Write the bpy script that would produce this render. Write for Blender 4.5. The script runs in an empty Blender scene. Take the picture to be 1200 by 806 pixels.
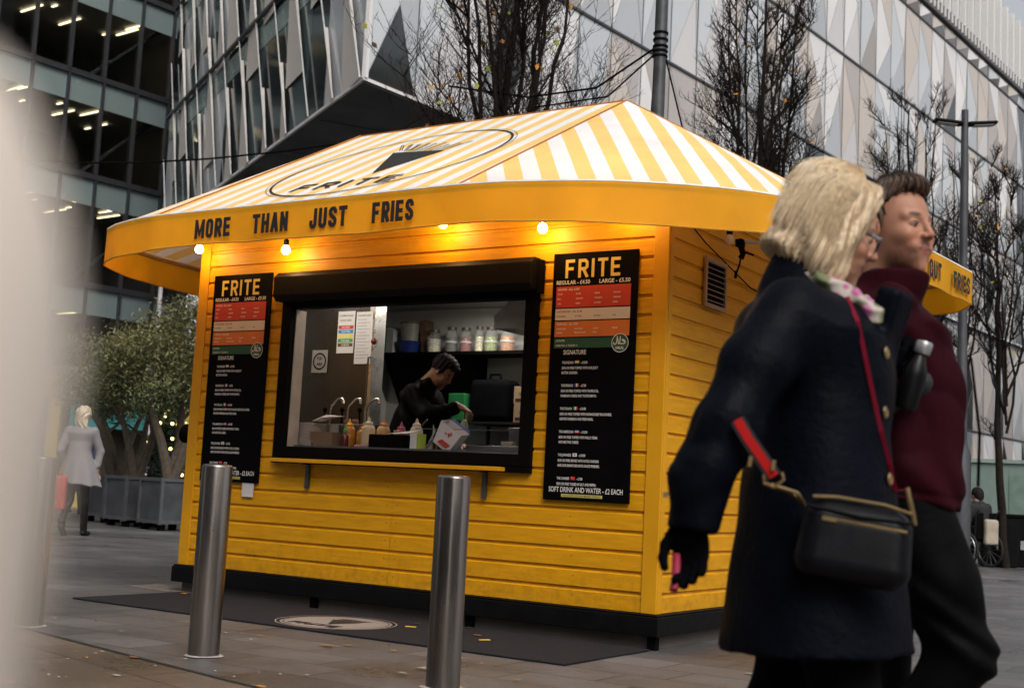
import bpy, bmesh, math, random
import numpy as np
from mathutils import Vector, Matrix
R = math.radians
scene = bpy.context.scene
COL = scene.collection

# ------------------------------------------------------------------ camera, world, sun, exposure
cam_d = bpy.data.cameras.new('camera'); cam = bpy.data.objects.new('camera', cam_d); COL.objects.link(cam)
scene.camera = cam
CAMP = Vector((3.6464, -7.3792, 0.9512))
pi_, ro_, ya_ = 0.1112, 0.0511, -0.5777
Fw = Vector((math.sin(ya_)*math.cos(pi_), math.cos(ya_)*math.cos(pi_), math.sin(pi_)))
Rt = Vector((math.cos(ya_), -math.sin(ya_), 0)); Up = Rt.cross(Fw)
R2 = Rt*math.cos(ro_)+Up*math.sin(ro_); U2 = -Rt*math.sin(ro_)+Up*math.cos(ro_)
cam.matrix_world = Matrix(((R2.x, U2.x, -Fw.x, CAMP.x), (R2.y, U2.y, -Fw.y, CAMP.y), (R2.z, U2.z, -Fw.z, CAMP.z), (0, 0, 0, 1)))
cam_d.sensor_width = 36; cam_d.lens = 1515.56/1200*36
cam_d.clip_start = 0.05; cam_d.clip_end = 1500
cam_d.dof.use_dof = True; cam_d.dof.focus_distance = 8.0; cam_d.dof.aperture_fstop = 4.0

world = bpy.data.worlds.new('World'); scene.world = world; world.use_nodes = True
wn = world.node_tree.nodes; wl = world.node_tree.links
SUN_EL, SUN_ROT = 48, 128
sky = wn.new('ShaderNodeTexSky'); sky.sky_type = 'NISHITA'; sky.sun_disc = False
sky.sun_elevation = R(SUN_EL); sky.sun_rotation = R(SUN_ROT); sky.air_density = 1.0; sky.dust_density = 4.0
hs = wn.new('ShaderNodeHueSaturation'); hs.inputs['Saturation'].default_value = 0.22
wl.new(sky.outputs[0], hs.inputs['Color']); wl.new(hs.outputs[0], wn['Background'].inputs[0])
wn['Background'].inputs[1].default_value = 0.12
sun_d = bpy.data.lights.new('sun', 'SUN'); sun = bpy.data.objects.new('sun', sun_d); COL.objects.link(sun)
sun_d.energy = 1.0; sun_d.angle = R(25); sun_d.color = (1, .96, .9)
sd = Vector((math.sin(R(SUN_ROT))*math.cos(R(SUN_EL)), math.cos(R(SUN_ROT))*math.cos(R(SUN_EL)), math.sin(R(SUN_EL))))
sun.rotation_euler = sd.to_track_quat('Z', 'Y').to_euler()
scene.view_settings.view_transform = 'Standard'; scene.view_settings.look = 'None'
scene.view_settings.exposure = 0.45; scene.view_settings.gamma = 1.0
scene.render.engine = 'CYCLES'
scene.cycles.max_bounces = 6; scene.cycles.use_denoising = True
scene.cycles.sample_clamp_indirect = 4

# ------------------------------------------------------------------ materials
MATS = {}
def M(name, col, rough=.6, metal=0., var=.15, vs=6., bump=0., bs=40., spec=.5, sheen=0., emit=0., trans=0., alpha=1., streak=None, attr=None, coat=0.):
    if name in MATS: return MATS[name]
    m = bpy.data.materials.new(name); m.use_nodes = True; nt = m.node_tree; n = nt.nodes; l = nt.links
    b = n['Principled BSDF']; MATS[name] = m
    b.inputs['Roughness'].default_value = rough; b.inputs['Metallic'].default_value = metal
    b.inputs['Specular IOR Level'].default_value = spec
    tc = n.new('ShaderNodeTexCoord'); mp = n.new('ShaderNodeMapping'); l.new(tc.outputs['Object'], mp.inputs[0])
    if streak: mp.inputs['Scale'].default_value = streak
    if attr:
        a = n.new('ShaderNodeAttribute'); a.attribute_name = attr; base = a.outputs['Color']
    else:
        rgb = n.new('ShaderNodeRGB'); rgb.outputs[0].default_value = (*col, 1); base = rgb.outputs[0]
    if var > 0:
        t = n.new('ShaderNodeTexNoise'); t.inputs['Scale'].default_value = vs; t.inputs['Detail'].default_value = 5
        l.new(mp.outputs[0], t.inputs['Vector'])
        r = n.new('ShaderNodeMapRange'); r.inputs[1].default_value = .3; r.inputs[2].default_value = .7
        r.inputs[3].default_value = 1-var; r.inputs[4].default_value = 1+var; l.new(t.outputs[0], r.inputs[0])
        mx = n.new('ShaderNodeVectorMath'); mx.operation = 'SCALE'; l.new(base, mx.inputs[0]); l.new(r.outputs[0], mx.inputs['Scale'])
        base = mx.outputs[0]
        rr = n.new('ShaderNodeMapRange'); rr.inputs[1].default_value = .3; rr.inputs[2].default_value = .7
        rr.inputs[3].default_value = max(0, rough-.08); rr.inputs[4].default_value = min(1, rough+.1)
        l.new(t.outputs[0], rr.inputs[0]); l.new(rr.outputs[0], b.inputs['Roughness'])
    l.new(base, b.inputs['Base Color'])
    if bump > 0:
        t2 = n.new('ShaderNodeTexNoise'); t2.inputs['Scale'].default_value = bs; t2.inputs['Detail'].default_value = 4
        l.new(mp.outputs[0], t2.inputs['Vector'])
        bp = n.new('ShaderNodeBump'); bp.inputs['Strength'].default_value = bump; bp.inputs['Distance'].default_value = .01
        l.new(t2.outputs[0], bp.inputs['Height']); l.new(bp.outputs[0], b.inputs['Normal'])
    if sheen > 0: b.inputs['Sheen Weight'].default_value = sheen; b.inputs['Sheen Roughness'].default_value = .5
    if coat > 0: b.inputs['Coat Weight'].default_value = coat; b.inputs['Coat Roughness'].default_value = .15
    if emit > 0:
        b.inputs['Emission Color'].default_value = (*col, 1); b.inputs['Emission Strength'].default_value = emit
    if trans > 0: b.inputs['Transmission Weight'].default_value = trans
    if alpha < 1: b.inputs['Alpha'].default_value = alpha
    return m

def cloth_mat(name, build, tf=.32):
    """fabric that lets lamp light through: principled + translucent, colour built by build(nodes, links, texcoord)"""
    m = bpy.data.materials.new(name); m.use_nodes = True; nt = m.node_tree; n = nt.nodes; l = nt.links
    b = n['Principled BSDF']; out = n['Material Output']; b.inputs['Roughness'].default_value = .75
    tc = n.new('ShaderNodeTexCoord'); c = build(n, l, tc.outputs['Object'])
    tr = n.new('ShaderNodeBsdfTranslucent'); mx = n.new('ShaderNodeMixShader'); mx.inputs[0].default_value = tf
    no = n.new('ShaderNodeTexNoise'); no.inputs['Scale'].default_value = 3; no.inputs['Detail'].default_value = 6
    l.new(tc.outputs['Object'], no.inputs['Vector'])
    r = n.new('ShaderNodeMapRange'); r.inputs[1].default_value = .3; r.inputs[2].default_value = .7; r.inputs[3].default_value = .9; r.inputs[4].default_value = 1.05
    l.new(no.outputs[0], r.inputs[0]); sc = n.new('ShaderNodeVectorMath'); sc.operation = 'SCALE'
    l.new(c, sc.inputs[0]); l.new(r.outputs[0], sc.inputs['Scale'])
    l.new(sc.outputs[0], b.inputs['Base Color']); l.new(sc.outputs[0], tr.inputs['Color'])
    bp = n.new('ShaderNodeBump'); bp.inputs['Strength'].default_value = .35; bp.inputs['Distance'].default_value = .03
    l.new(no.outputs[0], bp.inputs['Height']); l.new(bp.outputs[0], b.inputs['Normal'])
    l.new(b.outputs[0], mx.inputs[1]); l.new(tr.outputs[0], mx.inputs[2]); l.new(mx.outputs[0], out.inputs[0])
    return m
def stripe_mat(name, ax, ay, off, period=.2145):
    def bld(n, l, vec):
        sep = n.new('ShaderNodeSeparateXYZ'); l.new(vec, sep.inputs[0])
        a = n.new('ShaderNodeMath'); a.operation = 'MULTIPLY'; a.inputs[1].default_value = ax/period; l.new(sep.outputs[0], a.inputs[0])
        b = n.new('ShaderNodeMath'); b.operation = 'MULTIPLY'; b.inputs[1].default_value = ay/period; l.new(sep.outputs[1], b.inputs[0])
        s = n.new('ShaderNodeMath'); s.operation = 'ADD'; l.new(a.outputs[0], s.inputs[0]); l.new(b.outputs[0], s.inputs[1])
        s2 = n.new('ShaderNodeMath'); s2.operation = 'ADD'; s2.inputs[1].default_value = off/period+100; l.new(s.outputs[0], s2.inputs[0])
        f = n.new('ShaderNodeMath'); f.operation = 'FRACT'; l.new(s2.outputs[0], f.inputs[0])
        g = n.new('ShaderNodeMath'); g.operation = 'LESS_THAN'; g.inputs[1].default_value = .5; l.new(f.outputs[0], g.inputs[0])
        m = n.new('ShaderNodeMix'); m.data_type = 'RGBA'; l.new(g.outputs[0], m.inputs[0])
        m.inputs[6].default_value = (.90, .87, .86, 1); m.inputs[7].default_value = (.94, .63, .21, 1)
        return m.outputs[2]
    return cloth_mat(name, bld, .14)
def flat_cloth(name, col):
    def bld(n, l, vec):
        r = n.new('ShaderNodeRGB'); r.outputs[0].default_value = (*col, 1); return r.outputs[0]
    return cloth_mat(name, bld)

# ------------------------------------------------------------------ object helpers
def tag(o, label=None, cat=None, group=None, kind=None):
    if label: o['label'] = label
    if cat: o['category'] = cat
    if group: o['group'] = group
    if kind: o['kind'] = kind
    return o
def thing(name, label, cat, loc=(0, 0, 0), rz=0., group=None):
    o = bpy.data.objects.new(name, None); COL.objects.link(o); o.empty_display_size = .2
    o.location = loc; o.rotation_euler = (0, 0, rz)
    return tag(o, label, cat, group)
def copy_tree(o, parent=None):
    c = o.copy(); COL.objects.link(c)
    if parent is not None: c.parent = parent
    for ch in [x for x in bpy.data.objects if x.parent == o]: copy_tree(ch, c)
    return c
def link_mesh(name, me, mats, parent=None, smooth=False, org=None):
    o = bpy.data.objects.new(name, me)
    for m in (mats if isinstance(mats, (list, tuple)) else [mats]): me.materials.append(m)
    if smooth: me.polygons.foreach_set('use_smooth', [True]*len(me.polygons))
    COL.objects.link(o)
    if parent is not None: o.parent = parent
    return o
class MB:
    """collects faces; build() links them as one mesh object. off is subtracted (to write world coordinates for a parented part)"""
    def __init__(s, off=(0, 0, 0)): s.v = []; s.f = []; s.m = []; s.off = Vector(off)
    def add(s, vs, fs, mi=0):
        b = len(s.v); s.v += [tuple(Vector(p)-s.off) for p in vs]; s.f += [tuple(i+b for i in f) for f in fs]; s.m += [mi]*len(fs); return s
    def box(s, c, d, mi=0, rz=0., mat=None, taper=1.):
        x, y, z = d[0]/2, d[1]/2, d[2]/2; k = taper
        p = [Vector(q) for q in [(-x, -y, -z), (x, -y, -z), (x, y, -z), (-x, y, -z), (-x*k, -y*k, z), (x*k, -y*k, z), (x*k, y*k, z), (-x*k, y*k, z)]]
        m = Matrix.Translation(c) @ (mat.to_4x4() if mat is not None else Matrix.Rotation(rz, 4, 'Z'))
        return s.add([m @ q for q in p], [(0, 3, 2, 1), (4, 5, 6, 7), (0, 1, 5, 4), (1, 2, 6, 5), (2, 3, 7, 6), (3, 0, 4, 7)], mi)
    def bb(s, a, b, mi=0): return s.box([(a[i]+b[i])/2 for i in range(3)], [abs(b[i]-a[i]) for i in range(3)], mi)
    def tube(s, pts, rad, n=8, mi=0, cap=True):
        pts = [Vector(p) for p in pts]; rad = rad if hasattr(rad, '__len__') else [rad]*len(pts)
        vs = []; prev = None
        for i, p in enumerate(pts):
            t = (pts[min(i+1, len(pts)-1)]-pts[max(i-1, 0)]).normalized()
            if prev is None: a = t.orthogonal().normalized()
            else: a = (prev-t*prev.dot(t)).normalized() if (prev-t*prev.dot(t)).length > 1e-6 else t.orthogonal().normalized()
            prev = a; b = t.cross(a)
            for k in range(n):
                w = 2*math.pi*k/n; vs.append(p+(a*math.cos(w)+b*math.sin(w))*rad[i])
        fs = [(i*n+k, i*n+(k+1) % n, (i+1)*n+(k+1) % n, (i+1)*n+k) for i in range(len(pts)-1) for k in range(n)]
        if cap: fs += [tuple(range(n))[::-1], tuple((len(pts)-1)*n+k for k in range(n))]
        return s.add(vs, fs, mi)
    def lathe(s, c, prof, n=20, mi=0, axis=None, arc=None):
        """prof: (r, z) list"""
        m = Matrix.Translation(c) @ (Vector((0, 0, 1)).rotation_difference(Vector(axis)).to_matrix().to_4x4() if axis else Matrix())
        vs = [m @ Vector((r*math.cos(2*math.pi*k/n), r*math.sin(2*math.pi*k/n), z)) for r, z in prof for k in range(n)]
        fs = [(i*n+k, i*n+(k+1) % n, (i+1)*n+(k+1) % n, (i+1)*n+k) for i in range(len(prof)-1) for k in range(n)]
        if prof[0][0] > 1e-5: fs.append(tuple(range(n))[::-1])
        if prof[-1][0] > 1e-5: fs.append(tuple((len(prof)-1)*n+k for k in range(n)))
        return s.add(vs, fs, mi)
    def sphere(s, c, r, mi=0, n=14, sc=(1, 1, 1)):
        st = max(5, n//2)
        vs = []; 
        for i in range(st+1):
            a = math.pi*i/st
            for k in range(n): vs.append((c[0]+r*sc[0]*math.sin(a)*math.cos(2*math.pi*k/n), c[1]+r*sc[1]*math.sin(a)*math.sin(2*math.pi*k/n), c[2]-r*sc[2]*math.cos(a)))
        return s.add(vs, [(i*n+k, i*n+(k+1) % n, (i+1)*n+(k+1) % n, (i+1)*n+k) for i in range(st) for k in range(n)], mi)
    def prism(s, poly, h, mat=None, mi=0):
        """poly in local xy, extruded along local z by h"""
        mat = mat or Matrix(); k = len(poly)
        vs = [mat @ Vector((x, y, 0)) for x, y in poly]+[mat @ Vector((x, y, h)) for x, y in poly]
        return s.add(vs, [tuple(range(k))[::-1], tuple(range(k, 2*k))]+[(i, (i+1) % k, k+(i+1) % k, k+i) for i in range(k)], mi)
    def build(s, name, mats, parent=None, smooth=False, bevel=0., seg=2):
        me = bpy.data.meshes.new(name); me.from_pydata(s.v, [], s.f); mats = mats if isinstance(mats, (list, tuple)) else [mats]
        bm = bmesh.new(); bm.from_mesh(me); 
        for f, mi in zip(bm.faces, s.m): f.material_index = mi
        if len(bm.faces) < 60000: bmesh.ops.recalc_face_normals(bm, faces=bm.faces)
        bm.to_mesh(me); bm.free()
        o = link_mesh(name, me, mats, parent, False)
        if smooth:
            me.polygons.foreach_set('use_smooth', [True]*len(me.polygons))
            me.set_sharp_from_angle(angle=R(38)) if hasattr(me, 'set_sharp_from_angle') else None
        if bevel > 0:
            bv = o.modifiers.new('bevel', 'BEVEL'); bv.width = bevel; bv.segments = seg; bv.limit_method = 'ANGLE'; bv.angle_limit = R(40)
            me.polygons.foreach_set('use_smooth', [True]*len(me.polygons))
            wnm = o.modifiers.new('wn', 'WEIGHTED_NORMAL'); wnm.keep_sharp = True
        return o
def frame_mat(o, ex, ey):
    ex = Vector(ex).normalized(); ey = Vector(ey).normalized(); ez = ex.cross(ey)
    return Matrix(((ex.x, ey.x, ez.x, o[0]), (ex.y, ey.y, ez.y, o[1]), (ex.z, ey.z, ez.z, o[2]), (0, 0, 0, 1)))
_tc = {}
def text_geo(s, bold=0.):
    key = (s, bold)
    if key in _tc: return _tc[key]
    cu = bpy.data.curves.new('t', 'FONT'); cu.body = s; cu.offset = bold; cu.fill_mode = 'FRONT'; cu.resolution_u = 3
    ob = bpy.data.objects.new('t', cu); COL.objects.link(ob)
    dg = bpy.context.evaluated_depsgraph_get(); dg.update(); me = ob.evaluated_get(dg).to_mesh()
    vs = [(v.co.x, v.co.y) for v in me.vertices]; fs = [tuple(p.vertices) for p in me.polygons]
    ob.evaluated_get(dg).to_mesh_clear(); bpy.data.objects.remove(ob); bpy.data.curves.remove(cu)
    x0 = min(v[0] for v in vs); x1 = max(v[0] for v in vs)
    _tc[key] = (vs, fs, x0, x1); return _tc[key]
def put_text(mb, s, x, y, h, mat, w=None, bold=0., mi=0, cond=.6, shear=0.):
    """left baseline at (x,y) in the frame mat; capital height h; optional total width w"""
    vs, fs, x0, x1 = text_geo(s, bold); ky = h/.70; kx = (w/(x1-x0)) if w else ky*cond
    mb.add([mat @ Vector((x+(a-x0)*kx+b*shear*h, y+b*ky, 0)) for a, b in vs], fs, mi)
    return (x1-x0)*kx

def strip(pts, th, closed=False):
    P_ = [Vector(p) for p in pts]; n = len(P_)
    if not closed:
        P_[0] = P_[0]-(P_[1]-P_[0]).normalized()*th/2; P_[-1] = P_[-1]+(P_[-1]-P_[-2]).normalized()*th/2
    L = []; Rr = []
    for i in range(n):
        a = P_[i-1] if (i or closed) else None; c = P_[(i+1) % n] if (i < n-1 or closed) else None; p = P_[i]
        d1 = (p-a).normalized() if a is not None else (c-p).normalized(); d2 = (c-p).normalized() if c is not None else d1
        m = (d1+d2).normalized(); nn = Vector((-m.y, m.x)); k = th/2/max(.5, nn.dot(Vector((-d1.y, d1.x)))); L.append(p+nn*k); Rr.append(p-nn*k)
    r = range(n) if closed else range(n-1)
    return [(*v, 0) for v in L+Rr], [(i, n+i, n+(i+1) % n, (i+1) % n) for i in r]
_c, _y = .26, .13
GLY = {'F': [[(0, 0), (0, 1)], [(.1, 1), (.9, 1)], [(.1, .5), (.75, .5)]], 'E': [[(0, 0), (0, 1)], [(.1, 1), (.9, 1)], [(.1, .5), (.8, .5)], [(.1, 0), (.9, 0)]], 'T': [[(0, 1), (1, 1)], [(.5, 0), (.5, .9)]], 'I': [[(.5, 0), (.5, 1)]],
 'H': [[(0, 0), (0, 1)], [(1, 0), (1, 1)], [(.1, .5), (.9, .5)]], 'N': [[(0, 0), (0, 1)], [(1, 0), (1, 1)], [(.05, .95), (.95, .05)]], 'M': [[(0, 0), (0, 1)], [(1, 0), (1, 1)], [(.05, .98), (.5, .15), (.95, .98)]], 'A': [[(0, 0), (.42, 1)], [(.58, 1), (1, 0)], [(.25, .27), (.75, .27)]],
 'O': ['c', [(_c, 0), (1-_c, 0), (1, _y), (1, 1-_y), (1-_c, 1), (_c, 1), (0, 1-_y), (0, _y)]], 'U': [[(0, 1), (0, _y), (_c, 0), (1-_c, 0), (1, _y), (1, 1)]], 'C': [[(1, .70), (1, 1-_y), (1-_c, 1), (_c, 1), (0, 1-_y), (0, _y), (_c, 0), (1-_c, 0), (1, _y), (1, .30)]],
 'J': [[(1, 1), (1, _y), (1-_c, 0), (_c, 0), (0, _y), (0, .26)]], 'S': [[(1, .84), (1, 1-_y), (1-_c, 1), (_c, 1), (0, 1-_y), (0, .70), (.2, .59), (.8, .41), (1, .30), (1, _y), (1-_c, 0), (_c, 0), (0, _y), (0, .16)]],
 'R': [[(0, 0), (0, 1)], [(.1, 1), (1-_c, 1), (1, 1-_y), (1, .5+_y*.7), (1-_c, .47), (.1, .47)], [(.55, .42), (1, 0)]]}
def block_text(mb, s, x, y, h, w, mat, th, mi=0, gap=.28, shear=0.):
    """heavy condensed capitals drawn as strokes, total width w"""
    wd = {'I': .34, 'M': 1.35, 'J': .9}; tot = sum(wd.get(c, 1) for c in s)+gap*(len(s)-1); u = w/tot; z = 0
    for c in s:
        cw = wd.get(c, 1)*u; g = GLY[c]; closed = g[0] == 'c'
        for k, path in enumerate(g[1:] if closed else g):
            pts = [(x+th/2+px*(cw-th) if c != 'I' else x+cw/2, y+th/2+py*(h-th)) for px, py in path]; v, f = strip(pts, th, closed)
            mb.add([mat @ Vector((p[0]+shear*(p[1]-y), p[1], z)) for p in v], f, mi); z += .00025
        x += cw+gap*u

# ------------------------------------------------------------------ signed distance modelling (bodies, heads, coats)
def vnoise(P, f, seed=0):
    rs = np.random.RandomState(seed); o = 0
    for k in range(5):
        w = rs.normal(size=3); w *= f*(.7+.6*rs.rand())/np.linalg.norm(w)
        w2 = rs.normal(size=3); w2 *= f*.6/np.linalg.norm(w2)
        o = o+np.sin(P[0]*w[0]+P[1]*w[1]+P[2]*w[2]+rs.rand()*6+1.3*np.sin(P[0]*w2[0]+P[1]*w2[1]+P[2]*w2[2]+rs.rand()*6))
    return o/5
def smin(a, b, k):
    h = np.clip(.5+.5*(b-a)/k, 0, 1); return b*(1-h)+a*h-k*h*(1-h)
def smax(a, b, k): return -smin(-a, -b, k)
def ell(P, c, r, yaw=0., pitch=0.):
    x, y, z = P[0]-c[0], P[1]-c[1], P[2]-c[2]
    if yaw: ca, sa = math.cos(yaw), math.sin(yaw); x, y = x*ca+y*sa, -x*sa+y*ca
    if pitch: ca, sa = math.cos(pitch), math.sin(pitch); x, z = x*ca-z*sa, x*sa+z*ca
    k0 = np.sqrt((x/r[0])**2+(y/r[1])**2+(z/r[2])**2); k1 = np.sqrt((x/r[0]**2)**2+(y/r[1]**2)**2+(z/r[2]**2)**2)
    return k0*(k0-1)/np.maximum(k1, 1e-6)
def cone(P, a, b, ra, rb, sy=1.):
    a = np.array(a, float); b = np.array(b, float); ab = b-a; L = ab@ab
    x, y, z = P[0]-a[0], P[1]-a[1], P[2]-a[2]
    t = np.clip((x*ab[0]+y*ab[1]+z*ab[2])/L, 0, 1)
    return np.sqrt((x-ab[0]*t)**2+((y-ab[1]*t)*sy)**2+(z-ab[2]*t)**2)-(ra+(rb-ra)*t)
def chain(P, pts, k=.02, sy=1.):
    d = None
    for (a, ra), (b, rb) in zip(pts[:-1], pts[1:]):
        q = cone(P, a, b, ra, rb, sy); d = q if d is None else smin(d, q, k)
    return d
def rbox(P, c, h, r, yaw=0., roll=0.):
    x, y, z = P[0]-c[0], P[1]-c[1], P[2]-c[2]
    if yaw: ca, sa = math.cos(yaw), math.sin(yaw); x, y = x*ca+y*sa, -x*sa+y*ca
    if roll: ca, sa = math.cos(roll), math.sin(roll); x, z = x*ca-z*sa, x*sa+z*ca
    qx, qy, qz = abs(x)-h[0]+r, abs(y)-h[1]+r, abs(z)-h[2]+r
    return np.sqrt(np.maximum(qx, 0)**2+np.maximum(qy, 0)**2+np.maximum(qz, 0)**2)+np.minimum(np.maximum(qx, np.maximum(qy, qz)), 0)-r
def surface(fn, lo, hi, res):
    """naive surface nets on a grid"""
    lo = np.array(lo, float); hi = np.array(hi, float); n = np.ceil((hi-lo)/res).astype(int)+1
    ax = [lo[i]+res*np.arange(n[i]) for i in range(3)]
    P = np.meshgrid(*ax, indexing='ij'); D = fn(P); S = D < 0
    nx, ny, nz = n-1
    acc = np.zeros((nx, ny, nz, 3)); cnt = np.zeros((nx, ny, nz))
    def corner(A, i, j, k): return A[i:i+nx, j:j+ny, k:k+nz]
    for axis in range(3):
        for u in (0, 1):
            for w in (0, 1):
                o0 = [0, 0, 0]; oth = [a for a in range(3) if a != axis]; o0[oth[0]] = u; o0[oth[1]] = w; o1 = list(o0); o1[axis] = 1
                d0 = corner(D, *o0); d1 = corner(D, *o1); cr = corner(S, *o0) != corner(S, *o1)
                t = np.where(cr, d0/np.where(cr, d0-d1, 1), 0)
                for a in range(3): acc[..., a] += np.where(cr, (t if a == axis else o0[a]), 0)
                cnt += cr
    act = cnt > 0; idx = -np.ones((nx, ny, nz), int); idx[act] = np.arange(act.sum())
    ii = np.argwhere(act); V = lo+res*(ii+acc[act]/cnt[act][:, None])
    Fs = []
    for axis in range(3):
        oth = [(axis+1) % 3, (axis+2) % 3]
        sl0 = [slice(None)]*3; sl1 = [slice(None)]*3; sl0[axis] = slice(0, -1); sl1[axis] = slice(1, None)
        s0 = S[tuple(sl0)]; s1 = S[tuple(sl1)]; E = np.argwhere(s0 != s1)
        ok = (E[:, oth[0]] > 0) & (E[:, oth[1]] > 0) & (E[:, oth[0]] < n[oth[0]]-1) & (E[:, oth[1]] < n[oth[1]]-1); E = E[ok]
        if not len(E): continue
        e0 = np.zeros(3, int); e0[oth[0]] = 1; e1 = np.zeros(3, int); e1[oth[1]] = 1
        q = [idx[tuple((E-a).T)] for a in (e0*0, e0, e0+e1, e1)]
        q = np.stack(q, 1); fl = S[tuple(E.T)]; q[~fl] = q[~fl][:, ::-1]; Fs.append(q)
    return V, np.concatenate(Fs)
def sdf_obj(name, fn, lo, hi, res, mats, parent, color=None):
    V, Q = surface(fn, lo, hi, res)
    me = bpy.data.meshes.new(name); me.vertices.add(len(V)); me.vertices.foreach_set('co', V.ravel())
    me.loops.add(Q.size); me.loops.foreach_set('vertex_index', Q.ravel())
    me.polygons.add(len(Q)); me.polygons.foreach_set('loop_start', np.arange(0, Q.size, 4)); me.polygons.foreach_set('loop_total', np.full(len(Q), 4))
    me.update(); me.validate()
    if color is not None:
        c = color(V.T); at = me.color_attributes.new('col', 'FLOAT_COLOR', 'POINT')
        buf = np.ones((len(me.vertices), 4)); buf[:, :3] = c[:len(me.vertices)]; at.data.foreach_set('color', buf.ravel())
    return link_mesh(name, me, mats, parent, True)
def lerp_col(c, m, col): m = m[:, None]; return c*(1-m)+np.array(col)*m
def blob(V, c, r): return np.clip(1.5-1.5*np.sqrt(sum(((V[i]-c[i])/r[i])**2 for i in range(3))), 0, 1)

# ------------------------------------------------------------------ setting: ground
def ground_mat(name, c1, c2, mort, bw, rh, rot=0., rough=.42, msize=.006):
    m = bpy.data.materials.new(name); m.use_nodes = True; nt = m.node_tree; n = nt.nodes; l = nt.links; b = n['Principled BSDF']
    tc = n.new('ShaderNodeTexCoord'); mp = n.new('ShaderNodeMapping'); mp.inputs['Rotation'].default_value = (0, 0, rot); l.new(tc.outputs['Object'], mp.inputs[0])
    wp = n.new('ShaderNodeTexNoise'); wp.inputs['Scale'].default_value = 9; l.new(mp.outputs[0], wp.inputs['Vector'])
    br = n.new('ShaderNodeTexBrick'); br.inputs['Scale'].default_value = 1; br.inputs['Brick Width'].default_value = bw; br.inputs['Row Height'].default_value = rh
    br.inputs['Mortar Size'].default_value = msize; br.inputs['Mortar Smooth'].default_value = .3; br.inputs['Bias'].default_value = 0
    br.inputs['Color1'].default_value = (*c1, 1); br.inputs['Color2'].default_value = (*c2, 1); br.inputs['Mortar'].default_value = (*mort, 1); br.offset = .37; br.offset_frequency = 2
    sc = n.new('ShaderNodeVectorMath'); sc.operation = 'MULTIPLY_ADD'; sc.inputs[1].default_value = (.012, .012, 0)
    l.new(wp.outputs['Color'], sc.inputs[0]); l.new(mp.outputs[0], sc.inputs[2]); l.new(sc.outputs[0], br.inputs['Vector'])
    big = n.new('ShaderNodeTexNoise'); big.inputs['Scale'].default_value = .7; big.inputs['Detail'].default_value = 8; big.inputs['Roughness'].default_value = .65; l.new(mp.outputs[0], big.inputs['Vector'])
    fine = n.new('ShaderNodeTexNoise'); fine.inputs['Scale'].default_value = 60; fine.inputs['Detail'].default_value = 8; fine.inputs['Roughness'].default_value = .7; l.new(mp.outputs[0], fine.inputs['Vector'])
    mr = n.new('ShaderNodeMapRange'); mr.inputs[1].default_value = .3; mr.inputs[2].default_value = .7; mr.inputs[3].default_value = .62; mr.inputs[4].default_value = 1.3; l.new(big.outputs[0], mr.inputs[0])
    mf = n.new('ShaderNodeMapRange'); mf.inputs[1].default_value = .3; mf.inputs[2].default_value = .7; mf.inputs[3].default_value = .72; mf.inputs[4].default_value = 1.25; l.new(fine.outputs[0], mf.inputs[0])
    mm = n.new('ShaderNodeMath'); mm.operation = 'MULTIPLY'; l.new(mr.outputs[0], mm.inputs[0]); l.new(mf.outputs[0], mm.inputs[1])
    cs = n.new('ShaderNodeVectorMath'); cs.operation = 'SCALE'; l.new(br.outputs['Color'], cs.inputs[0]); l.new(mm.outputs[0], cs.inputs['Scale']); l.new(cs.outputs[0], b.inputs['Base Color'])
    rr = n.new('ShaderNodeMapRange'); rr.inputs[1].default_value = .35; rr.inputs[2].default_value = .65; rr.inputs[3].default_value = rough-.17; rr.inputs[4].default_value = rough+.2; l.new(big.outputs[0], rr.inputs[0]); l.new(rr.outputs[0], b.inputs['Roughness'])
    h = n.new('ShaderNodeMath'); h.operation = 'MULTIPLY_ADD'; h.inputs[1].default_value = -1.2; l.new(br.outputs['Fac'], h.inputs[0]); l.new(fine.outputs[0], h.inputs[2])
    bp = n.new('ShaderNodeBump'); bp.inputs['Strength'].default_value = .5; bp.inputs['Distance'].default_value = .006; l.new(h.outputs[0], bp.inputs['Height']); l.new(bp.outputs[0], b.inputs['Normal'])
    return m
m_pave = ground_mat('grey_granite_paving', (.078, .075, .076), (.130, .125, .125), (.03, .028, .027), .62, .36)
m_brown = ground_mat('brown_sandstone_paving', (.105, .079, .058), (.145, .110, .082), (.03, .023, .018), 1.1, .55, R(12))
g = MB(); S = 600
g.add([(-S, -S, 0), (S, -S, 0), (S, S, 0), (-S, S, 0)], [(0, 1, 2, 3)]); tag(g.build('ground', m_pave), kind='structure', label='grey granite paving slabs of the plaza')
# brown paving laid in front of a slanting joint
g = MB(); g.add([(-12, -.52, .004), (-2.49, -2.54, .004), (-.52, -2.96, .004), (6, -4.35, .004), (6, -12, .004), (-12, -12, .004)], [(0, 5, 4, 3, 2, 1)])
tag(g.build('pavement', m_brown), kind='structure', label='brown sandstone paving in the foreground')
g = MB(); g.add([(-12, -.52+.012, .008), (6, -4.35+.012, .008), (6, -4.35-.016, .008), (-12, -.52-.016, .008)], [(0, 3, 2, 1)])
tag(g.build('path', M('joint_dirt', (.02, .018, .016), .9)), kind='structure', label='dark joint between the grey and the brown paving')

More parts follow.
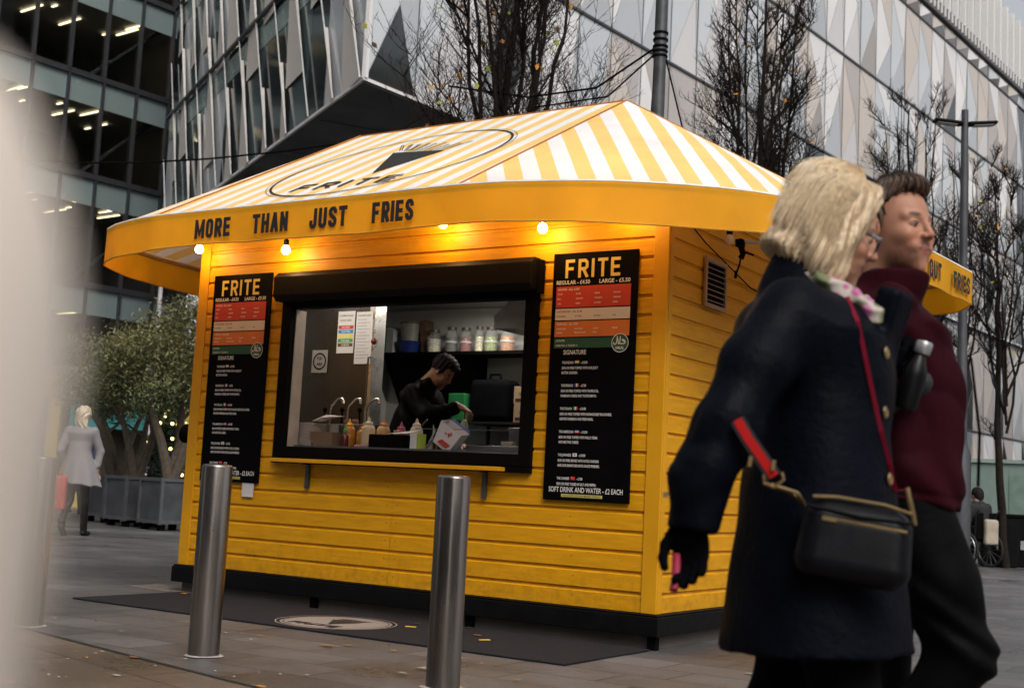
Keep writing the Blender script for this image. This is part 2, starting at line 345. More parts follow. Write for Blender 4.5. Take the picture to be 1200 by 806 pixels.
# ------------------------------------------------------------------ kiosk
W, ZB, ZT, DEP = 4.231, .221, 2.92, 2.5
m_yel = M('yellow_painted_timber', (.68, .31, .006), .45, var=.12, vs=5, bump=.14, bs=34, streak=(1, 1, 7), spec=.25)
def add_dirt(m):
    n = m.node_tree.nodes; l = m.node_tree.links; b = n['Principled BSDF']; src = b.inputs['Base Color'].links[0].from_socket
    tc = n.new('ShaderNodeTexCoord'); sep = n.new('ShaderNodeSeparateXYZ'); l.new(tc.outputs['Object'], sep.inputs[0])
    no = n.new('ShaderNodeTexNoise'); no.inputs['Scale'].default_value = 14; no.inputs['Detail'].default_value = 9; no.inputs['Roughness'].default_value = .75; l.new(tc.outputs['Object'], no.inputs['Vector'])
    h = n.new('ShaderNodeMapRange'); h.inputs[1].default_value = .22; h.inputs[2].default_value = .75; h.inputs[3].default_value = .17; h.inputs[4].default_value = -.06; l.new(sep.outputs[2], h.inputs[0])
    a = n.new('ShaderNodeMath'); a.operation = 'ADD'; l.new(no.outputs[0], a.inputs[0]); l.new(h.outputs[0], a.inputs[1])
    r = n.new('ShaderNodeMapRange'); r.inputs[1].default_value = .60; r.inputs[2].default_value = .74; r.inputs[3].default_value = 0; r.inputs[4].default_value = .26; l.new(a.outputs[0], r.inputs[0])
    mx = n.new('ShaderNodeMix'); mx.data_type = 'RGBA'; l.new(r.outputs[0], mx.inputs[0]); l.new(src, mx.inputs[6]); mx.inputs[7].default_value = (.16, .085, .02, 1); l.new(mx.outputs[2], b.inputs['Base Color'])
add_dirt(m_yel)
m_yel2 = M('yellow_painted_post', (.65, .30, .007), .45, var=.08, vs=3, bump=.1, bs=30, spec=.3)
m_blk = M('black_steel', (.005, .005, .0055), .45, var=.2, vs=12, spec=.1)
m_blkm = M('black_matt', (.003, .0026, .0026), .7, var=.2, spec=.06)
K = thing('food_kiosk', 'yellow timber fries kiosk with a striped canvas canopy and open serving hatch', 'kiosk', (-W/2, 0, 0))
ko = (-W/2, 0, 0)
HX0, HX1, HZ0, HZ1 = -3.279, -.951, 1.10, 2.496      # hatch outer frame
def plank_strip(mb, p0, dx, nrm, x0, x1, z0, z1, ph=.1262):
    """shiplap between x0..x1 along dx: face, then a set-back cove under the next plank"""
    dx = Vector(dx); nrm = Vector(nrm); p0 = Vector(p0); z = ZB
    while z < z1-1e-4:
        zz = z+ph; prof = [(0, z+.002), (0, z+ph-.028), (-.013, z+ph-.018), (-.013, z+ph+.002)]
        prof = [(d, min(max(h, z0), z1)) for d, h in prof]
        if zz > z0+1e-4:
            vs = [p0+dx*x+nrm*d+Vector((0, 0, h)) for x in (x0, x1) for d, h in prof]
            nx = min(max(z+ph+.002, z0), z1)
            vs += [p0+dx*x+nrm*0+Vector((0, 0, nx)) for x in (x0, x1)]
            fs = [(i, i+4, i+5, i+1) for i in range(3)]+[(3, 7, 9, 8)]
            mb.add(vs, fs)
        z = zz
wall = MB(ko)
xs = [-W+.10, -W/2-.0015, -W/2+.0015, -.10]
for a, b in ((xs[0], HX0), (HX1, xs[3])): plank_strip(wall, (0, -.002, 0), (1, 0, 0), (0, -1, 0), a, b, ZB, ZT)
for a, b in ((HX0, xs[1]), (xs[2], HX1)):
    plank_strip(wall, (0, -.002, 0), (1, 0, 0), (0, -1, 0), a, b, ZB, HZ0)
    plank_strip(wall, (0, -.002, 0), (1, 0, 0), (0, -1, 0), a, b, HZ1, ZT)
plank_strip(wall, (.002, 0, 0), (0, 1, 0), (1, 0, 0), .05, DEP-.06, ZB, ZT)
plank_strip(wall, (-W-.002, 0, 0), (0, 1, 0), (-1, 0, 0), .05, DEP-.06, ZB, ZT)
plank_strip(wall, (0, DEP+.002, 0), (1, 0, 0), (0, 1, 0), -W+.1, -.1, ZB, ZT)
# inner skin so that the wall has thickness
for a, b in (((-W+.02, .016, ZB), (HX0, .06, ZT)), ((HX1, .016, ZB), (-.02, .06, ZT)), ((HX0, .016, ZB), (HX1, .06, HZ0)), ((HX0, .016, HZ1), (HX1, .06, ZT))): wall.bb(a, b)
wall.bb((-.06, .062, ZB), (-.016, DEP-.03, ZT)); wall.bb((-W+.016, .062, ZB), (-W+.06, DEP-.03, ZT)); wall.bb((-W+.06, DEP-.06, ZB), (-.06, DEP-.012, ZT))
wall.build('wall', m_yel, K)
nl = MB(ko); random.seed(9)
for i in range(1, 19):
    z = ZB+i*.1262-.06
    for x in (-.62+.02*math.sin(i), -2.16, -2.07, -3.9):
        if z > HZ0-.02 and z < HZ1+.05 and HX0 < x < HX1: continue
        if (x > -.9 or x < -3.4) and .85 < z < 2.56: continue
        nl.lathe((x, -.0018, z), [(.0042, 0), (.0042, .0012), (0, .002)], 8, axis=(0, -1, 0))
o = nl.build('nail_heads', M('rusty_nail', (.16, .07, .02), .7), K)
for nm, x0, x1 in (('corner_post', -.10, .006), ('corner_post', -W-.006, -W+.10)):
    p = MB(ko); p.bb((x0, -.010, ZB), (x1, .011, ZT)); p.build('corner_post', m_yel2, K, bevel=.003)
    s = 1 if x1 > 0 else -1; bx = 0 if s > 0 else -W
    p = MB(ko); p.bb((bx-s*.010, .012, ZB), (bx+s*.010, .062, ZT)); p.build('corner_post', m_yel2, K, bevel=.003)
pl = MB(ko); pl.bb((-W-.04, -.04, .085), (.04, DEP+.04, .205)); pl.bb((-W-.032, -.032, .205), (.032, DEP+.032, .2195)); pl.build('plinth', m_blk, K, bevel=.006)
sk = MB(ko); sk.bb((-W+.02, .03, .0), (-.02, DEP-.03, .085)); sk.build('skirting', M('grey_brown_skirting', (.10, .082, .068), .7), K)
for x in (-W+.33, -.02, -1.4, -2.8):
    p = MB(ko); p.bb((x-.03, .0, 0), (x+.03, .05, .085)); p.build('foot', m_blkm, K)
# floor, ceiling, inner lining
m_pan = M('white_wall_panel', (.50, .51, .49), .35, var=.08, vs=2)
inn = MB(ko); inn.bb((-W+.062, .062, .22), (-.062, DEP-.062, .25)); inn.build('floor', M('kiosk_floor', (.06, .06, .06), .5), K)
inn = MB(ko); inn.bb((-W+.062, .062, 2.60), (-.062, DEP-.062, 2.64)); inn.build('ceiling', M('kiosk_ceiling', (.30, .30, .29), .5), K)
ln = MB(ko); ln.bb((-W+.062, .064, .25), (-W+.072, DEP-.075, 2.598)); ln.bb((-W+.062, DEP-.073, .25), (-.062, DEP-.063, 2.598)); ln.bb((-.072, .064, .25), (-.062, DEP-.075, 2.598))
for i in range(9): ln.bb((-W+.0725, .3+i*.24, .25), (-W+.0755, .308+i*.24, 2.598))
ln.build('lining', m_pan, K)
# hatch frame, shutter box, ledge
fr = MB(ko)
fr.bb((HX0, -.035, HZ0), (HX0+.095, .075, HZ1-.12)); fr.bb((HX1-.10, -.035, HZ0), (HX1, .075, HZ1-.12))
fr.bb((HX0+.095, -.0352, HZ0), (HX1-.10, .075, HZ0+.085)); fr.bb((HX0+.095, -.0352, 2.245), (HX1-.10, .075, 2.31))
fr.build('hatch_frame', m_blkm, K, bevel=.004)
rv = MB(ko); rv.bb((HX0+.096, .02, HZ0+.086), (HX0+.104, .13, 2.24)); rv.build('reveal', M('cream_reveal', (.42, .35, .29), .5), K)
sh = MB(ko); prof = [(-.135, 2.33), (-.135, 2.475), (-.09, 2.515), (-.012, 2.515), (-.012, 2.29), (-.10, 2.29)]
a0, a1 = HX0-.015, HX1-.005
sh.add([(x, y, z) for x in (a0, a1) for y, z in prof], [tuple(range(6)), tuple(range(11, 5, -1))]+[(i, (i+1) % 6, 6+(i+1) % 6, 6+i) for i in range(6)])
sh.build('shutter_box', M('dark_brown_metal', (.005, .003, .0022), .55, var=.2, spec=.15), K, bevel=.004)
sh = MB(ko); sh.bb((a1+.001, -.06, 2.27), (a1+.04, -.0125, 2.50)); sh.build('shutter_guide', m_blkm, K, bevel=.003)
lg = MB(ko); lg.bb((HX0+.07, -.13, 1.064), (HX1-.19, -.042, 1.092)); lg.build('ledge', m_yel2, K, bevel=.003)
lg = MB(ko); lg.bb((HX0+.0, -.04, 1.058), (HX1-.0, -.0, 1.098)); lg.build('sill', m_blkm, K)
for x in (-2.915, -1.315):
    b = MB(ko); b.bb((x-.016, -.034, .875), (x+.016, -.012, 1.064)); b.bb((x-.016, -.12, 1.050), (x+.016, -.035, 1.062))
    b.build('ledge_bracket', M('grey_steel_bracket', (.10, .10, .11), .45, .6), K)
# vent
v = MB(ko); y0, y1, z0, z1 = .515, .868, 2.235, 2.575
for a, b in (((.0125, y0, z0), (.030, y1, z0+.028)), ((.0125, y0, z1-.028), (.030, y1, z1)), ((.0125, y0, z0+.028), (.030, y0+.028, z1-.028)), ((.0125, y1-.028, z0+.028), (.030, y1, z1-.028))): v.bb(a, b)
for i in range(8): v.box((.024, (y0+y1)/2, z0+.05+i*.037), (.018, y1-y0-.06, .004), mat=Matrix.Rotation(R(35), 3, 'Y'))
vo = v.build('vent', M('vent_metal', (.36, .25, .17), .4, .5), K); v = MB(ko); v.bb((.0122, y0+.028, z0+.028), (.015, y1-.028, z1-.028)); v.build('vent_grille_back', m_blkm, vo)

# ---- canopy
ZE, ZR = 2.80, 3.97; F1, F2 = Vector((-.978, -1.0, ZE)), Vector((-3.70, -1.0, ZE)); R1, RR2 = Vector((-1.0, 1.2, ZR)), Vector((-3.655, 1.2, ZR))
ring_r = [(-.978, -1.0), (-.67, -.963), (-.44, -.90), (-.23, -.83), (-.02, -.74), (.16, -.63), (.34, -.50), (.51, -.35), (.66, -.18), (.78, -.01), (.92, .35), (1.04, .95), (1.11, 1.6), (1.15, 2.25), (1.19, 2.88), (.95, 3.25), (.4, 3.55), (-.3, 3.7), (-1.0, 3.75)]
ring_l = [(-3.70, -1.0), (-4.0, -.95), (-4.27, -.87), (-4.48, -.77), (-4.66, -.62), (-4.82, -.40), (-4.94, -.14), (-5.05, .25), (-5.12, .8), (-5.15, 1.5), (-5.15, 2.3), (-5.0, 2.9), (-4.6, 3.4), (-4.1, 3.65), (-3.65, 3.75)]
P = .2145
m_sf = stripe_mat('stripe_front', 1, 0, -F1.x-.02); m_sr = stripe_mat('stripe_right', .8, .6, 1.112); m_sl = stripe_mat('stripe_left', -.8, .6, -2.75)
AW = MB(ko)
def rpt(p): return Vector((p[0], p[1], ZE))
# front & back rectangle, subdivided with a slight sag
def quadgrid(a, b, c, d, n1, n2, mi, sag):
    vs = []
    for i in range(n1+1):
        for j in range(n2+1):
            u, w = i/n1, j/n2; p = (a*(1-u)+b*u)*(1-w)+(d*(1-u)+c*u)*w; p = p.copy(); p.z -= sag*math.sin(math.pi*w)*(.6+.4*math.sin(math.pi*u)); vs.append(p)
    AW.add(vs, [(i*(n2+1)+j, (i+1)*(n2+1)+j, (i+1)*(n2+1)+j+1, i*(n2+1)+j+1) for i in range(n1) for j in range(n2)], mi)
quadgrid(F2, F1, R1, RR2, 8, 6, 0, .0)
quadgrid(rpt(ring_r[-1]), rpt(ring_l[-1]), RR2, R1, 4, 4, 0, 0)
def fan(apex, ring, mi, n=6, sag=.0):
    vs = [apex]; k = len(ring)
    for j in range(1, n+1):
        for p in ring: q = apex.lerp(rpt(p), j/n); q.z -= sag*math.sin(math.pi*j/n); vs.append(q)
    fs = [(0, 1+i, 2+i) for i in range(k-1)]+[(1+(j-1)*k+i, 1+j*k+i, 1+j*k+i+1, 1+(j-1)*k+i+1) for j in range(1, n) for i in range(k-1)]
    AW.add(vs, fs, mi)
fan(R1, ring_r, 1); fan(RR2, ring_l, 2)
roof = AW.build('canopy', [m_sf, m_sr, m_sl], K)
bko = K
m_val = flat_cloth('valance_canvas', (.86, .405, .006))
m_edge = M('white_piping', (.75, .72, .66), .6)
loop = ring_l[::-1][:-1]+[(-3.70+i*(2.722/14), -1.0) for i in range(15)]+ring_r[1:]
vl = MB(ko); zb_ = 2.555; vs = []
# densify + gentle waves in the hanging cloth
dens = []
for a, b in zip(loop[:-1], loop[1:]):
    L = math.dist(a, b); k = max(1, int(L/.06))
    for t in range(k): dens.append((a[0]+(b[0]-a[0])*t/k, a[1]+(b[1]-a[1])*t/k))
dens.append(loop[-1]); N = len(dens); s_ = 0
for i, p in enumerate(dens):
    if i: s_ += math.dist(p, dens[i-1])
    a = dens[max(i-1, 0)]; b = dens[min(i+1, N-1)]; t = Vector((b[0]-a[0], b[1]-a[1], 0)).normalized(); nn = Vector((t.y, -t.x, 0))
    for j in range(5):
        w = j/4; off = .012+.011*w*math.sin(s_*4.1+1.2*math.sin(s_*1.7))+.007*w*math.sin(s_*11)-.004*(1 if (s_ % 1.24) < .05 else 0)
        vs.append(Vector((p[0], p[1], ZE-.002-(ZE-zb_)*w+.006*w*math.sin(s_*2.9)))+nn*off)
vl.add(vs, [(i*5+j, (i+1)*5+j, (i+1)*5+j+1, i*5+j+1) for i in range(N-1) for j in range(4)])
val = vl.build('valance', m_val, K, smooth=True)
ed = MB(ko); ed.tube([(p[0], p[1], ZE+.004) for p in dens], .011, 6); ed.build('piping', m_edge, K, smooth=True)
hm = MB(ko)
hm.tube([vs[i*5+4]+Vector((0, 0, 0)) for i in range(N)], .006, 5); hm.build('hem', M('orange_hem', (.62, .28, .015), .7), val, smooth=True)
sm = MB(ko); sm.tube([R1+Vector((0, 0, .008)), F1+Vector((0, 0, .006))], .006, 5); sm.tube([RR2+Vector((0, 0, .008)), F2+Vector((0, 0, .006))], .006, 5); sm.tube([R1+Vector((0, 0, .004)), RR2+Vector((0, 0, .004))], .007, 5)
sm.tube([R1+Vector((0, 0, .004)), Vector((1.19, 2.88, ZE+.006))], .006, 5)
sm.build('seam', M('rust_seam_tape', (.42, .15, .03), .7), roof)
# frame under the canvas
fm = MB(ko)
for q in (F1, F2, rpt(ring_r[9]), rpt(ring_l[6]), rpt(ring_r[14]), rpt(ring_l[11])):
    ap = R1 if q.x > -2.1 else RR2
    fm.tube([ap-Vector((0, 0, .05)), q-Vector((0, 0, .03))], .016, 6)
fm.tube([(p[0]*.995-.01, p[1]+.012*(1 if p[1] < 0 else -1), ZE-.025) for p in loop], .014, 6)
fm.build('canopy_frame', M('timber_frame', (.30, .16, .07), .6), K)
# valance lettering
m_ink = M('black_ink', (.012, .010, .009), .7)
def ring_frame(x): return frame_mat((x, -1.022, 0), (1, 0, 0), (0, 0, 1))
for s, x0, x1 in (('MORE', -3.235, -2.88), ('THAN', -2.676, -2.344), ('JUST', -2.153, -1.828), ('FRIES', -1.62, -1.282)):
    tx = MB(ko); block_text(tx, s, x0, 2.598, .137, x1-x0, frame_mat((0, -1.030, 0), (1, 0, 0), (0, 0, 1)), .0285, gap=.2); tx.build('lettering', m_ink, val)
def side_text(s, ya, yb):
    xa = 1.11+.04*(ya-1.6)/.65+.028; xb = 1.11+.04*(yb-1.6)/.65+.028
    d = Vector((xb-xa, yb-ya, 0)); tx = MB(ko); block_text(tx, s, 0, 2.605, .13, d.length, frame_mat((xa, ya, 0), d, (0, 0, 1)), .0285, gap=.2); tx.build('lettering', m_ink, val)
side_text('CUT', 1.84, 2.10); side_text('FRIES', 2.38, 2.76)
# printed emblem on the front slope: ring, cone, fries, word
ks = 1.17/2.2; sl = Vector((0, 1, ks)).normalized()
rf = frame_mat((-2.275, -.05, ZE+.95*ks+.006), (1, 0, 0), sl)
lg = MB(ko); n = 72
for r0, r1, sx in ((.905, .925, 1), (.948, .953, 1)):
    lg.add([rf @ Vector((math.cos(2*math.pi*i/n)*r, math.sin(2*math.pi*i/n)*r, 0)) for i in range(n) for r in (r0, r1)], [(2*i, 2*i+1, (2*i+3) % (2*n), (2*i+2) % (2*n)) for i in range(n)])
def rxy(x, y): return (x+2.275, (y+.05)/sl.y)
c = [rxy(-2.174, -.388), rxy(-1.93, .13), rxy(-2.515, .26)]
lg.add([rf @ Vector((a, b, 0)) for a, b in c], [(0, 1, 2)])
random.seed(5)
for i in range(9):
    a = -2.50+i*.062; x0, y0 = rxy(a, .31-.22*i/9+.0); tl = (i-4)*.035; h = .17+.09*random.random()
    for q in (0, .022): lg.add([rf @ Vector(p) for p in ((x0+q, y0, 0), (x0+q+.010, y0, 0), (x0+q+.010+tl, y0+h, 0), (x0+q+tl, y0+h, 0))], [(0, 1, 2, 3)])
    lg.add([rf @ Vector(p) for p in ((x0+tl, y0+h, 0), (x0+.032+tl, y0+h, 0), (x0+.032+tl, y0+h+.012, 0), (x0+tl, y0+h+.012, 0))], [(0, 1, 2, 3)])
x0, y0 = rxy(-2.68, -.70)
block_text(lg, 'FRITE', x0, y0, .19, .93, rf, .034, gap=.4)
lg.build('emblem', m_ink, roof)

# ------------------------------------------------------------------ festoon bulbs under the canopy
m_bulb = M('lit_bulb_glass', (1, .62, .25), .3, emit=30, var=0); m_dead = M('opal_bulb_glass', (.62, .50, .36), .25, var=.02)
def bulb(x, y, z, label, lit=True, w=4.8):
    t = thing('light_bulb', label, 'light bulb', (x, y, z), group='festoon bulbs under the canopy')
    b = MB(); b.lathe((0, 0, 0), [(0, -.036), (.016, -.034), (.029, -.022), (.034, -.004), (.031, .012), (.02, .028), (.014, .036)], 16); b.build('glass_globe', m_bulb if lit else m_dead, t, smooth=True)
    b = MB(); b.lathe((0, 0, 0), [(.018, .034), (.021, .038), (.021, .075), (.012, .082), (.005, .09)], 14); b.build('socket', m_blkm, t, smooth=True)
    b = MB(); b.tube([(0, 0, .085), (0, .02, .13), (0, .05, .16)], .004, 5); b.build('cable', m_blkm, t)
    if lit:
        d = bpy.data.lights.new('bulb_light', 'POINT'); d.energy = w; d.color = (1, .60, .22); d.shadow_soft_size = .04
        o = bpy.data.objects.new('bulb_light', d); COL.objects.link(o); o.parent = t; o.location = (0, -.055, -.02)
    return t
bulb(-4.13, -.14, 2.742, 'lit warm bulb at the far left corner post of the kiosk')
bulb(-3.205, -.12, 2.685, 'lit warm bulb above the left menu board')
bulb(-1.72, -.12, 2.79, 'lit warm bulb above the middle of the shutter box, nearly hidden by the valance')
bulb(-.887, -.12, 2.70, 'lit warm bulb to the left of the right menu board')
bulb(-.25, -.12, 2.82, 'lit warm bulb behind the valance by the right corner post', w=3.5)
bulb(.10, .72, 2.72, 'unlit opal bulb above the vent on the side wall', False)
t = thing('clamp_lamp', 'black clamp with a hanging cable end and a grey arm above the side vent', 'clamp', (.12, .86, 2.72))
b = MB(); b.box((0, 0, .0), (.05, .06, .05)); b.tube([(0, 0, 0), (.01, .03, -.07), (.0, .02, -.10)], .022, 8); b.sphere((0, .0, .0), .034); b.build('clamp_body', m_blkm, t, smooth=True)
b = MB(); b.tube([(0, .02, -.08), (0, .0, -.15), (-.01, -.03, -.22)], .007, 6); b.tube([(-.01, -.03, -.20), (-.012, -.036, -.25)], .011, 6); b.tube([(0, .02, -.05), (.06, .10, -.07)], .008, 6); b.build('cable_end', m_blkm, t, smooth=True)
b = MB(); b.tube([(0, 0, .01), (.5, .45, .03)], .012, 8); b.build('arm', M('grey_alu', (.35, .35, .36), .4, .7), t)
# cable along the side wall
b = MB(); b.tube([(.022, .08, 2.80), (.024, .5, 2.66), (.022, 1.3, 2.48), (.022, 2.2, 2.42)], .005, 5); tag(b.build('wall_cable', m_blkm), 'thin black cable sagging along the yellow side wall', 'cable')
t = thing('wall_lantern', 'small black round lamp sticking out from the left side wall of the kiosk', 'lamp', (-W-.012, .12, 1.25))
b = MB(); b.lathe((-.01, 0, 0), [(.03, 0), (.035, .02), (.05, .05), (.075, .10), (.08, .13), (.075, .14)], 16, axis=(-1, -.1, .12)); b.build('shade', m_blkm, t, smooth=True)
b = MB(); b.sphere((-.12, -.0, -.035), .028, sc=(1.6, 1, .6)); b.build('lens', M('lamp_lens', (.6, .62, .66), .2), t, smooth=True)

# ------------------------------------------------------------------ menu boards
m_board = M('black_board_print', (.0025, .002, .0025), .5, var=.1, spec=.05); m_gold = M('gold_print', (.72, .50, .10), .5, var=.04); m_wht = M('white_print', (.72, .70, .66), .5, var=.03)
m_red = M('red_print', (.48, .035, .018), .5, var=.05); m_org = M('orange_print', (.62, .16, .025), .5, var=.05); m_grn = M('green_print', (.015, .075, .035), .5, var=.05); m_crm = M('cream_print', (.62, .54, .47), .5, var=.04)
m_dk = M('dark_print', (.03, .02, .02), .5)
entries = [('THE INDIAN', '- £10.00', ['SKIN ON FRIES TOPPED WITH OUR JUICY', 'BUTTER CHICKEN.'], ((.75, .22, .04), (.7, .7, .68), (.03, .3, .06)), 1),
 ('THE FRENCH', '- £7.00', ['SKIN ON FRIES TOPPED WITH TRUFFLE OIL,', 'PARMESAN CHEESE AND TRUFFLE MAYO.'], ((.03, .06, .35), (.7, .7, .68), (.55, .03, .03)), 0),
 ('THE ITALIAN', '- £10.00', ["SKIN ON FRIES TOPPED WITH NONNA'S BEEF BOLOGNESE,", 'GRATED PARMESAN AND FRESH BASIL.'], ((.02, .3, .06), (.7, .7, .68), (.55, .03, .03)), 0),
 ('THE AMERICAN', '- £10.00', ['SKIN ON FRIES TOPPED WITH PHILLY STEAK', 'AND MELTING CHEESE.'], ((.03, .06, .35), (.7, .6, .58), (.55, .03, .03)), 2),
 ('THE JAPANESE', '- £10.00', ['SKIN ON FRIES SERVED WITH KATSU CHICKEN', 'AND OUR SIGNATURE KATSU SAUCE FINISHED.'], ((.7, .7, .68), (.7, .7, .68), (.55, .03, .03)), 3),
 ('THE CHINESE', '- £7.00', ['SKIN ON FRIES TOSSED IN SALT AND PEPPER.'], ((.6, .03, .02), (.6, .03, .02), (.75, .5, .05)), 4)]
def menu_board(x0, x1, label):
    w = x1-x0; h = 1.644; zt = 2.536; yb = -.024
    t = thing('menu_board', label, 'menu board', ((x0+x1)/2, yb, zt-h), group='menu boards beside the hatch')
    def fm_(d): return frame_mat((-w/2, -.004-d, h), (1, 0, 0), (0, 0, 1))
    b = MB(); b.bb((-w/2, -.003, 0), (w/2, .012, h)); b.build('panel', m_board, t, bevel=.002)
    b = MB(); Fm = fm_(.0)
    def rect(b, xa, ya, xb, yb_, d, mi=0): Fm = fm_(d); b.add([Fm @ Vector(p) for p in ((xa*w, -yb_, 0), (xb*w, -yb_, 0), (xb*w, -ya, 0), (xa*w, -ya, 0))], [(0, 1, 2, 3)], mi)
    rect(b, .05, .225, .93, .368, .0005, 0); rect(b, .05, .376, .93, .453, .0005, 1); rect(b, .05, .461, .93, .565, .0005, 2); rect(b, .05, .573, .80, .640, .0005, 3)
    b.build('colour_panels', [m_red, m_crm, m_org, m_grn], t)
    g = MB(); block_text(g, 'FRITE', .15*w, -.170, .125, .66*w, fm_(.001), .021, gap=.3); g.build('title_lettering', m_gold, t)
    e = MB(); Fm = fm_(.001)
    put_text(e, 'REGULAR - £4.50', .05*w, -.212, .026, Fm, w=.40*w, bold=.02); put_text(e, 'LARGE - £5.50', .56*w, -.212, .026, Fm, w=.36*w, bold=.02)
    def rows(title, y, items, dy, mi, tw=.26):
        put_text(e, title, .07*w, -y, .0125, Fm, w=tw*w, bold=.02, mi=mi)
        for r, row in enumerate(items):
            for k, s in enumerate(row): put_text(e, s, (.07+.22*k)*w, -(y+.030+dy*r), .0095, Fm, cond=.62, bold=.02, mi=mi)
    rows('SAUCES - ALL 0.50P', .252, [['KETCHUP', 'MUSTARD', 'SRIRACHA', 'TIKKA SAUCE'], ['MAYO', 'VEGAN MAYO', 'TRUFFLE MAYO', 'CHIPPIE SAUCE'], ['GARLIC', 'SAMURAI', 'HOT HONEY', 'BUFFALO']], .032, 0)
    rows('HOT SAUCES - ALL £1.00', .402, [['BUTTER CHICKEN', 'HOT CHEESE', 'SPICY GRAVY', 'KATSU']], .03, 1, .30)
    rows('TOPPINGS - ALL 0.80P', .486, [['CHOPPED ONIONS', 'PICKLE CHILLIES', 'JALAPENO', 'PARMESAN'], ['CORIANDER', 'FRIED CRISPY ONIONS', 'BACON']], .026, 0)
    put_text(e, 'ADD PROTEIN', .07*w, -.597, .0125, Fm, bold=.02); put_text(e, 'CHICKEN TINGA - £3   PULLED BEEF - £4', .07*w, -.628, .0105, Fm, cond=.62, bold=.02)
    put_text(e, 'SIGNATURE', .17*w, -.683, .030, Fm, w=.27*w, bold=.01)
    fl = MB(); fmats = []
    for k, (nm, pr, ls, fc, st) in enumerate(entries):
        y = .745+k*.1525; x = (.16)*w
        wd = put_text(e, nm, x, -y, .0165, Fm, cond=.66, bold=.02); put_text(e, pr, x+wd+.055, -y, .0165, Fm, cond=.66, bold=.02)
        for q, s in enumerate(ls): put_text(e, s, x, -(y+.036+.032*q), .0165, Fm, cond=.62, bold=.02)
        fx = x+wd+.012; G = fm_(.001)
        base = len(fmats); fmats += [M('flag_%d_%d' % (k, q), c_, .5, var=0) for q, c_ in enumerate(fc)]
        W_, H_ = .032, .021
        for q in range(3):
            a, c2 = (0, q/3), (1, (q+1)/3)
            if st in (0,): r = (fx+W_*q/3, -y, fx+W_*(q+1)/3, -y+H_)
            elif st in (1, 2): r = (fx, -y+H_*(2-q)/3, fx+W_, -y+H_*(3-q)/3)
            elif st == 3: r = (fx, -y, fx+W_, -y+H_) if q == 0 else (fx+W_*.32, -y+H_*.2, fx+W_*.68, -y+H_*.8)
            else: r = (fx, -y, fx+W_, -y+H_) if q == 0 else (fx+W_*.1, -y+H_*.55, fx+W_*.3, -y+H_*.85)
            if st in (3, 4) and q == 1: continue
            d = .0004 if q == 2 else 0
            fl.add([fm_(.001+d) @ Vector(p) for p in ((r[0], r[1], 0), (r[2], r[1], 0), (r[2], r[3], 0), (r[0], r[3], 0))], [(0, 1, 2, 3)], base+q)
    fl.build('flags', fmats, t)
    put_text(e, 'SOFT DRINK AND WATER - £2 EACH', .07*w, -1.588, .033, Fm, w=.86*w, bold=.012)
    # halal roundel
    cx, cy, r = .83*w, -.612, .062; n = 40
    e.add([Fm @ Vector((cx+math.cos(2*math.pi*i/n)*q, cy+math.sin(2*math.pi*i/n)*q, .0007)) for i in range(n) for q in (r, r*.93)], [(2*i, 2*i+1, (2*i+3) % (2*n), (2*i+2) % (2*n)) for i in range(n)])
    put_text(e, 'HALAL', cx-.030, cy-.040, .017, fm_(.0018), w=.060, bold=.03)
    def stroke(pts, th=.0032):
        for (xa, ya), (xb, yb2) in zip(pts[:-1], pts[1:]):
            d = Vector((xb-xa, yb2-ya)); L = max(d.length, 1e-5); nx, ny = -d.y/L*th, d.x/L*th
            e.add([fm_(.0018) @ Vector((cx+p[0], cy+p[1], 0)) for p in ((xa-nx, ya-ny), (xb-nx, yb2-ny), (xb+nx, yb2+ny), (xa+nx, ya+ny))], [(0, 1, 2, 3)])
    stroke([(.040, .006), (.028, .020), (.014, .022), (.022, .012), (.040, .004), (.030, -.006), (.010, -.006)]); stroke([(.010, -.006), (-.002, -.004), (.0, .022), (.002, .044)])
    stroke([(-.002, -.006), (-.012, -.006), (-.014, .012), (-.018, .030)]); stroke([(-.020, .044), (-.024, .010), (-.030, -.008), (-.042, -.010), (-.048, .004)])
    dsk = MB(); dsk.add([fm_(.001) @ Vector((cx+math.cos(2*math.pi*i/n)*r, cy+math.sin(2*math.pi*i/n)*r, 0)) for i in range(n)], [tuple(range(n))]); dsk.build('roundel', m_grn, t)
    e.build('lettering', [m_wht, m_dk], t)
    yb_ = MB(); rect(yb_, .22, 1.600, .70, 1.620, .0005); yo = yb_.build('yellow_strip', M('yellow_strip', (.55, .48, .12), .5), t)
    yb_ = MB(); put_text(yb_, 'FOLLOW US FOR MORE OFFERS', .24*w, -1.616, .011, fm_(.001), w=.44*w, bold=.01); yb_.build('strip_lettering', m_dk, yo)
    return t
menu_board(-.843, -.203, 'tall black menu board right of the hatch, next to the corner post')
menu_board(-4.046, -3.415, 'tall black menu board left of the hatch, partly behind a bollard')
b = MB(); b.box((-3.52, -.020, .85), (.12, .003, .13)); tag(b.build('paper_notice', M('white_paper', (.62, .60, .60), .7)), 'small white paper taped under the left menu board', 'notice')

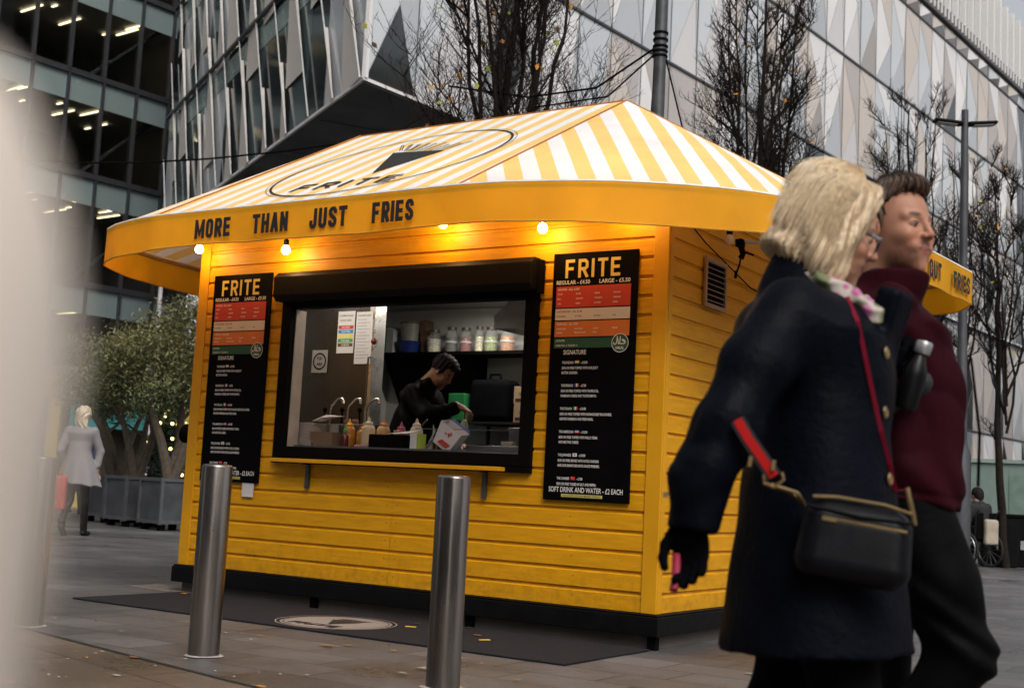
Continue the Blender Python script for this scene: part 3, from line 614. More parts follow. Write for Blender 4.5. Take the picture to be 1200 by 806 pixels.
# mat with printed emblem
t = thing('door_mat', 'long charcoal carpet mat lying in front of the kiosk', 'mat', (-2.05, -.55, 0))
b = MB((-2.05, -.55, 0)); b.bb((-4.12, -1.10, .003), (-.0, -.06, .014)); b.build('carpet', M('charcoal_carpet', (.030, .028, .031), .95, var=.5, vs=120, bump=.8, bs=260, spec=.1), t, bevel=.003)
e = MB((-2.05, -.55, 0)); e.add([(-2.0+.37*math.cos(2*math.pi*i/48), -.67+.37*math.sin(2*math.pi*i/48), .016) for i in range(48)], [tuple(range(48))]); d_ = e.build('roundel', M('mat_print', (.27, .23, .20), .9, var=.2, vs=60, bump=.5, bs=200), t)
e = MB((-2.05, -.55, 0)); n = 48
for r0, r1 in ((.345, .352), (.395, .402)): e.add([(-2.0+r*math.cos(2*math.pi*i/n), -.67+r*math.sin(2*math.pi*i/n), .018) for i in range(n) for r in (r0, r1)], [(2*i, 2*i+1, (2*i+3) % (2*n), (2*i+2) % (2*n)) for i in range(n)], 1 if r0 > .38 else 0)
e.add([(-1.96, -.80, .019), (-1.88, -.56, .019), (-2.12, -.56, .019)], [(0, 1, 2)])
for i in range(6): e.add([(-2.10+i*.036, -.55, .019), (-2.08+i*.036, -.55, .019), (-2.07+i*.04, -.46, .019), (-2.09+i*.04, -.46, .019)], [(0, 1, 2, 3)])
put_text(e, 'FRITE', -2.20, -.93, .09, Matrix.Translation((0, 0, .019)), w=.40, bold=.03); e.build('print', [m_ink, M('mat_print_ring', (.4, .34, .3), .9)], d_)
# drain grate
t = MB(); 
for i in range(16): t.bb((-4.75+i*.055, -.05+i*.0, .004), (-4.725+i*.055, .26, .010))
t.bb((-4.78, -.07, .002), (-3.85, -.05, .012)); t.bb((-4.78, .26, .002), (-3.85, .28, .012))
tag(t.build('drain_grate', M('drain_metal', (.33, .29, .25), .5, .5, streak=(1, 1, 1))), 'metal drain grate with slanting bars at the left end of the kiosk', 'drain')

# ------------------------------------------------------------------ bollards
m_st = M('brushed_stainless_steel', (.24, .210, .190), .27, .95, var=.45, vs=9, bump=.05, bs=60, streak=(1, 1, .12))
def bollard(x, y, label, src=None, tilt=0):
    if src is None:
        t = thing('bollard', label, 'bollard', (x, y, 0), group='stainless steel bollards')
        b = MB(); r = .082; b.lathe((0, 0, 0), [(r, -.02), (r, .985), (r-.003, .995), (r-.010, 1.0), (0, 1.0)], 48); b.build('post', m_st, t, smooth=True)
        b = MB(); b.lathe((0, 0, 0), [(r+.018, .003), (r+.020, .005), (r+.014, .008), (r+.002, .009)], 32)
        for v in range(len(b.v)): a, bb_, c_ = b.v[v]; b.v[v] = (a*(1+.12*math.sin(3*math.atan2(bb_, a))), bb_, c_)
        b.build('mortar_collar', M('pale_mortar', (.34, .30, .27), .9, var=.25, vs=30, bump=.5), t)
        return t
    t = copy_tree(src); t.location = (x, y, 0); t['label'] = label; t.rotation_euler = (0, 0, tilt); return t
B1 = bollard(-1.4167, -2.4174, 'steel bollard standing in front of the left menu board')
bollard(.025, -2.273, 'nearest steel bollard, in front of the hatch ledge, cut by the frame bottom', B1, 1.1)
bollard(-2.93, -2.36, 'farthest left steel bollard, mostly hidden behind the blurred pale post', B1, 2.0)
# pale post right in front of the lens
t = thing('pale_post', 'pale beige post right by the lens at the left edge, fully blurred', 'post', (0, 0, 0))
PD = .19; ax_p = CAMP+Fw*PD+R2*((-500-600)/1515.56*PD)
prof = []
for y, xr in ((60, -16), (64, -8), (90, 2), (150, 24), (250, 52), (400, 62), (560, 44), (730, 18), (806, 6)):
    prof.append(((xr+500-(450-y)*.075)/1515.56*PD, CAMP.z+(541-y)/1515.56*PD))
zt_ = prof[0][1]
prof = [(0, zt_+.006), (prof[0][0]*.5, zt_+.0055), (prof[0][0]*.9, zt_+.003)]+prof+[(prof[-1][0]-.004, .6), (prof[-1][0], 0)]
t.location = (ax_p.x, ax_p.y, 0)
b = MB(); b.lathe((0, 0, 0), prof[::-1], 64); b.build('shaft', M('pale_beige_stone', (.82, .72, .62), .8, var=.05), t, smooth=True)
b = MB(); b.lathe((0, 0, 0), [(prof[-1][0]+.03, 0), (prof[-1][0]+.03, .02), (prof[-1][0]+.004, .035)], 48); b.build('foot', M('pale_beige_stone', (.62, .54, .48)), t, smooth=True)

# ------------------------------------------------------------------ inside the kiosk
m_ss = M('stainless_panel', (.23, .225, .22), .32, .85, var=.2, vs=3, bump=.04, streak=(1, 1, .3)); m_pap = M('printed_paper', (.60, .60, .60), .6, var=.03)
def simple(name, mb, m, label, cat, group=None, smooth=False, bevel=0, loc=None):
    return tag(mb.build(name, m, None, smooth=smooth, bevel=bevel), label, cat, group)
CT = 1.19
t = thing('work_counter', 'stainless work counter just inside the hatch', 'counter', (-2.1, .4, .25)); o_ = (-2.1, .4, .25)
b = MB(o_); b.bb((-W+.08, .10, CT-.04), (-.09, .75, CT)); b.build('worktop', m_ss, t, bevel=.004)
b = MB(o_); b.bb((-W+.1, .14, .252), (-.12, .70, CT-.041)); b.build('cabinet', M('dark_cabinet', (.05, .05, .05), .5), t)
b = MB(o_); b.bb((HX0+.10, .086, CT+.0), (HX1-.10, .098, CT+.012)); b.bb((-2.1, .20, CT+.16), (-1.06, .206, CT+.165)); b.build('rail', m_ss, t)
t = thing('steel_cabinet', 'tall stainless cabinet with papers on its door at the left end of the kitchen', 'cabinet', (-3.6, .8, .252)); o_ = (-3.6, .8, .252)
b = MB(o_); b.bb((-4.14, .78, .252), (-3.07, .92, 2.50)); b.build('body', M('dark_stainless', (.075, .075, .075), .30, .8, var=.25, vs=2, streak=(1, 1, .4)), t, bevel=.005)
b = MB(o_); b.bb((-3.07, .775, .252), (-3.015, .925, 2.50)); b.build('door_edge', M('bright_steel_edge', (.5, .49, .47), .3, .7), t, bevel=.004)
b = MB(o_); b.tube([(-3.03, .765, 1.95), (-3.03, .74, 1.95), (-3.03, .74, 1.55), (-3.03, .765, 1.55)], .008, 6); b.build('handle', m_ss, t, smooth=True); b = MB(o_); b.sphere((-2.99, .75, 2.08), .026); b.build('latch_knob', M('dark_red_knob', (.16, .015, .015), .4), t, smooth=True)
def sheet(name, x0, x1, z0, z1, y, label, lines=None, bands=None, cat='notice', tilt=0, txt=None, m=None):
    o_ = ((x0+x1)/2, y, z0); t = thing(name, label, cat, o_)
    b = MB(o_); b.bb((x0, y-.0015, z0), (x1, y, z1)); b.build('paper', m or m_pap, t)
    e = MB(o_); ms = [m_dk]
    F_ = frame_mat((x0, y-.0025, z1), (1, 0, 0), (0, 0, 1)); w = x1-x0; h = z1-z0
    if txt:
        for s, yy, hh, ww in txt: put_text(e, s, .1*w, -yy*h, hh, F_, w=ww*w, bold=.01)
    if bands:
        for k, (c, s) in enumerate(bands):
            ms.append(M(name+'_band%d' % k, c, .5, var=0)); ya = -(.34+k*.105)*h
            e.add([F_ @ Vector(p) for p in ((.06*w, ya-.085*h, 0), (.94*w, ya-.085*h, 0), (.94*w, ya, 0), (.06*w, ya, 0))], [(0, 1, 2, 3)], len(ms)-1)
            if s: ms.append(m_wht); put_text(e, s, .25*w, ya-.065*h, .014, Matrix.Translation((0, -.001, 0)) @ F_, w=.5*w, bold=.02, mi=len(ms)-1)
    if lines:
        for k in range(lines): put_text(e, 'WASH HANDS BEFORE WORK' if k % 3 else 'KEEP RAW FOOD APART', .1*w, -(.16+.8*k/lines)*h, .008, F_, w=(.75 if k % 2 else .55)*w)
    e.build('print', ms, t); return t
sheet('colour_chart', -3.40, -3.22, 1.99, 2.34, .772, 'white chart with red, blue, yellow and green bands on the steel cabinet', bands=[((.45, .03, .02), 'RAW MEAT'), ((.03, .2, .5), 'RAW FISH'), ((.7, .6, .05), 'COOKED'), ((.03, .3, .12), 'SALAD'), ((.12, .06, .03), 'VEG')], txt=[('CHOPPING BOARD', .13, .016, .8), ('COLOUR CODES', .24, .016, .7)], cat='notice')
sheet('text_notice', -3.205, -3.03, 1.90, 2.33, .772, 'white sheet of small text beside the colour chart', lines=13, txt=[('FOOD SAFETY NOTICE', .09, .014, .8)])
t = sheet('round_sticker', -3.66, -3.49, 1.83, 2.02, .772, 'grey square sticker with a black round emblem on the steel cabinet', cat='sticker', m=M('grey_sticker', (.25, .25, .24), .5))
e = MB((-3.575, .772, 1.83)); n = 30; F_ = frame_mat((-3.575, .7695, 1.925), (1, 0, 0), (0, 0, 1))
e.add([F_ @ Vector((math.cos(2*math.pi*i/n)*q, math.sin(2*math.pi*i/n)*q, 0)) for i in range(n) for q in (.058, .072)], [(2*i, 2*i+1, (2*i+3) % (2*n), (2*i+2) % (2*n)) for i in range(n)])
put_text(e, 'YOU', -.032, .012, .026, F_, w=.06, bold=.03); put_text(e, 'ARE', -.032, -.036, .026, F_, w=.06, bold=.03); e.build('emblem', m_blkm, t)
# paper clip-board on the left lining
t = thing('wall_chart', 'white printed list held by black clips on the left kitchen wall', 'notice', (-W+.078, 1.55, 1.55)); o_ = (-W+.078, 1.55, 1.55)
b = MB(o_); b.bb((-W+.077, 1.42, 1.52), (-W+.079, 1.80, 1.92)); b.build('paper', m_pap, t)
b = MB(o_); b.bb((-W+.0795, 1.40, 1.90), (-W+.088, 1.82, 1.92)); b.bb((-W+.0795, 1.40, 1.515), (-W+.088, 1.82, 1.53))
for i in range(5): b.bb((-W+.0792, 1.44+i*.08, 1.54), (-W+.0798, 1.444+i*.08, 1.89))
for i in range(9): b.bb((-W+.0792, 1.44, 1.55+i*.04), (-W+.0799, 1.78, 1.553+i*.04))
b.build('clips', m_blkm, t)
# pump dispensers
for i, (x, ang) in enumerate(((-3.20, .0), (-3.02, .0), (-2.84, .0))):
    t = thing('pump_dispenser', ['curved steel pump tap farthest left behind the paper bags', 'middle curved steel pump tap behind the sauce bottles', 'right-hand curved steel pump tap behind the sauce bottles'][i], 'dispenser', (x, .52, CT), group='steel pump taps')
    b = MB(); b.bb((-.085, -.07, 0), (.085, .09, .20)); b.build('tank', m_ss, t, bevel=.006)
    b = MB(); b.tube([(.0, 0, .2), (.0, 0, .30), (.02, -.01, .35), (.10, -.03, .40), (.15, -.04, .40), (.165, -.045, .36)], .011, 10); b.build('spout', M('bright_tap_steel', (.55, .52, .48), .18, 1.), t, smooth=True)
    b = MB(); b.tube([(-.06, 0, .2), (-.06, 0, .30)], .008, 8); b.sphere((-.06, 0, .315), .02); b.build('plunger', m_blkm, t, smooth=True)
# paper stacks, trays, bottles
m_kraft = M('kraft_card', (.34, .22, .13), .8, var=.1); m_wpap = M('white_paper_stack', (.46, .42, .40), .8, var=.08)
def stackbox(x, y, w, d, h, m, label, nl=10, rz=0):
    b = MB()
    for i in range(nl): b.box((x+.002*math.sin(i*7), y+.002*math.cos(i*5), CT+.002+(i+.5)*h/nl), (w, d, h/nl*.82), rz=rz, taper=1.0)
    simple('paper_stack', b, m, label, 'paper stack', bevel=0)
stackbox(-3.19, .27, .20, .16, .19, m_wpap, 'stack of white paper sheets at the left end of the counter', 14)
b = MB()
for i in range(6):
    s = 1-.0*i; z = CT+.004+i*.011
    b.add([(x*q+(-2.97), y_*q*.8+.25, z+zz) for q, zz in ((.08, 0), (.115, .06)) for x, y_ in ((-1, -1), (1, -1), (1, 1), (-1, 1))], [(0, 1, 5, 4), (1, 2, 6, 5), (2, 3, 7, 6), (3, 0, 4, 7), (3, 2, 1, 0)])
simple('tray_stack', b, m_kraft, 'stack of brown card food trays beside the white paper', 'food trays')
b = MB(); 
for i in range(7): b.add([(-3.12+i*.012, .22, CT+.205+i*.004), (-2.98+i*.012, .20, CT+.20+i*.006), (-2.96+i*.012, .34, CT+.25), (-3.11+i*.01, .36, CT+.26)], [(0, 1, 2, 3)])
so = b.build('paper_bags', m_wpap); so.modifiers.new('s', 'SOLIDIFY').thickness = .002; tag(so, 'fan of white paper bags lying on the paper stack', 'paper bags')
def squeeze(x, y, r, h, cb, cc, label, tip=.035):
    r *= 1.2; h *= 1.25
    t = thing('squeeze_bottle', label, 'sauce bottle', (x, y, CT+.001), group='squeeze bottles on the counter')
    b = MB(); b.lathe((0, 0, 0), [(r*.9, 0), (r, .01), (r, h*.55), (r*.93, h*.62), (r*.98, h*.70), (r*.8, h*.82), (r*.5, h*.88)], 18); b.build('bottle_body', M('plastic_%s' % '_'.join(str(int(c*100)) for c in cb), cb, .35, var=.05), t, smooth=True)
    b = MB(); b.lathe((0, 0, 0), [(r*.62, h*.86), (r*.62, h*.95), (r*.3, h), (.004, h+tip)], 14); b.build('nozzle_cap', M('cap_%s' % '_'.join(str(int(c*100)) for c in cc), cc, .4, var=0), t, smooth=True)
sq = [(-2.86, .36, .042, .16, (.50, .20, .02), (.75, .35, .03), 'amber squeeze bottle with an orange cap, farthest left of the bottles'),
 (-2.72, .36, .042, .14, (.50, .24, .05), (.55, .2, .04), 'honey coloured squeeze bottle behind the red hot sauce'),
 (-2.62, .30, .046, .17, (.60, .50, .32), (.62, .55, .40), 'cream squeeze bottle right of the red hot sauce'),
 (-2.50, .33, .045, .165, (.58, .38, .15), (.55, .22, .08), 'pale orange squeeze bottle with a rusty cap'),
 (-2.40, .42, .042, .15, (.35, .06, .04), (.4, .1, .2), 'dark red squeeze bottle behind the cutlery cup'),
 (-2.21, .36, .042, .17, (.62, .56, .42), (.65, .60, .48), 'ivory squeeze bottle nearest to the cook')]
for a in sq: squeeze(*a)
t = thing('hot_sauce_bottle', 'red hot sauce bottle with a green pointed cap', 'sauce bottle', (-2.80, .24, CT+.001))
b = MB(); b.lathe((0, 0, 0), [(.028, 0), (.03, .008), (.03, .085), (.022, .11), (.014, .125)], 16); b.build('bottle_body', M('red_sauce', (.10, .012, .008), .2, coat=.5), t, smooth=True)
b = MB(); b.lathe((0, 0, 0), [(.017, .123), (.017, .14), (.009, .15), (.003, .19)], 12); b.build('nozzle_cap', M('green_cap', (.03, .30, .06), .4), t, smooth=True)
t = thing('cutlery_cup', 'white cup of wooden forks on the counter', 'cup', (-2.34, .28, CT+.001))
b = MB(); b.lathe((0, 0, 0), [(.032, 0), (.038, .085), (.036, .085), (.03, .004), (0, .004)], 16); b.build('cup', M('cream_cup', (.5, .42, .34), .6), t, smooth=True)
b = MB(); random.seed(3)
for i in range(9): a = random.uniform(-.02, .02); b.box((a, random.uniform(-.02, .02), .09), (.008, .002, .12))
b.build('wooden_forks', M('pale_wood', (.50, .36, .22), .7), t)
t = thing('condiment_caddy', 'black caddy with a white napkin lying on it', 'caddy', (-2.27, .17, CT+.001))
b = MB(); b.bb((-.20, -.05, 0), (.12, .05, .11)); b.build('tub', m_blkm, t, bevel=.006)
b = MB(); b.add([(-.02, -.05, .115), (.17, -.05, .12), (.20, .05, .15), (.03, .06, .13)], [(0, 1, 2, 3)]); q = b.build('napkin', m_pap, t); q.modifiers.new('s', 'SOLIDIFY').thickness = .002
t = thing('drink_carton', 'small green and white carton standing at the counter edge', 'carton', (-2.03, .16, CT+.001))
b = MB(); b.bb((-.06, -.03, 0), (-.0, .03, .12)); b.build('white_side', m_pap, t); b = MB(); b.bb((.001, -.03, 0), (.04, .03, .12)); b.build('green_side', M('green_label', (.30, .42, .05), .5), t)
b = MB(); b.tube([(-2.14, .34, CT+.01), (-2.05, .32, CT+.07), (-1.95, .30, CT+.13)], .006, 6); b.tube([(-2.13, .36, CT+.01), (-2.04, .34, CT+.07), (-1.95, .30, CT+.13)], .006, 6); b.sphere((-1.945, .30, CT+.135), .016); simple('serving_tongs', b, m_ss, 'steel tongs with a white handle end leaning beside the takeaway box', 'tongs', smooth=True)
b = MB(); b.bb((-2.62, .14, CT+.001), (-2.42, .20, CT+.03)); simple('red_tray', b, M('red_white_tray', (.45, .2, .2), .5), 'low red and white tray in front of the squeeze bottles', 'tray', bevel=.003)
t = thing('takeaway_box', 'tilted white takeaway box with red print on the counter', 'box', (-1.80, .22, CT+.11)); t.scale = (.82, .82, .82); t.rotation_euler = (R(8), R(34), R(14))
b = MB(); b.add([(x*q, y_*q, z) for q, z in ((.085, -.11), (.115, .10)) for x, y_ in ((-1, -.8), (1, -.8), (1, .8), (-1, .8))], [(0, 1, 5, 4), (1, 2, 6, 5), (2, 3, 7, 6), (3, 0, 4, 7), (3, 2, 1, 0)]); q = b.build('carton_body', M('white_carton', (.66, .62, .62), .5), t); q.modifiers.new('s', 'SOLIDIFY').thickness = .003
b = MB(); random.seed(8)
for i in range(9): b.prism([(math.cos(k*1.05)*r_, math.sin(k*1.05)*r_*.8) for k in range(6) for r_ in [random.uniform(.006, .016)]], .001, frame_mat((random.gauss(.01, .018), -.087, random.gauss(.03, .018)), (1, 0, 0), (0, .12, 1)))
b.prism([(-.05, -.02), (.055, -.02), (.075, .02), (-.02, .03)], .001, frame_mat((0, -.078, -.06), (1, 0, 0), (0, .12, 1)))
b.build('red_print', M('box_red', (.40, .04, .03), .5), t)
b = MB(); b.bb((-.10, .098, -.10), (.10, .101, .12)); b.build('blue_edge', M('box_blue', (.12, .25, .6), .5), t)
t = thing('cup_stack', 'stack of white paper cups between the brown trays and the taps', 'cups', (-3.05, .40, CT+.001))
b = MB()
for i in range(7): b.lathe((0, 0, i*.018), [(.028, 0), (.038, .085), (.036, .085)], 18)
b.build('cups', m_pap, t, smooth=True)
t = thing('steel_pot', 'round steel pot standing behind the squeeze bottles', 'pot', (-2.45, .58, CT+.001)); b = MB(); b.lathe((0, 0, 0), [(.08, 0), (.085, .01), (.085, .13), (.09, .135), (.08, .135), (.078, .02), (0, .02)], 28); b.build('pot_body', m_ss, t, smooth=True); b = MB(); b.tube([(.07, 0, .12), (.16, -.03, .22), (.20, -.04, .25)], .006, 6); b.build('ladle_handle', m_ss, t, smooth=True)
t = thing('wood_spoons', 'brown wooden spoons standing in a jar by the right tap', 'utensils', (-2.93, .46, CT+.001)); b = MB(); b.lathe((0, 0, 0), [(.035, 0), (.04, .11), (.037, .11), (.03, .01), (0, .01)], 18); b.build('jar', M('stone_jar', (.22, .18, .14), .5), t, smooth=True)
b = MB(); random.seed(2)
for i in range(4): a = random.uniform(-.06, .06); b.tube([(0, 0, .02), (a, random.uniform(-.03, .03), .20)], .005, 6); b.sphere((a*1.1, 0, .215), .018, sc=(1, .4, 1.3))
b.build('spoons', M('spoon_wood', (.22, .12, .06), .7), t, smooth=True)
for i, (x, y, lb) in enumerate(((-2.10, .62, 'brown paper cup nearest to the cook'), (-1.98, .50, 'brown paper cup behind the green and white carton'))):
    t = thing('paper_cup', lb, 'cup', (x, y, CT+.001), group='brown paper cups'); b = MB(); b.lathe((0, 0, 0), [(.03, 0), (.042, .10), (.04, .10), (.028, .008), (0, .008)], 20); b.build('cup', m_kraft, t, smooth=True)
b = MB(); b.box((-1.30, .60, CT+.10), (.34, .24, .20)); simple('steel_fryer_basket_box', b, m_ss, 'steel box at the far right of the counter', 'steel box', bevel=.01)
# shelf with jars on the back wall
YB = DEP-.075
t = thing('wall_shelf', 'dark shelf with a raked bracket on the back wall of the kitchen', 'shelf', (-3.2, YB, 2.15)); o_ = (-3.2, YB, 2.15)
b = MB(o_); b.bb((-4.10, YB-.32, 2.13), (-1.9, YB-.002, 2.16)); b.build('board', m_blkm, t)
b = MB(o_); b.add([(x, y, z) for x in (-4.0, -3.0) for y, z in ((YB-.004, 2.128), (YB-.28, 2.128), (YB-.004, 1.70))], [(0, 2, 1), (3, 4, 5), (0, 1, 4, 3), (1, 2, 5, 4), (2, 0, 3, 5)]); b.build('bracket', m_blkm, t)
m_glass = M('jar_glass', (.75, .78, .76), .08, spec=.6, var=0, alpha=.18)
jars = [(-3.50, .065, .20, (.78, .74, .55), 'jar of white popcorn, first large jar from the left on the shelf'), (-3.30, .055, .22, (.10, .09, .09), 'nearly empty clear jar on the shelf, second from the left'), (-3.14, .055, .21, (.30, .05, .04), 'jar of dark red contents on the shelf'),
 (-2.99, .040, .22, (.85, .78, .55), 'narrow cream bottle jar in the middle of the shelf'), (-2.86, .06, .21, (.26, .34, .10), 'jar of green pickles on the shelf'), (-2.68, .065, .21, (.50, .20, .08), 'jar of brown spice on the shelf, farthest right')]
for x, r, h, c, lb in jars:
    t = thing('storage_jar', lb, 'jar', (x, YB-.17, 2.161), group='jars on the wall shelf')
    b = MB(); b.lathe((0, 0, 0), [(r, 0), (r+.002, .01), (r+.002, h*.72), (r*.75, h*.86), (r*.72, h)], 20); b.build('glass', m_glass, t, smooth=True)
    b = MB(); b.lathe((0, 0, 0), [(r*.93, .006), (r*.94, h*.66), (0, h*.67)], 16); b.build('contents', M('contents_%d' % int(-x*100), c, .7, var=.5, vs=60), t, smooth=True)
    b = MB(); b.lathe((0, 0, 0), [(r*.8, h*.97), (r*.8, h*1.10), (0, h*1.10)], 20); b.build('lid', M('jar_lid', (.10, .07, .06), .4), t, smooth=True)
    b = MB(); b.lathe((0, 0, 0), [(r+.0035, h*.42), (r+.0035, h*.50)], 20); b.build('label_band', m_pap, t)
b = MB(); b.bb((-4.02, YB-.28, 2.162), (-3.99, YB-.06, 2.42)); simple('green_folder', b, M('green_folder', (.03, .22, .08), .6), 'green folder at the left end of the shelf', 'folder')
b = MB(); b.bb((-3.98, YB-.28, 2.162), (-3.93, YB-.06, 2.40)); b.bb((-3.925, YB-.28, 2.162), (-3.90, YB-.06, 2.38)); simple('white_folder', b, m_pap, 'white folders leaning on the shelf beside the green one', 'folder')
t = thing('plastic_tub', 'clear plastic tub with a brown lid on the shelf', 'tub', (-3.78, YB-.17, 2.28)); b = MB(); b.lathe((0, 0, 0), [(.085, 0), (.10, .16)], 20); b.lathe((0, 0, 0), [(.0, 0.001), (.085, 0)], 20); b.build('tub', M('clear_tub', (.32, .32, .28), .3), t, smooth=True)
b = MB(); b.lathe((0, 0, .16), [(.108, 0), (.108, .015), (0, .018)], 20); b.build('lid', M('jar_lid', (.10, .07, .06)), t, smooth=True)
b = MB(); b.lathe((-3.78, YB-.18, 2.162), [(.085, 0), (.115, .10), (.12, .112), (.10, .112)], 24); simple('blue_bowl', b, M('blue_plastic', (.02, .04, .22), .4), 'dark blue plastic bowl under the clear tub', 'bowl', smooth=True)
b = MB(); b.box((-3.62, YB-.12, 2.32), (.07, .12, .31), mat=Matrix.Rotation(R(-7), 3, 'Y')); simple('wooden_board', b, M('board_wood', (.16, .09, .05), .6), 'brown wooden board leaning between tub and jars', 'board')
# hood and rear bits
t = thing('extractor_hood', 'bright stainless extractor hood at the right end of the kitchen', 'extractor hood', (-1.4, 1.2, 2.15)); o_ = (-1.4, 1.2, 2.15)
b = MB(o_); b.add([(-1.90, .85, 2.17), (-.10, .85, 2.17), (-.10, 1.7, 2.17), (-1.90, 1.7, 2.17), (-1.90, .85, 2.27), (-.10, .85, 2.27), (-.10, 1.7, 2.27), (-1.90, 1.7, 2.27), (-1.70, 1.05, 2.59), (-.10, 1.05, 2.59), (-.10, 1.6, 2.59), (-1.70, 1.6, 2.59)], [(3, 2, 1, 0), (0, 1, 5, 4), (1, 2, 6, 5), (2, 3, 7, 6), (3, 0, 4, 7), (4, 5, 9, 8), (5, 6, 10, 9), (6, 7, 11, 10), (7, 4, 8, 11), (8, 9, 10, 11)]); b.build('canopy_hood', M('bright_hood_steel', (.50, .50, .50), .35, .6), t, bevel=.004)
b = MB(o_); b.bb((-1.6, 1.0, 2.155), (-.3, 1.5, 2.168)); b.build('filter', m_ss, t)
t = thing('back_shelf', 'black two-tier equipment rack below the shelf on the back wall', 'rack', (-2.2, 2.2, .252)); o_ = (-2.2, 2.2, .252)
b = MB(o_)
for z in (1.50, 1.30, 1.12): b.bb((-2.95, 1.95, z), (-1.2, 2.40, z+.02))
for x in (-2.93, -2.3, -1.7, -1.25): b.bb((x, 1.96, .252), (x+.025, 1.985, 1.5)); b.bb((x, 2.36, .252), (x+.025, 2.385, 1.5))
b.build('frame', M('black_rack', (.02, .02, .02), .4), t)
for (x, z, w, h, lb, nm) in ((-2.32, 1.521, .22, .16, 'lower brown cardboard box on the rack', 'cardboard_box'), (-2.33, 1.683, .21, .15, 'upper brown cardboard box on top of another', 'cardboard_box')):
    t = thing(nm, lb, 'cardboard box', (x, 2.12, z), group='cardboard boxes on the rack'); b = MB(); b.bb((-w/2, -.10, 0), (w/2, .10, h)); b.build('carton', m_kraft, t, bevel=.003)
    b = MB(); b.bb((-w/2+.02, -.1022, .02), (w/2-.03, -.1012, .045)); put_text(b, 'FRAGILE', -.05, .07, .028, frame_mat((0, -.1025, 0), (1, 0, 0), (0, 0, 1)), w=.10); b.build('print', m_dk, t)
b = MB(); b.bb((-2.30, 2.013, 1.54), (-2.235, 2.017, 1.62)); simple('white_tag', b, m_pap, 'small white tag stuck on the lower cardboard box', 'tag')
t = thing('backpack', 'black padded delivery bag with a top handle behind the cook', 'bag', (-2.72, 2.15, 1.521))
sdf_obj('bag_body', lambda P: rbox(P, (0, 0, .19), (.21, .12, .19), .06)+.004*vnoise(P, 30, 3), (-.25, -.16, -.03), (.25, .16, .42), .012, M('black_nylon', (.004, .004, .005), .8, spec=.05), t)
b = MB(); b.tube([(-.06, 0, .37), (-.05, 0, .43), (.05, 0, .43), (.06, 0, .37)], .012, 8); b.build('handle', m_blkm, t, smooth=True)
b = MB(); b.bb((-3.12, 2.0, 1.521), (-2.94, 2.3, 1.77)); simple('green_crate', b, M('green_plastic', (.02, .20, .06), .5), 'green plastic crate left of the black bag', 'crate', bevel=.01)
t = thing('spice_tub', 'tub of orange spice with a clear lid on the rack behind the cook', 'tub', (-2.60, 1.35, CT)); b = MB(); b.bb((-.07, -.07, .03), (.07, .07, .19)); b.build('spice', M('orange_spice', (.30, .13, .05), .8, var=.3, vs=40), t, bevel=.01); b = MB(); b.bb((-.075, -.075, .19), (.075, .075, .25)); b.build('lid', M('clear_lid', (.40, .36, .30), .3), t, bevel=.008)
t = thing('oil_bottle', 'dark bottle with a gold label beside the orange spice', 'bottle', (-2.74, 1.35, CT)); b = MB(); b.lathe((0, 0, 0), [(.035, 0), (.035, .16), (.014, .21), (.014, .25), (0, .25)], 16); b.build('bottle_body', M('dark_oil', (.03, .015, .01), .2), t, smooth=True); b = MB(); b.lathe((0, 0, 0), [(.036, .05), (.036, .13)], 16); b.lathe((0, 0, 0), [(.017, .235), (.017, .262), (0, .262)], 12); b.build('gold_label', M('gold_label', (.45, .28, .05), .4, .5), t)
b = MB(); b.bb((-2.12, 2.0, 1.321), (-1.86, 2.2, 1.39)); simple('bread_pack', b, M('bread', (.45, .32, .12), .7, var=.2), 'yellow packet on the lower rack tier', 'packet', bevel=.02)
b = MB(); b.bb((-2.45, 2.0, 1.321), (-2.25, 2.2, 1.345)); simple('white_plate', b, m_pap, 'white flat container on the lower rack tier', 'container', bevel=.008)
t = thing('prep_counter', 'steel prep table behind the cook', 'counter', (-2.2, 1.5, .252)); o_ = (-2.2, 1.5, .252)
b = MB(o_); b.bb((-2.95, 1.15, CT-.06), (-.3, 1.62, CT-.004)); b.build('tabletop', m_ss, t, bevel=.004)
for x, y in ((-2.9, 1.2), (-.35, 1.2), (-2.9, 1.57), (-.35, 1.57)): b = MB(o_); b.bb((x, y, .252), (x+.04, y+.04, CT-.061)); b.build('leg', m_ss, t)
t = thing('prep_tray', 'steel gastro tray on the counter at the right of the hatch', 'tray', (-1.35, .36, CT+.001)); b = MB(); b.bb((-.34, -.10, 0), (.34, .10, .055)); b.build('tray', m_ss, t, bevel=.006); b = MB(); b.box((-.02, -.02, .075), (.10, .05, .03)); b.box((.10, 0, .09), (.02, .06, .09), mat=Matrix.Rotation(R(25), 3, 'Y')); b.build('bits', m_wpap, t, bevel=.004)
b = MB(); b.bb((-4.12, 1.2, 1.10), (-3.6, 1.9, 1.14)); b.bb((-4.1, 1.22, .252), (-4.05, 1.27, 1.10)); b.bb((-3.66, 1.82, .252), (-3.61, 1.87, 1.10)); b.bb((-3.66, 1.22, .252), (-3.61, 1.27, 1.10)); simple('side_table', b, M('black_rack', (.02, .02, .02)), 'low black side table along the left kitchen wall', 'table')
t = thing('storage_crate', 'black crate with a green lid behind the squeeze bottles', 'crate', (-3.72, 1.5, 1.141)); b = MB(); b.bb((-.18, -.18, 0), (.18, .18, .20)); b.build('crate', m_blkm, t, bevel=.01); b = MB(); b.bb((-.15, -.15, .201), (.15, .15, .25)); b.build('green_lid', M('green_plastic', (.02, .2, .06)), t, bevel=.01)
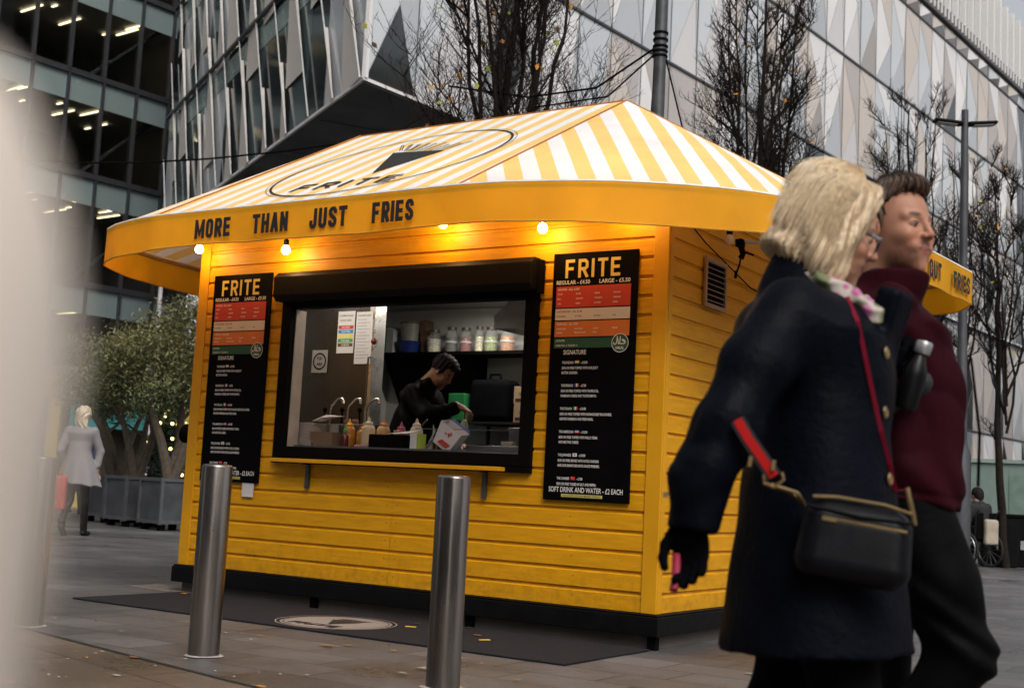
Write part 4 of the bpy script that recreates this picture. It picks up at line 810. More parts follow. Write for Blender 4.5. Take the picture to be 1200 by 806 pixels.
# unseen ceiling lamp, added to brighten the kitchen shelf and back wall
t = thing('kitchen_fill_lamp', 'added white fill lamp on the kitchen ceiling', 'lamp', (-2.35, 1.75, 2.58))
b = MB(); b.bb((-.6, -.04, -.02), (.6, .04, .018)); b.build('housing', m_pan, t); b = MB(); b.bb((-.56, -.03, -.032), (.56, .03, -.021)); b.build('tube', M('fill_light', (1, .93, .82), .5, emit=5, var=0), t)
d = bpy.data.lights.new('fill_light', 'AREA'); d.energy = 11; d.shape = 'RECTANGLE'; d.size = 1.1; d.size_y = .06; d.color = (1, .93, .82); o = bpy.data.objects.new('fill_light', d); COL.objects.link(o); o.parent = t; o.location = (0, 0, -.04)
t2 = copy_tree(t); t2.location = (-3.25, .36, 2.58); t2['label'] = 'second added fill lamp, above the taps, brightening the cabinet front'; t['group'] = t2['group'] = 'added kitchen fill lamps'; t['label'] = 'added ceiling fill lamp brightening the jar shelf and back wall'  # second unseen lamp, added so the cabinet front gets light
for c_ in t2.children:
    if c_.type == 'LIGHT': c_.data = c_.data.copy(); c_.data.energy = 5

# ------------------------------------------------------------------ buildings
m_glz = M('dark_facade_glass', (.022, .030, .032), .06, var=.1, vs=.3, spec=.9)
m_gl2 = M('pale_facade_glass', (.46, .48, .50), .14, var=.06, vs=.3, spec=.8)
m_pa = M('pale_facade_panel', (.62, .605, .60), .33, var=.05, vs=.5); m_pb = M('warm_grey_facade_panel', (.38, .35, .335), .45, var=.06, vs=.5); m_pc = M('beige_facade_panel', (.48, .43, .39), .45, var=.05, vs=.5)
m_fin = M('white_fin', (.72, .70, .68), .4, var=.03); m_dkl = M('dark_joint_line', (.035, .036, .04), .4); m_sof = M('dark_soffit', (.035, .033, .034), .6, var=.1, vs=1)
u_ = Vector((math.sin(R(4.3)), math.cos(R(4.3)), 0)); v_ = Vector((math.sin(R(-59.5)), math.cos(R(-59.5)), 0)); nu = Vector((u_.y, -u_.x, 0)); nv = Vector((v_.y, -v_.x, 0))*1
if nv.dot(CAMP-Vector((-13.5, 12.8, 0))) < 0: nv = -nv
KP = Vector((-13.4823, 12.7738, 0)); ZS = 9.29; LV = [9.29, 13.29, 17.28, 21.25, 22.6]
OF = thing('faceted_office_building', 'pale office building with folded triangular facade panels and a sharp overhanging corner', 'building', KP)
random.seed(11)
def facade(P0, d, nrm, s0, s1, levels, bw, weights, depth, name, lean=0):
    """folded facade: bays split by diagonals, nodes pushed out in alternation"""
    ms = [m_pa, m_gl2, m_pb, m_glz, m_pc]; mb = MB(KP); jn = MB(KP); nb = int(round((s1-s0)/bw)); bw = (s1-s0)/nb
    rnd = random.Random(int(s0*7+levels[0]))
    def nd(i, k): return P0+d*(s0+i*bw)+Vector((0, 0, levels[k]))
    for k in range(len(levels)-1):
        z0, z1 = levels[k], levels[k+1]; dm = [rnd.choices(range(5), weights(s0+i*bw, (z0+z1)/2))[0] for i in range(nb+1)]
        for i in range(nb):
            a, b, c, e = nd(i, k), nd(i+1, k), nd(i+1, k+1), nd(i, k+1)
            ctr = P0+d*(s0+(i+.5+rnd.uniform(-.12, .12))*bw)+nrm*depth+Vector((0, 0, z0+(z1-z0)*rnd.uniform(.38, .62)))
            m1, m2 = rnd.choices(range(5), weights(s0+i*bw, (z0+z1)/2), k=2)
            for t_, m_ in (((a, ctr, e), dm[i]), ((b, c, ctr), dm[i+1]), ((a, b, ctr), m1), ((e, ctr, c), m2)): mb.add(t_, [(0, 1, 2)], m_)
            for p in (a, b, c, e): jn.tube([p+nrm*.006, ctr+nrm*.008], .006, 3, 1)
            jn.tube([a+nrm*.008, e+nrm*.008], .014, 3, 0)
        jn.tube([nd(i, k+1)+nrm*.02 for i in range(nb+1)], .05, 4, 0)
    mb.build(name, ms, OF); jn.build('facade_joint', [m_dkl, M('grey_joint_line', (.30, .29, .29), .5)], OF)
def w_r(s, z):
    if s < 9: return (3, 5, 3, 1.6, 1.5)
    if z < 12: return (1.6, 2.6, 1.6, 1.5, 1)
    return (4, 4.2, 2.2, .03, 1.8)
facade(KP, u_, nu, 0, 46, LV[:4]+[21.9], 1.53, w_r, .24, 'folded_facade')
facade(KP, u_, nu, 46, 62, LV[:4]+[21.9], 1.33, lambda s, z: (.3, 4, .5, 2, .2), .05, 'folded_facade')
facade(KP-nu*.3, u_, nu, 10, 62, [0, 4.6, 9.27], 1.53, lambda s, z: (1.4, 2.2, 1.6, 2.6, 1.2), .2, 'folded_facade')
# parapet, recessed top storey with ribs
pr = MB(KP); pr.add([KP+u_*s+nu*o+Vector((0, 0, z)) for s in (0, 62) for o, z in ((.2, 21.95), (.2, 22.5), (-1.6, 22.5), (-1.6, 21.95))], [(0, 4, 5, 1), (1, 5, 6, 2), (2, 6, 7, 3), (3, 7, 4, 0), (0, 1, 2, 3), (4, 7, 6, 5)]); pr.build('parapet', M('dark_parapet', (.09, .09, .095), .4, .4), OF)
pr = MB(KP)
for s in np.arange(.5, 46, .45): pr.tube([KP+u_*s+nu*.23+Vector((0, 0, 22.05)), KP+u_*s+nu*.23+Vector((0, 0, 22.45))], .05, 4)
pr.build('parapet_grille', m_fin, OF)
tp = MB(KP); rb = MB(KP)
zt2 = 27.0
tp.add([KP+u_*s+nu*o+Vector((0, 0, z)) for s in (12, 63) for o in (-1.2, -9) for z in (22.2, zt2)], [(0, 1, 5, 4), (2, 6, 7, 3), (1, 3, 7, 5), (0, 2, 3, 1), (4, 5, 7, 6)])
tp.build('roof_storey', M('grey_metal_cladding', (.22, .22, .225), .4, .3), OF)
for s in np.arange(20, 62, 1.1): rb.box(tuple(KP+u_*s-nu*1.1+Vector((0, 0, 24.8))), (.35, .18, 4.4), rz=-R(4.3))
rb.build('roof_rib', m_fin, OF)
# body behind the left face and the dark soffit
Lf = 20.5
bd = MB(KP); q = [KP+Vector((0, 0, 0)), KP+u_*10, KP+v_*Lf+Vector((-.6, .8, 0))*6, KP+v_*Lf]
ins = .35; PL = KP+v_*Lf-nv*ins; aw = Vector((PL.x-CAMP.x, PL.y-CAMP.y, 0)).normalized(); q2 = [KP-nu*ins-nv*ins*.6, KP+u_*10-nu*ins, PL+aw*9+Rt*3, PL]
bd.prism([(p.x, p.y) for p in q2], 12.9, Matrix.Translation((0, 0, ZS+.05))); bd.build('inner_volume', m_glz, OF)
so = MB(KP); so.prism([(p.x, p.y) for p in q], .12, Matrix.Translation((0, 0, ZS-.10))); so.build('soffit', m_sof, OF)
so = MB(KP)
for k in range(1, 6): a = KP+v_*(k*3.3)+nv*-.1; b_ = a-nv*9; so.tube([(a.x, a.y, ZS-.105), (b_.x, b_.y, ZS-.105)], .02, 4)
for k in range(1, 4): a = KP-nv*k*2; so.tube([(a+v_*1.5)+Vector((0, 0, ZS-.105)), (a+v_*19)+Vector((0, 0, ZS-.105))], .02, 4)
so.build('soffit_joint', m_dkl, OF)
ed = MB(KP); ed.tube([KP+v_*Lf+nv*.06+Vector((0, 0, ZS-.02)), KP+nv*.06+nu*.06+Vector((0, 0, ZS-.02)), KP+u_*10+nu*.06+Vector((0, 0, ZS-.02))], .05, 4)
ed.tube([KP+(nv+nu)*.03+Vector((0, 0, ZS)), KP+(nv+nu)*.03+Vector((0, 0, 22.4))], .07, 4); ed.build('edge_trim', m_fin, OF)
# left face: tall glass bays, leaning white fins, beige blades
gl = MB(KP); pn = MB(KP); fn = MB(KP); nb = 15; bw = Lf/nb; lv = [ZS, 13.29, 17.28, 21.9]
for i in range(nb):
    for k in range(3):
        a = KP+v_*i*bw; b_ = KP+v_*(i+1)*bw; z0, z1 = lv[k], lv[k+1]
        fold = .22
        sh = [.25*bw*k, .25*bw*(k+1)]
        A, B = a+v_*sh[0]*0, b_; 
        gl.add([A+Vector((0, 0, z0)), B+Vector((0, 0, z0)), B+Vector((0, 0, z1)), A+Vector((0, 0, z1))], [(0, 1, 2, 3)], random.choices((0, 1, 3), (3, 2.5, 5))[0])
        gl.add([A+nv*.012+Vector((0, 0, z1-.9)), B+nv*.012+Vector((0, 0, z1-.9)), B+nv*.012+Vector((0, 0, z1-.2)), A+nv*.012+Vector((0, 0, z1-.2))], [(0, 1, 2, 3)], 2)
LEAN = .5; SP_ = 1.75
for i in range(-9, 14):
    s_0 = i*SP_; za = max(ZS, ZS-s_0/LEAN); zb = min(22.0, ZS+(Lf-s_0)/LEAN)
    if zb-za < .3: continue
    def at_(z, off=0, o=.22): return KP+v_*(s_0+LEAN*(z-ZS)+off)+nv*o+Vector((0, 0, z))
    fn.tube([at_(za, 0, .12), at_(zb, 0, .12)], .017, 4)
    zc = ZS-4.6+((i*2.9) % 4.7)
    while zc < 22:
        hgt = 3.5+.9*math.sin(i*5.1+zc); lo_, hi_ = max(zc, ZS), min(zc+hgt, 22)
        if hi_ > lo_+.3:
            def wdt(z): return LEAN*(zc+hgt-z)*.80
            q = [at_(lo_, 0, .11), at_(lo_, wdt(lo_), .03), at_(hi_, wdt(hi_), .03), at_(hi_, 0, .11)]
            if all(-.01 < (p-KP).dot(v_) < Lf for p in q): pn.add(q, [(0, 1, 2, 3)])
        zc += 4.6+.6*math.sin(i*3.3)
gl.build('glazing', [m_glz, m_gl2, M('spandrel_green', (.20, .26, .25), .2, var=.05), M('green_glass', (.075, .105, .105), .1, var=.2, vs=.3, spec=.9)], OF); pn.build('facade_blade', M('light_beige_blade', (.66, .60, .545), .45, var=.05), OF); fn.build('white_fins', m_fin, OF)
ln_ = MB(KP)
for z in lv[1:]: ln_.tube([KP+nv*.1+Vector((0, 0, z)), KP+v_*Lf+nv*.1+Vector((0, 0, z))], .07, 4)
ln_.build('floor_line', m_dkl, OF)

# glass office block far left, warm lamps inside
GP = CAMP+(Vector((-23.1302, 16.207, 8.44))-CAMP)*(52/35); GP.z = 0
GB = thing('glass_office_block', 'dark glass office block with pale green spandrels and lit ceiling lamps on the far left', 'building', GP)
lvg = [.95+(z-.95)*(52/35) for z in (2.9, 5.5, 8.28, 10.84, 13.4, 16.0)]; st = lvg[2]-lvg[1]
s0, s1 = -24, 1.2; bwg = 1.52; ng = int((s1-s0)/bwg)
m_int = M('office_interior', (.07, .068, .062), .7, var=.3, vs=.6); m_see = M('office_glazing', (.35, .39, .41), .03, trans=1., var=0, spec=.5)
core = MB(GP); core.add([GP+u_*s+nu*o+Vector((0, 0, z)) for s in (s0, s1) for o in (-13, -20) for z in (0, 26)], [(0, 1, 5, 4), (2, 6, 7, 3), (1, 3, 7, 5), (0, 4, 6, 2), (0, 2, 3, 1), (4, 5, 7, 6)]); core.add([GP+u_*(s1+e)+nu*o+Vector((0, 0, z)) for e in (0, .3) for o in (-.12, -13) for z in (0, 26)], [(0, 1, 3, 2), (4, 6, 7, 5), (0, 4, 5, 1), (1, 5, 7, 3)]); core.build('core', m_int, GB)
sl_ = MB(GP); sp = MB(GP); mu = MB(GP); gz = MB(GP); la = MB(GP)
random.seed(4)
for k, z in enumerate([0]+lvg+[lvg[-1]+st]):
    z1 = z+st
    if z > 0:
        sl_.add([GP+u_*s+nu*o+Vector((0, 0, zz)) for s in (s0, s1) for o in (-.1, -13) for zz in (z-.35, z)], [(0, 1, 5, 4), (2, 6, 7, 3), (1, 3, 7, 5), (0, 4, 6, 2), (0, 2, 3, 1), (4, 5, 7, 6)])
        sp.add([GP+u_*s+nu*.02+Vector((0, 0, zz)) for s in (s0, s1) for zz in (z-1.05, z-.05)], [(0, 2, 3, 1)])
        mu.add([GP+u_*s+nu*o+Vector((0, 0, zz)) for s in (s0, s1) for o in (.0, .14) for zz in (z-.05, z+.16)], [(0, 1, 5, 4), (2, 6, 7, 3), (1, 3, 7, 5), (0, 4, 6, 2)])
        gz.add([GP+u_*s+nu*-.02+Vector((0, 0, zz)) for s in (s0, s1) for zz in (z, z+st-1.05)], [(0, 2, 3, 1)])
        for s in np.arange(s0+1, s1-1, 1.7):
            for o in (-3.2, -4.8, -6.6, -8.6):
                if random.random() < .6: a = GP+u_*(s+random.random())+nu*o+Vector((0, 0, z-.42)); la.box(tuple(a), (2.5 if random.random() < .6 else .6, .08, .03), rz=-R(4.3))
        # diagonal braces behind the glass
        for s in np.arange(s0+2, s1-4, 6): mu.tube([GP+u_*s+nu*-.6+Vector((0, 0, z)), GP+u_*(s+4.2)+nu*-.6+Vector((0, 0, z+st-.4))], .09, 5)
for i in range(ng+1): s = s1-i*bwg; mu.box(tuple(GP+u_*s+nu*.04+Vector((0, 0, 14.5))), (.09, .20, 29), rz=-R(4.3)+R(90))
sl_.build('floor_slab', M('slab_grey', (.26, .26, .25), .7), GB); sp.build('spandrel', M('spandrel_pale_green', (.19, .24, .235), .2, var=.08, vs=.4), GB); mu.build('mullion', m_dkl, GB); gz.build('glazing', m_see, GB)
la.build('ceiling_lamp', M('office_lamp', (1, .80, .48), .5, emit=3.2, var=0), GB)
b = MB(GP); b.add([GP+u_*s+nu*.1+Vector((0, 0, z)) for s in (s0, s1) for z in (0, lvg[0]-1.05)], [(0, 2, 3, 1)]); b.build('ground_storey', M('dark_shopfront', (.03, .028, .027), .3, var=.4, vs=.8), GB)
# brick warehouse across the street: stands outside the frame and shows only as a reflection
BWp = Vector((14, 58, 0)); t = thing('brick_building', 'red brick building across the street mirrored in the facade glass', 'building', BWp)
b = MB(); b.box((0, 0, 7), (14, 44, 14)); b.build('wall', M('red_brick', (.22, .085, .05), .8, var=.3, vs=4), t)
b = MB(); b.box((0, 0, 14.3), (14.6, 44.6, .6)); b.build('cornice', M('brick_cornice', (.3, .27, .24), .8), t)
b = MB()
for i in range(12):
    for k in range(3): b.box((-7.02, -20+i*3.6, 3+k*4), (.1, 1.5, 2.2))
b.build('window', m_glz, t)
# unseen blocks added around the photographer to shade the square and darken steel reflections
for (x, y, w, d, h, rz, lb) in ((-6, -36, 46, 12, 19, 4, 'unseen grey block added behind the photographer to shade the square'), (38, -16, 12, 44, 13, -8, 'unseen grey block added right of the photographer for shade and reflections'), (-48, -16, 12, 30, 24, 10, 'unseen dark block added left behind the photographer for shade and reflections')):
    t = thing('added_shade_block', lb, 'building', (x, y, 0), R(rz)); b = MB(); b.box((0, 0, h/2), (w, d, h)); b.build('wall', M('shade_block_wall', (.16, .15, .14), .6, var=.15, vs=.4), t)
    b = MB()
    for k in range(int(h/3.8)):
        for i in range(int(w/2.6)): 
            for s in (-1, 1): b.box((-w/2+1.5+i*2.6, s*(d/2+.02), 3+k*3.8), (1.7, .08, 2.3))
        for i in range(int(d/2.6)):
            for s in (-1, 1): b.box((s*(w/2+.02), -d/2+1.5+i*2.6, 3+k*3.8), (.08, 1.7, 2.3))
    o = b.build('window', m_glz, t); o['kind'] = 'stuff'; b = MB(); b.box((0, 0, h+.4), (w+.6, d+.6, .8)); b.build('cornice', m_pb, t)

# yellow stall, teal awning, festive tree behind the olives
t = thing('yellow_market_stall', 'yellow market stall with a teal awning behind the olive trees', 'stall', (-20.6, 13.3, 0)); t.rotation_euler = (0, 0, R(30))
m_ys = M('stall_yellow', (.42, .30, .07), .6, var=.15, vs=1)
b = MB(); b.bb((-4.5, 0, 2.55), (4.2, .25, 3.15)); b.bb((-4.5, 0, 0), (4.2, .25, .35)); b.bb((1.2, .01, .35), (4.2, .24, 2.55)); b.bb((-4.5, .01, .35), (-4.1, .24, 2.55)); b.bb((-1.9, .01, .35), (-1.6, .24, 2.55)); b.bb((-4.5, .25, 0), (4.2, 3, .3)); b.build('wall', m_ys, t)
b = MB(); b.bb((-4.09, .12, .36), (1.19, .16, 2.54)); b.build('window', M('stall_dark_glass', (.05, .045, .03), .2, var=.5, vs=1.5), t)
b = MB(); b.bb((-1.1, -.6, 1.85), (1.0, -.02, 2.50)); b.build('awning', M('teal_canvas', (.02, .16, .16), .7), t)
b = MB(); b.bb((-3.0, -.2, 1.05), (-2.0, -.02, 1.6)); b.build('counter_screen', M('stall_screen', (.10, .08, .04), .5), t)
b = MB(); b.bb((-4.6, -.1, 3.15), (4.3, 3.1, 3.3)); b.build('roof', M('stall_roof', (.12, .11, .10), .6), t)

def leaf_cloud(n, spots, size, seed, name, m, parent, flat=.0):
    """spots: (centre, radii, weight); small leaf faces through the volume"""
    rs = np.random.RandomState(seed); w = np.array([s[2] for s in spots], float); w /= w.sum()
    k = rs.choice(len(spots), n, p=w); c = np.array([s[0] for s in spots])[k]; r = np.array([s[1] for s in spots])[k]
    d = rs.normal(size=(n, 3)); d /= np.linalg.norm(d, axis=1)[:, None]; rad = rs.rand(n)**.45
    P = c+d*r*rad[:, None]*(1+.15*rs.normal(size=n))[:, None]
    a = rs.normal(size=(n, 3)); a[:, 2] += .3; a /= np.linalg.norm(a, axis=1)[:, None]; b = np.cross(a, rs.normal(size=(n, 3))); b /= np.linalg.norm(b, axis=1)[:, None]
    L = size*(.6+.8*rs.rand(n))[:, None]; V = np.stack([P-a*L, P+b*L*.32, P+a*L, P-b*L*.32], 1).reshape(-1, 3)
    me = bpy.data.meshes.new(name); me.vertices.add(4*n); me.vertices.foreach_set('co', V.ravel()); me.loops.add(4*n); me.loops.foreach_set('vertex_index', np.arange(4*n))
    me.polygons.add(n); me.polygons.foreach_set('loop_start', np.arange(0, 4*n, 4)); me.polygons.foreach_set('loop_total', np.full(n, 4)); me.update()
    cl = me.color_attributes.new('col', 'FLOAT_COLOR', 'POINT'); tone = np.repeat(.55+.9*rs.rand(n), 4)
    return me, tone, cl
def leafmat(name, col):
    m = M(name, col, .6, attr='col', var=.25, vs=1.5); return m
def olive_tree(x, y, s, seed, label):
    rs = random.Random(seed)
    t = thing('olive_tree', label, 'tree', (x, y, .80), group='olive trees in planters')
    tr = MB(); tips = []
    for k in range(3):
        a = k*2.1+rs.random(); p = Vector((.05*math.cos(a), .05*math.sin(a), 0)); pts = [p]; d = Vector((math.cos(a)*.35, math.sin(a)*.35, 1))
        for j in range(6): p = p+d.normalized()*.27*s; d += Vector((rs.uniform(-.35, .35), rs.uniform(-.35, .35), .1)); pts.append(p.copy())
        tr.tube(pts, [.075*s*(1-j/8.5) for j in range(7)], 8)
        for j in (3, 4, 5, 6):
            q = pts[j]; e = Vector((rs.uniform(-1, 1), rs.uniform(-1, 1), .7)).normalized(); tr.tube([q, q+e*.35*s, q+e*.7*s+Vector((0, 0, .12))], [.03*s, .018*s, .006], 6); tips.append(q+e*.6*s)
        tips.append(pts[-1])
    tr.build('trunk', M('olive_bark', (.10, .075, .055), .9, var=.3, vs=14, bump=.8, bs=30), t, smooth=True)
    spots = [(tuple(p+Vector((0, 0, .15))), (.42*s, .42*s, .33*s), 1) for p in tips]+[((rs.uniform(-.7, .7)*s, rs.uniform(-.7, .7)*s, rs.uniform(1.1, 2.25)*s), (.38*s, .38*s, .3*s), 1) for _ in range(12)]
    me, tone, cl = leaf_cloud(15000, spots, .038, seed, 'crown', None, t); g_ = np.array([.105, .125, .045]); buf = np.ones((len(tone), 4)); buf[:, :3] = g_*tone[:, None]; 
    z = np.array([v.co.z for v in me.vertices]); buf[:, 0] *= 1+.25*np.clip(z-1.2, 0, 1); cl.data.foreach_set('color', buf.ravel())
    link_mesh('crown', me, leafmat('olive_leaves', (.1, .1, .05)), t)
def planter(x, y, label, src=None):
    if src: t = copy_tree(src); t.location = (x, y, 0); t['label'] = label; return t
    t = thing('planter', label, 'planter', (x, y, 0), R(-12), group='square grey planters with olive trees')
    b = MB(); w = .33
    b.box((0, 0, .47), (2*w, 2*w, .70)); b.build('box', M('zinc_grey_planter', (.075, .078, .085), .45, .4, var=.3, vs=3), t, bevel=.012)
    b = MB()
    for sx, sy in ((-1, -1), (1, -1), (1, 1), (-1, 1)): b.box((sx*w, sy*w, .47), (.05, .05, .74))
    for z in (.14, .81): 
        for sy in (-1, 1): b.box((0, sy*(w+.006), z), (2*w, .04, .05)); b.box((sy*(w+.006), 0, z), (.04, 2*w, .05))
    b.build('frame', M('planter_frame', (.12, .125, .135), .4, .5), t)
    for sx, sy in ((-1, -1), (1, -1), (1, 1), (-1, 1)): b = MB(); b.box((sx*.25, sy*.25, .05), (.10, .10, .10)); b.build('foot', m_blkm, t)
    b = MB(); b.box((0, 0, .825), (2*w-.06, 2*w-.06, .02)); b.build('soil', M('soil', (.03, .022, .016), 1, var=.4, vs=20, bump=1), t)
    return t
pA = planter(-12.50, 7.42, 'grey planter nearest to the kiosk, with the largest olive tree'); planter(-13.60, 7.65, 'middle grey planter of the three', pA); planter(-14.85, 8.25, 'farthest left grey planter, next to the walking woman', pA)
olive_tree(-12.50, 7.42, 1.25, 3, 'large olive tree in the planter nearest to the kiosk'); olive_tree(-13.60, 7.65, 1.05, 8, 'olive tree in the middle planter'); olive_tree(-14.85, 8.25, 1.05, 15, 'olive tree in the left planter, partly behind the pale post')
t = thing('christmas_tree', 'dark green christmas tree with gold baubles behind the olive trees', 'christmas tree', (-15.3, 9.9, 0))
b = MB(); b.tube([(0, 0, 0), (0, 0, 2.6)], [.06, .01], 8); b.build('trunk', M('olive_bark', (.1, .07, .05)), t)
me, tone, cl = leaf_cloud(9000, [((0, 0, .45+.2*i), (.75*(1-i/11), .75*(1-i/11), .16), 1.2-i/11) for i in range(11)], .05, 77, 'crown', None, t); buf = np.ones((len(tone), 4)); buf[:, :3] = np.array([.018, .045, .022])*tone[:, None]; cl.data.foreach_set('color', buf.ravel()); link_mesh('crown', me, leafmat('fir_needles', (.02, .05, .03)), t)
rs = random.Random(6)
for i in range(26):
    z = rs.uniform(.4, 2.2); r = .8*(1-(z-.4)/2.4); a = rs.uniform(3.4, 6.6); b = MB(); big = i % 3 == 0; b.sphere((r*math.cos(a), r*math.sin(a), z), .075 if big else .03); b.build('bauble', M('gold_bauble', (.75, .55, .22), .25, .8) if big else M('fairy_light', (1, .72, .25), .4, emit=4, var=0), t, smooth=True)

# poles, street lamp, masts
t = thing('street_lamp', 'tall dark street lamp with two flat heads at the right', 'street lamp', (-1.93, 15.35, 0))
b = MB(); b.lathe((0, 0, 0), [(.17, 0), (.17, 1.9), (.10, 2.1), (.075, 4.5), (.06, 7.95), (0, 7.97)], 20); b.build('pole', M('dark_grey_pole', (.07, .072, .078), .45, .4), t, smooth=True)
for s in (-1, 1):
    b = MB(); b.box((s*.30, 0, 7.72+.0), (.50, .22, .055), mat=Matrix.Rotation(-s*R(5), 3, 'Y')); b.box((s*.06, 0, 7.70), (.12, .08, .08)); b.build('lamp_head', m_blk, t, bevel=.02)
    b = MB(); b.box((s*.32, 0, 7.685), (.34, .16, .012), mat=Matrix.Rotation(-s*R(5), 3, 'Y')); b.build('diffuser', M('lamp_diffuser', (.4, .4, .4), .3), t)
t.rotation_euler = (0, 0, R(33))
t = thing('steel_mast', 'dark galvanised mast with clamped bands rising behind the canopy ridge', 'mast', (-2.16, 4.0, 0))
m_galv = M('galvanised_mast', (.065, .068, .072), .45, .5, var=.3, vs=8)
b = MB(); b.lathe((0, 0, 0), [(.085, 0), (.085, 3.0), (.068, 3.2), (.060, 9), (0, 9)], 20); b.build('pole', m_galv, t, smooth=True)
b = MB()
for z in (5.36, 5.41, 5.46, 5.53, 5.60): b.lathe((0, 0, z), [(.061, 0), (.078, .004), (.078, .022), (.061, .026)], 18)
b.build('band', m_blkm, t, smooth=True)
b = MB(); b.tube([(0, 0, 5.5), (-.9, .3, 5.25), (-1.9, .5, 5.33), (-3.0, .5, 5.6)], .012, 5); b.tube([(0, 0, 5.45), (-.7, .2, 5.10), (-1.8, .5, 5.2)], .010, 5)
b.tube([(.05, 0, 5.4), (.22, .3, 4.4), (.35, .6, 3.4)], .009, 5); b.tube([(-.05, 0, 5.4), (-.25, .3, 4.4), (-.45, .6, 3.4)], .008, 5); b.build('cable', m_blkm, t)
for x, y, lb in ((-19.3, 12.9, 'left pale flagpole rising above the olive trees'), (-18.75, 13.3, 'right pale flagpole rising above the olive trees')):
    t = thing('flagpole', lb, 'pole', (x, y, 0), group='pale flagpoles'); b = MB(); b.lathe((0, 0, 0), [(.07, 0), (.045, 6.2), (0, 6.22)], 12); b.build('pole', M('pale_pole', (.42, .40, .40), .4), t, smooth=True); b = MB(); b.lathe((0, 0, 0), [(.14, 0), (.14, .05), (.07, .08)], 12); b.build('foot', m_galv, t)
b = MB(); a0 = GP+nu*.2+Vector((0, 0, 12)); pts = [Vector((-29, 9, 9.2)).lerp(Vector((-9, 11.5, 7.6)), i/12)+Vector((0, 0, -1.0*math.sin(math.pi*i/12))) for i in range(13)]
b.tube(pts, .02, 5); tag(b.build('overhead_cable', m_blkm), 'thin dark cable strung across the left background', 'cable')

# ------------------------------------------------------------------ bare trees
m_bark = M('dark_wet_bark', (.019, .0135, .0105), .85, var=.4, vs=12, bump=.6, bs=40, spec=.1)
def bare_tree(x, y, H, cr, seed, label, z0=2.2, leaders=6, nlat=34, leaves=40, lc=(.62, .30, .03), spread=.5, trunk_r=.10, low=0.):
    rs = random.Random(seed); t = thing('bare_tree', label, 'tree', (x, y, 0), group='bare street trees')
    tk = MB(); br = MB(); tips = []
    top = Vector((0, 0, H)); pts = [Vector((0, 0, 0))]; n = 14
    for i in range(1, n+1): pts.append(Vector((pts[-1].x+rs.uniform(-.05, .05), pts[-1].y+rs.uniform(-.05, .05), H*.97*i/n)))
    rad = [trunk_r*(1-.88*(i/n)**.9) for i in range(n+1)]; tk.tube(pts, rad, 10); tk.build('trunk', m_bark, t, smooth=True)
    def twig(p, d, L, r, lvl):
        k = 3 if lvl else 5; q = [p]; dd = d.normalized(); w = .16 if lvl else .12
        for j in range(k):
            dd = (dd+Vector((rs.gauss(0, w), rs.gauss(0, w), .10+rs.gauss(0, w)))).normalized(); q.append(q[-1]+dd*L/k)
        br.tube(q, [r*(1-.75*j/k) for j in range(k+1)], 3 if lvl > 0 else 4, cap=False)
        if lvl < 3:
            for j in range(1, k+1):
                for _ in range((3, 2, 1)[lvl] if rs.random() < .6 else 1):
                    a = rs.uniform(0, 6.28); e = (dd*.75+Vector((math.cos(a), math.sin(a), rs.uniform(-.1, .6)))*.75)
                    twig(q[j], e, L*rs.uniform(.34, .55), max(r*.5, .0036), lvl+1)
        if lvl >= 1: tips.append(q[-1])
    prof = lambda h: max(.15, math.sin(math.pi*min(1, max(0, (h-z0+.5)/(H-z0+.9)))**.75))*cr
    ld = []
    for i in range(leaders):
        a = 6.28*i/leaders+rs.uniform(-.4, .4); h = z0+rs.uniform(0, .9); p = Vector((0, 0, h)); q = [p]; k = 9; R_ = cr*rs.uniform(.35, .8)
        for j in range(1, k+1):
            w = j/k; rr = R_*(w**.6); q.append(Vector((math.cos(a)*rr+rs.gauss(0, .04), math.sin(a)*rr+rs.gauss(0, .04), h+(H*rs.uniform(.985, 1.0)-h)*w*(.96))))
        br.tube(q, [trunk_r*.34*(1-.85*j/k) for j in range(k+1)], 6, cap=False); ld.append(q)
    allq = ld+[pts[3:]]
    for i in range(nlat):
        q = rs.choice(allq); j = rs.uniform(.4, len(q)-1.02); k = int(j); p = q[k].lerp(q[k+1], j-k); out = Vector((p.x, p.y, 0)); 
        out = out.normalized() if out.length > .05 else Vector((rs.uniform(-1, 1), rs.uniform(-1, 1), 0)).normalized()
        if p.z < z0-.2+low: continue
        a = rs.uniform(-1.1, 1.1); out = Matrix.Rotation(a, 3, 'Z') @ out
        L = max(.35, (prof(p.z)-math.hypot(p.x, p.y)*.8))*rs.uniform(.8, 1.15)
        twig(p, out*spread*1.6+Vector((0, 0, .75)), L*1.35, .013+.008*rs.random(), 0)
    br.build('branches', m_bark, t)
    lf = MB(); 
    for i in range(leaves):
        p = rs.choice(tips); a = Vector((rs.gauss(0, 1), rs.gauss(0, 1), rs.gauss(0, 1))).normalized()*.045*rs.uniform(.7, 1.3); b_ = a.orthogonal().normalized()*.03
        c = rs.uniform(0, 1); lf.add([p, p+a+b_, p+a*2, p+a-b_], [(0, 1, 2, 3)], 0 if c < .6 else 1 if c < .8 else 2)
    lf.build('leaves', [M('autumn_leaf', (.60, .26, .02), .6), M('lime_leaf', (.34, .38, .03), .6), M('brown_leaf', (.06, .03, .018), .8)], t)
    return t
bare_tree(-4.48, 4.85, 8.6, 1.35, 21, 'nearest bare tree behind the canopy, with yellow leaves left on it', z0=3.2, leaders=9, nlat=72, leaves=150, trunk_r=.11)
bare_tree(-3.98, 10.95, 9.6, 1.0, 5, 'tall narrow bare tree to the right of the canopy ridge', z0=3.2, leaders=8, nlat=115, leaves=25, trunk_r=.11)
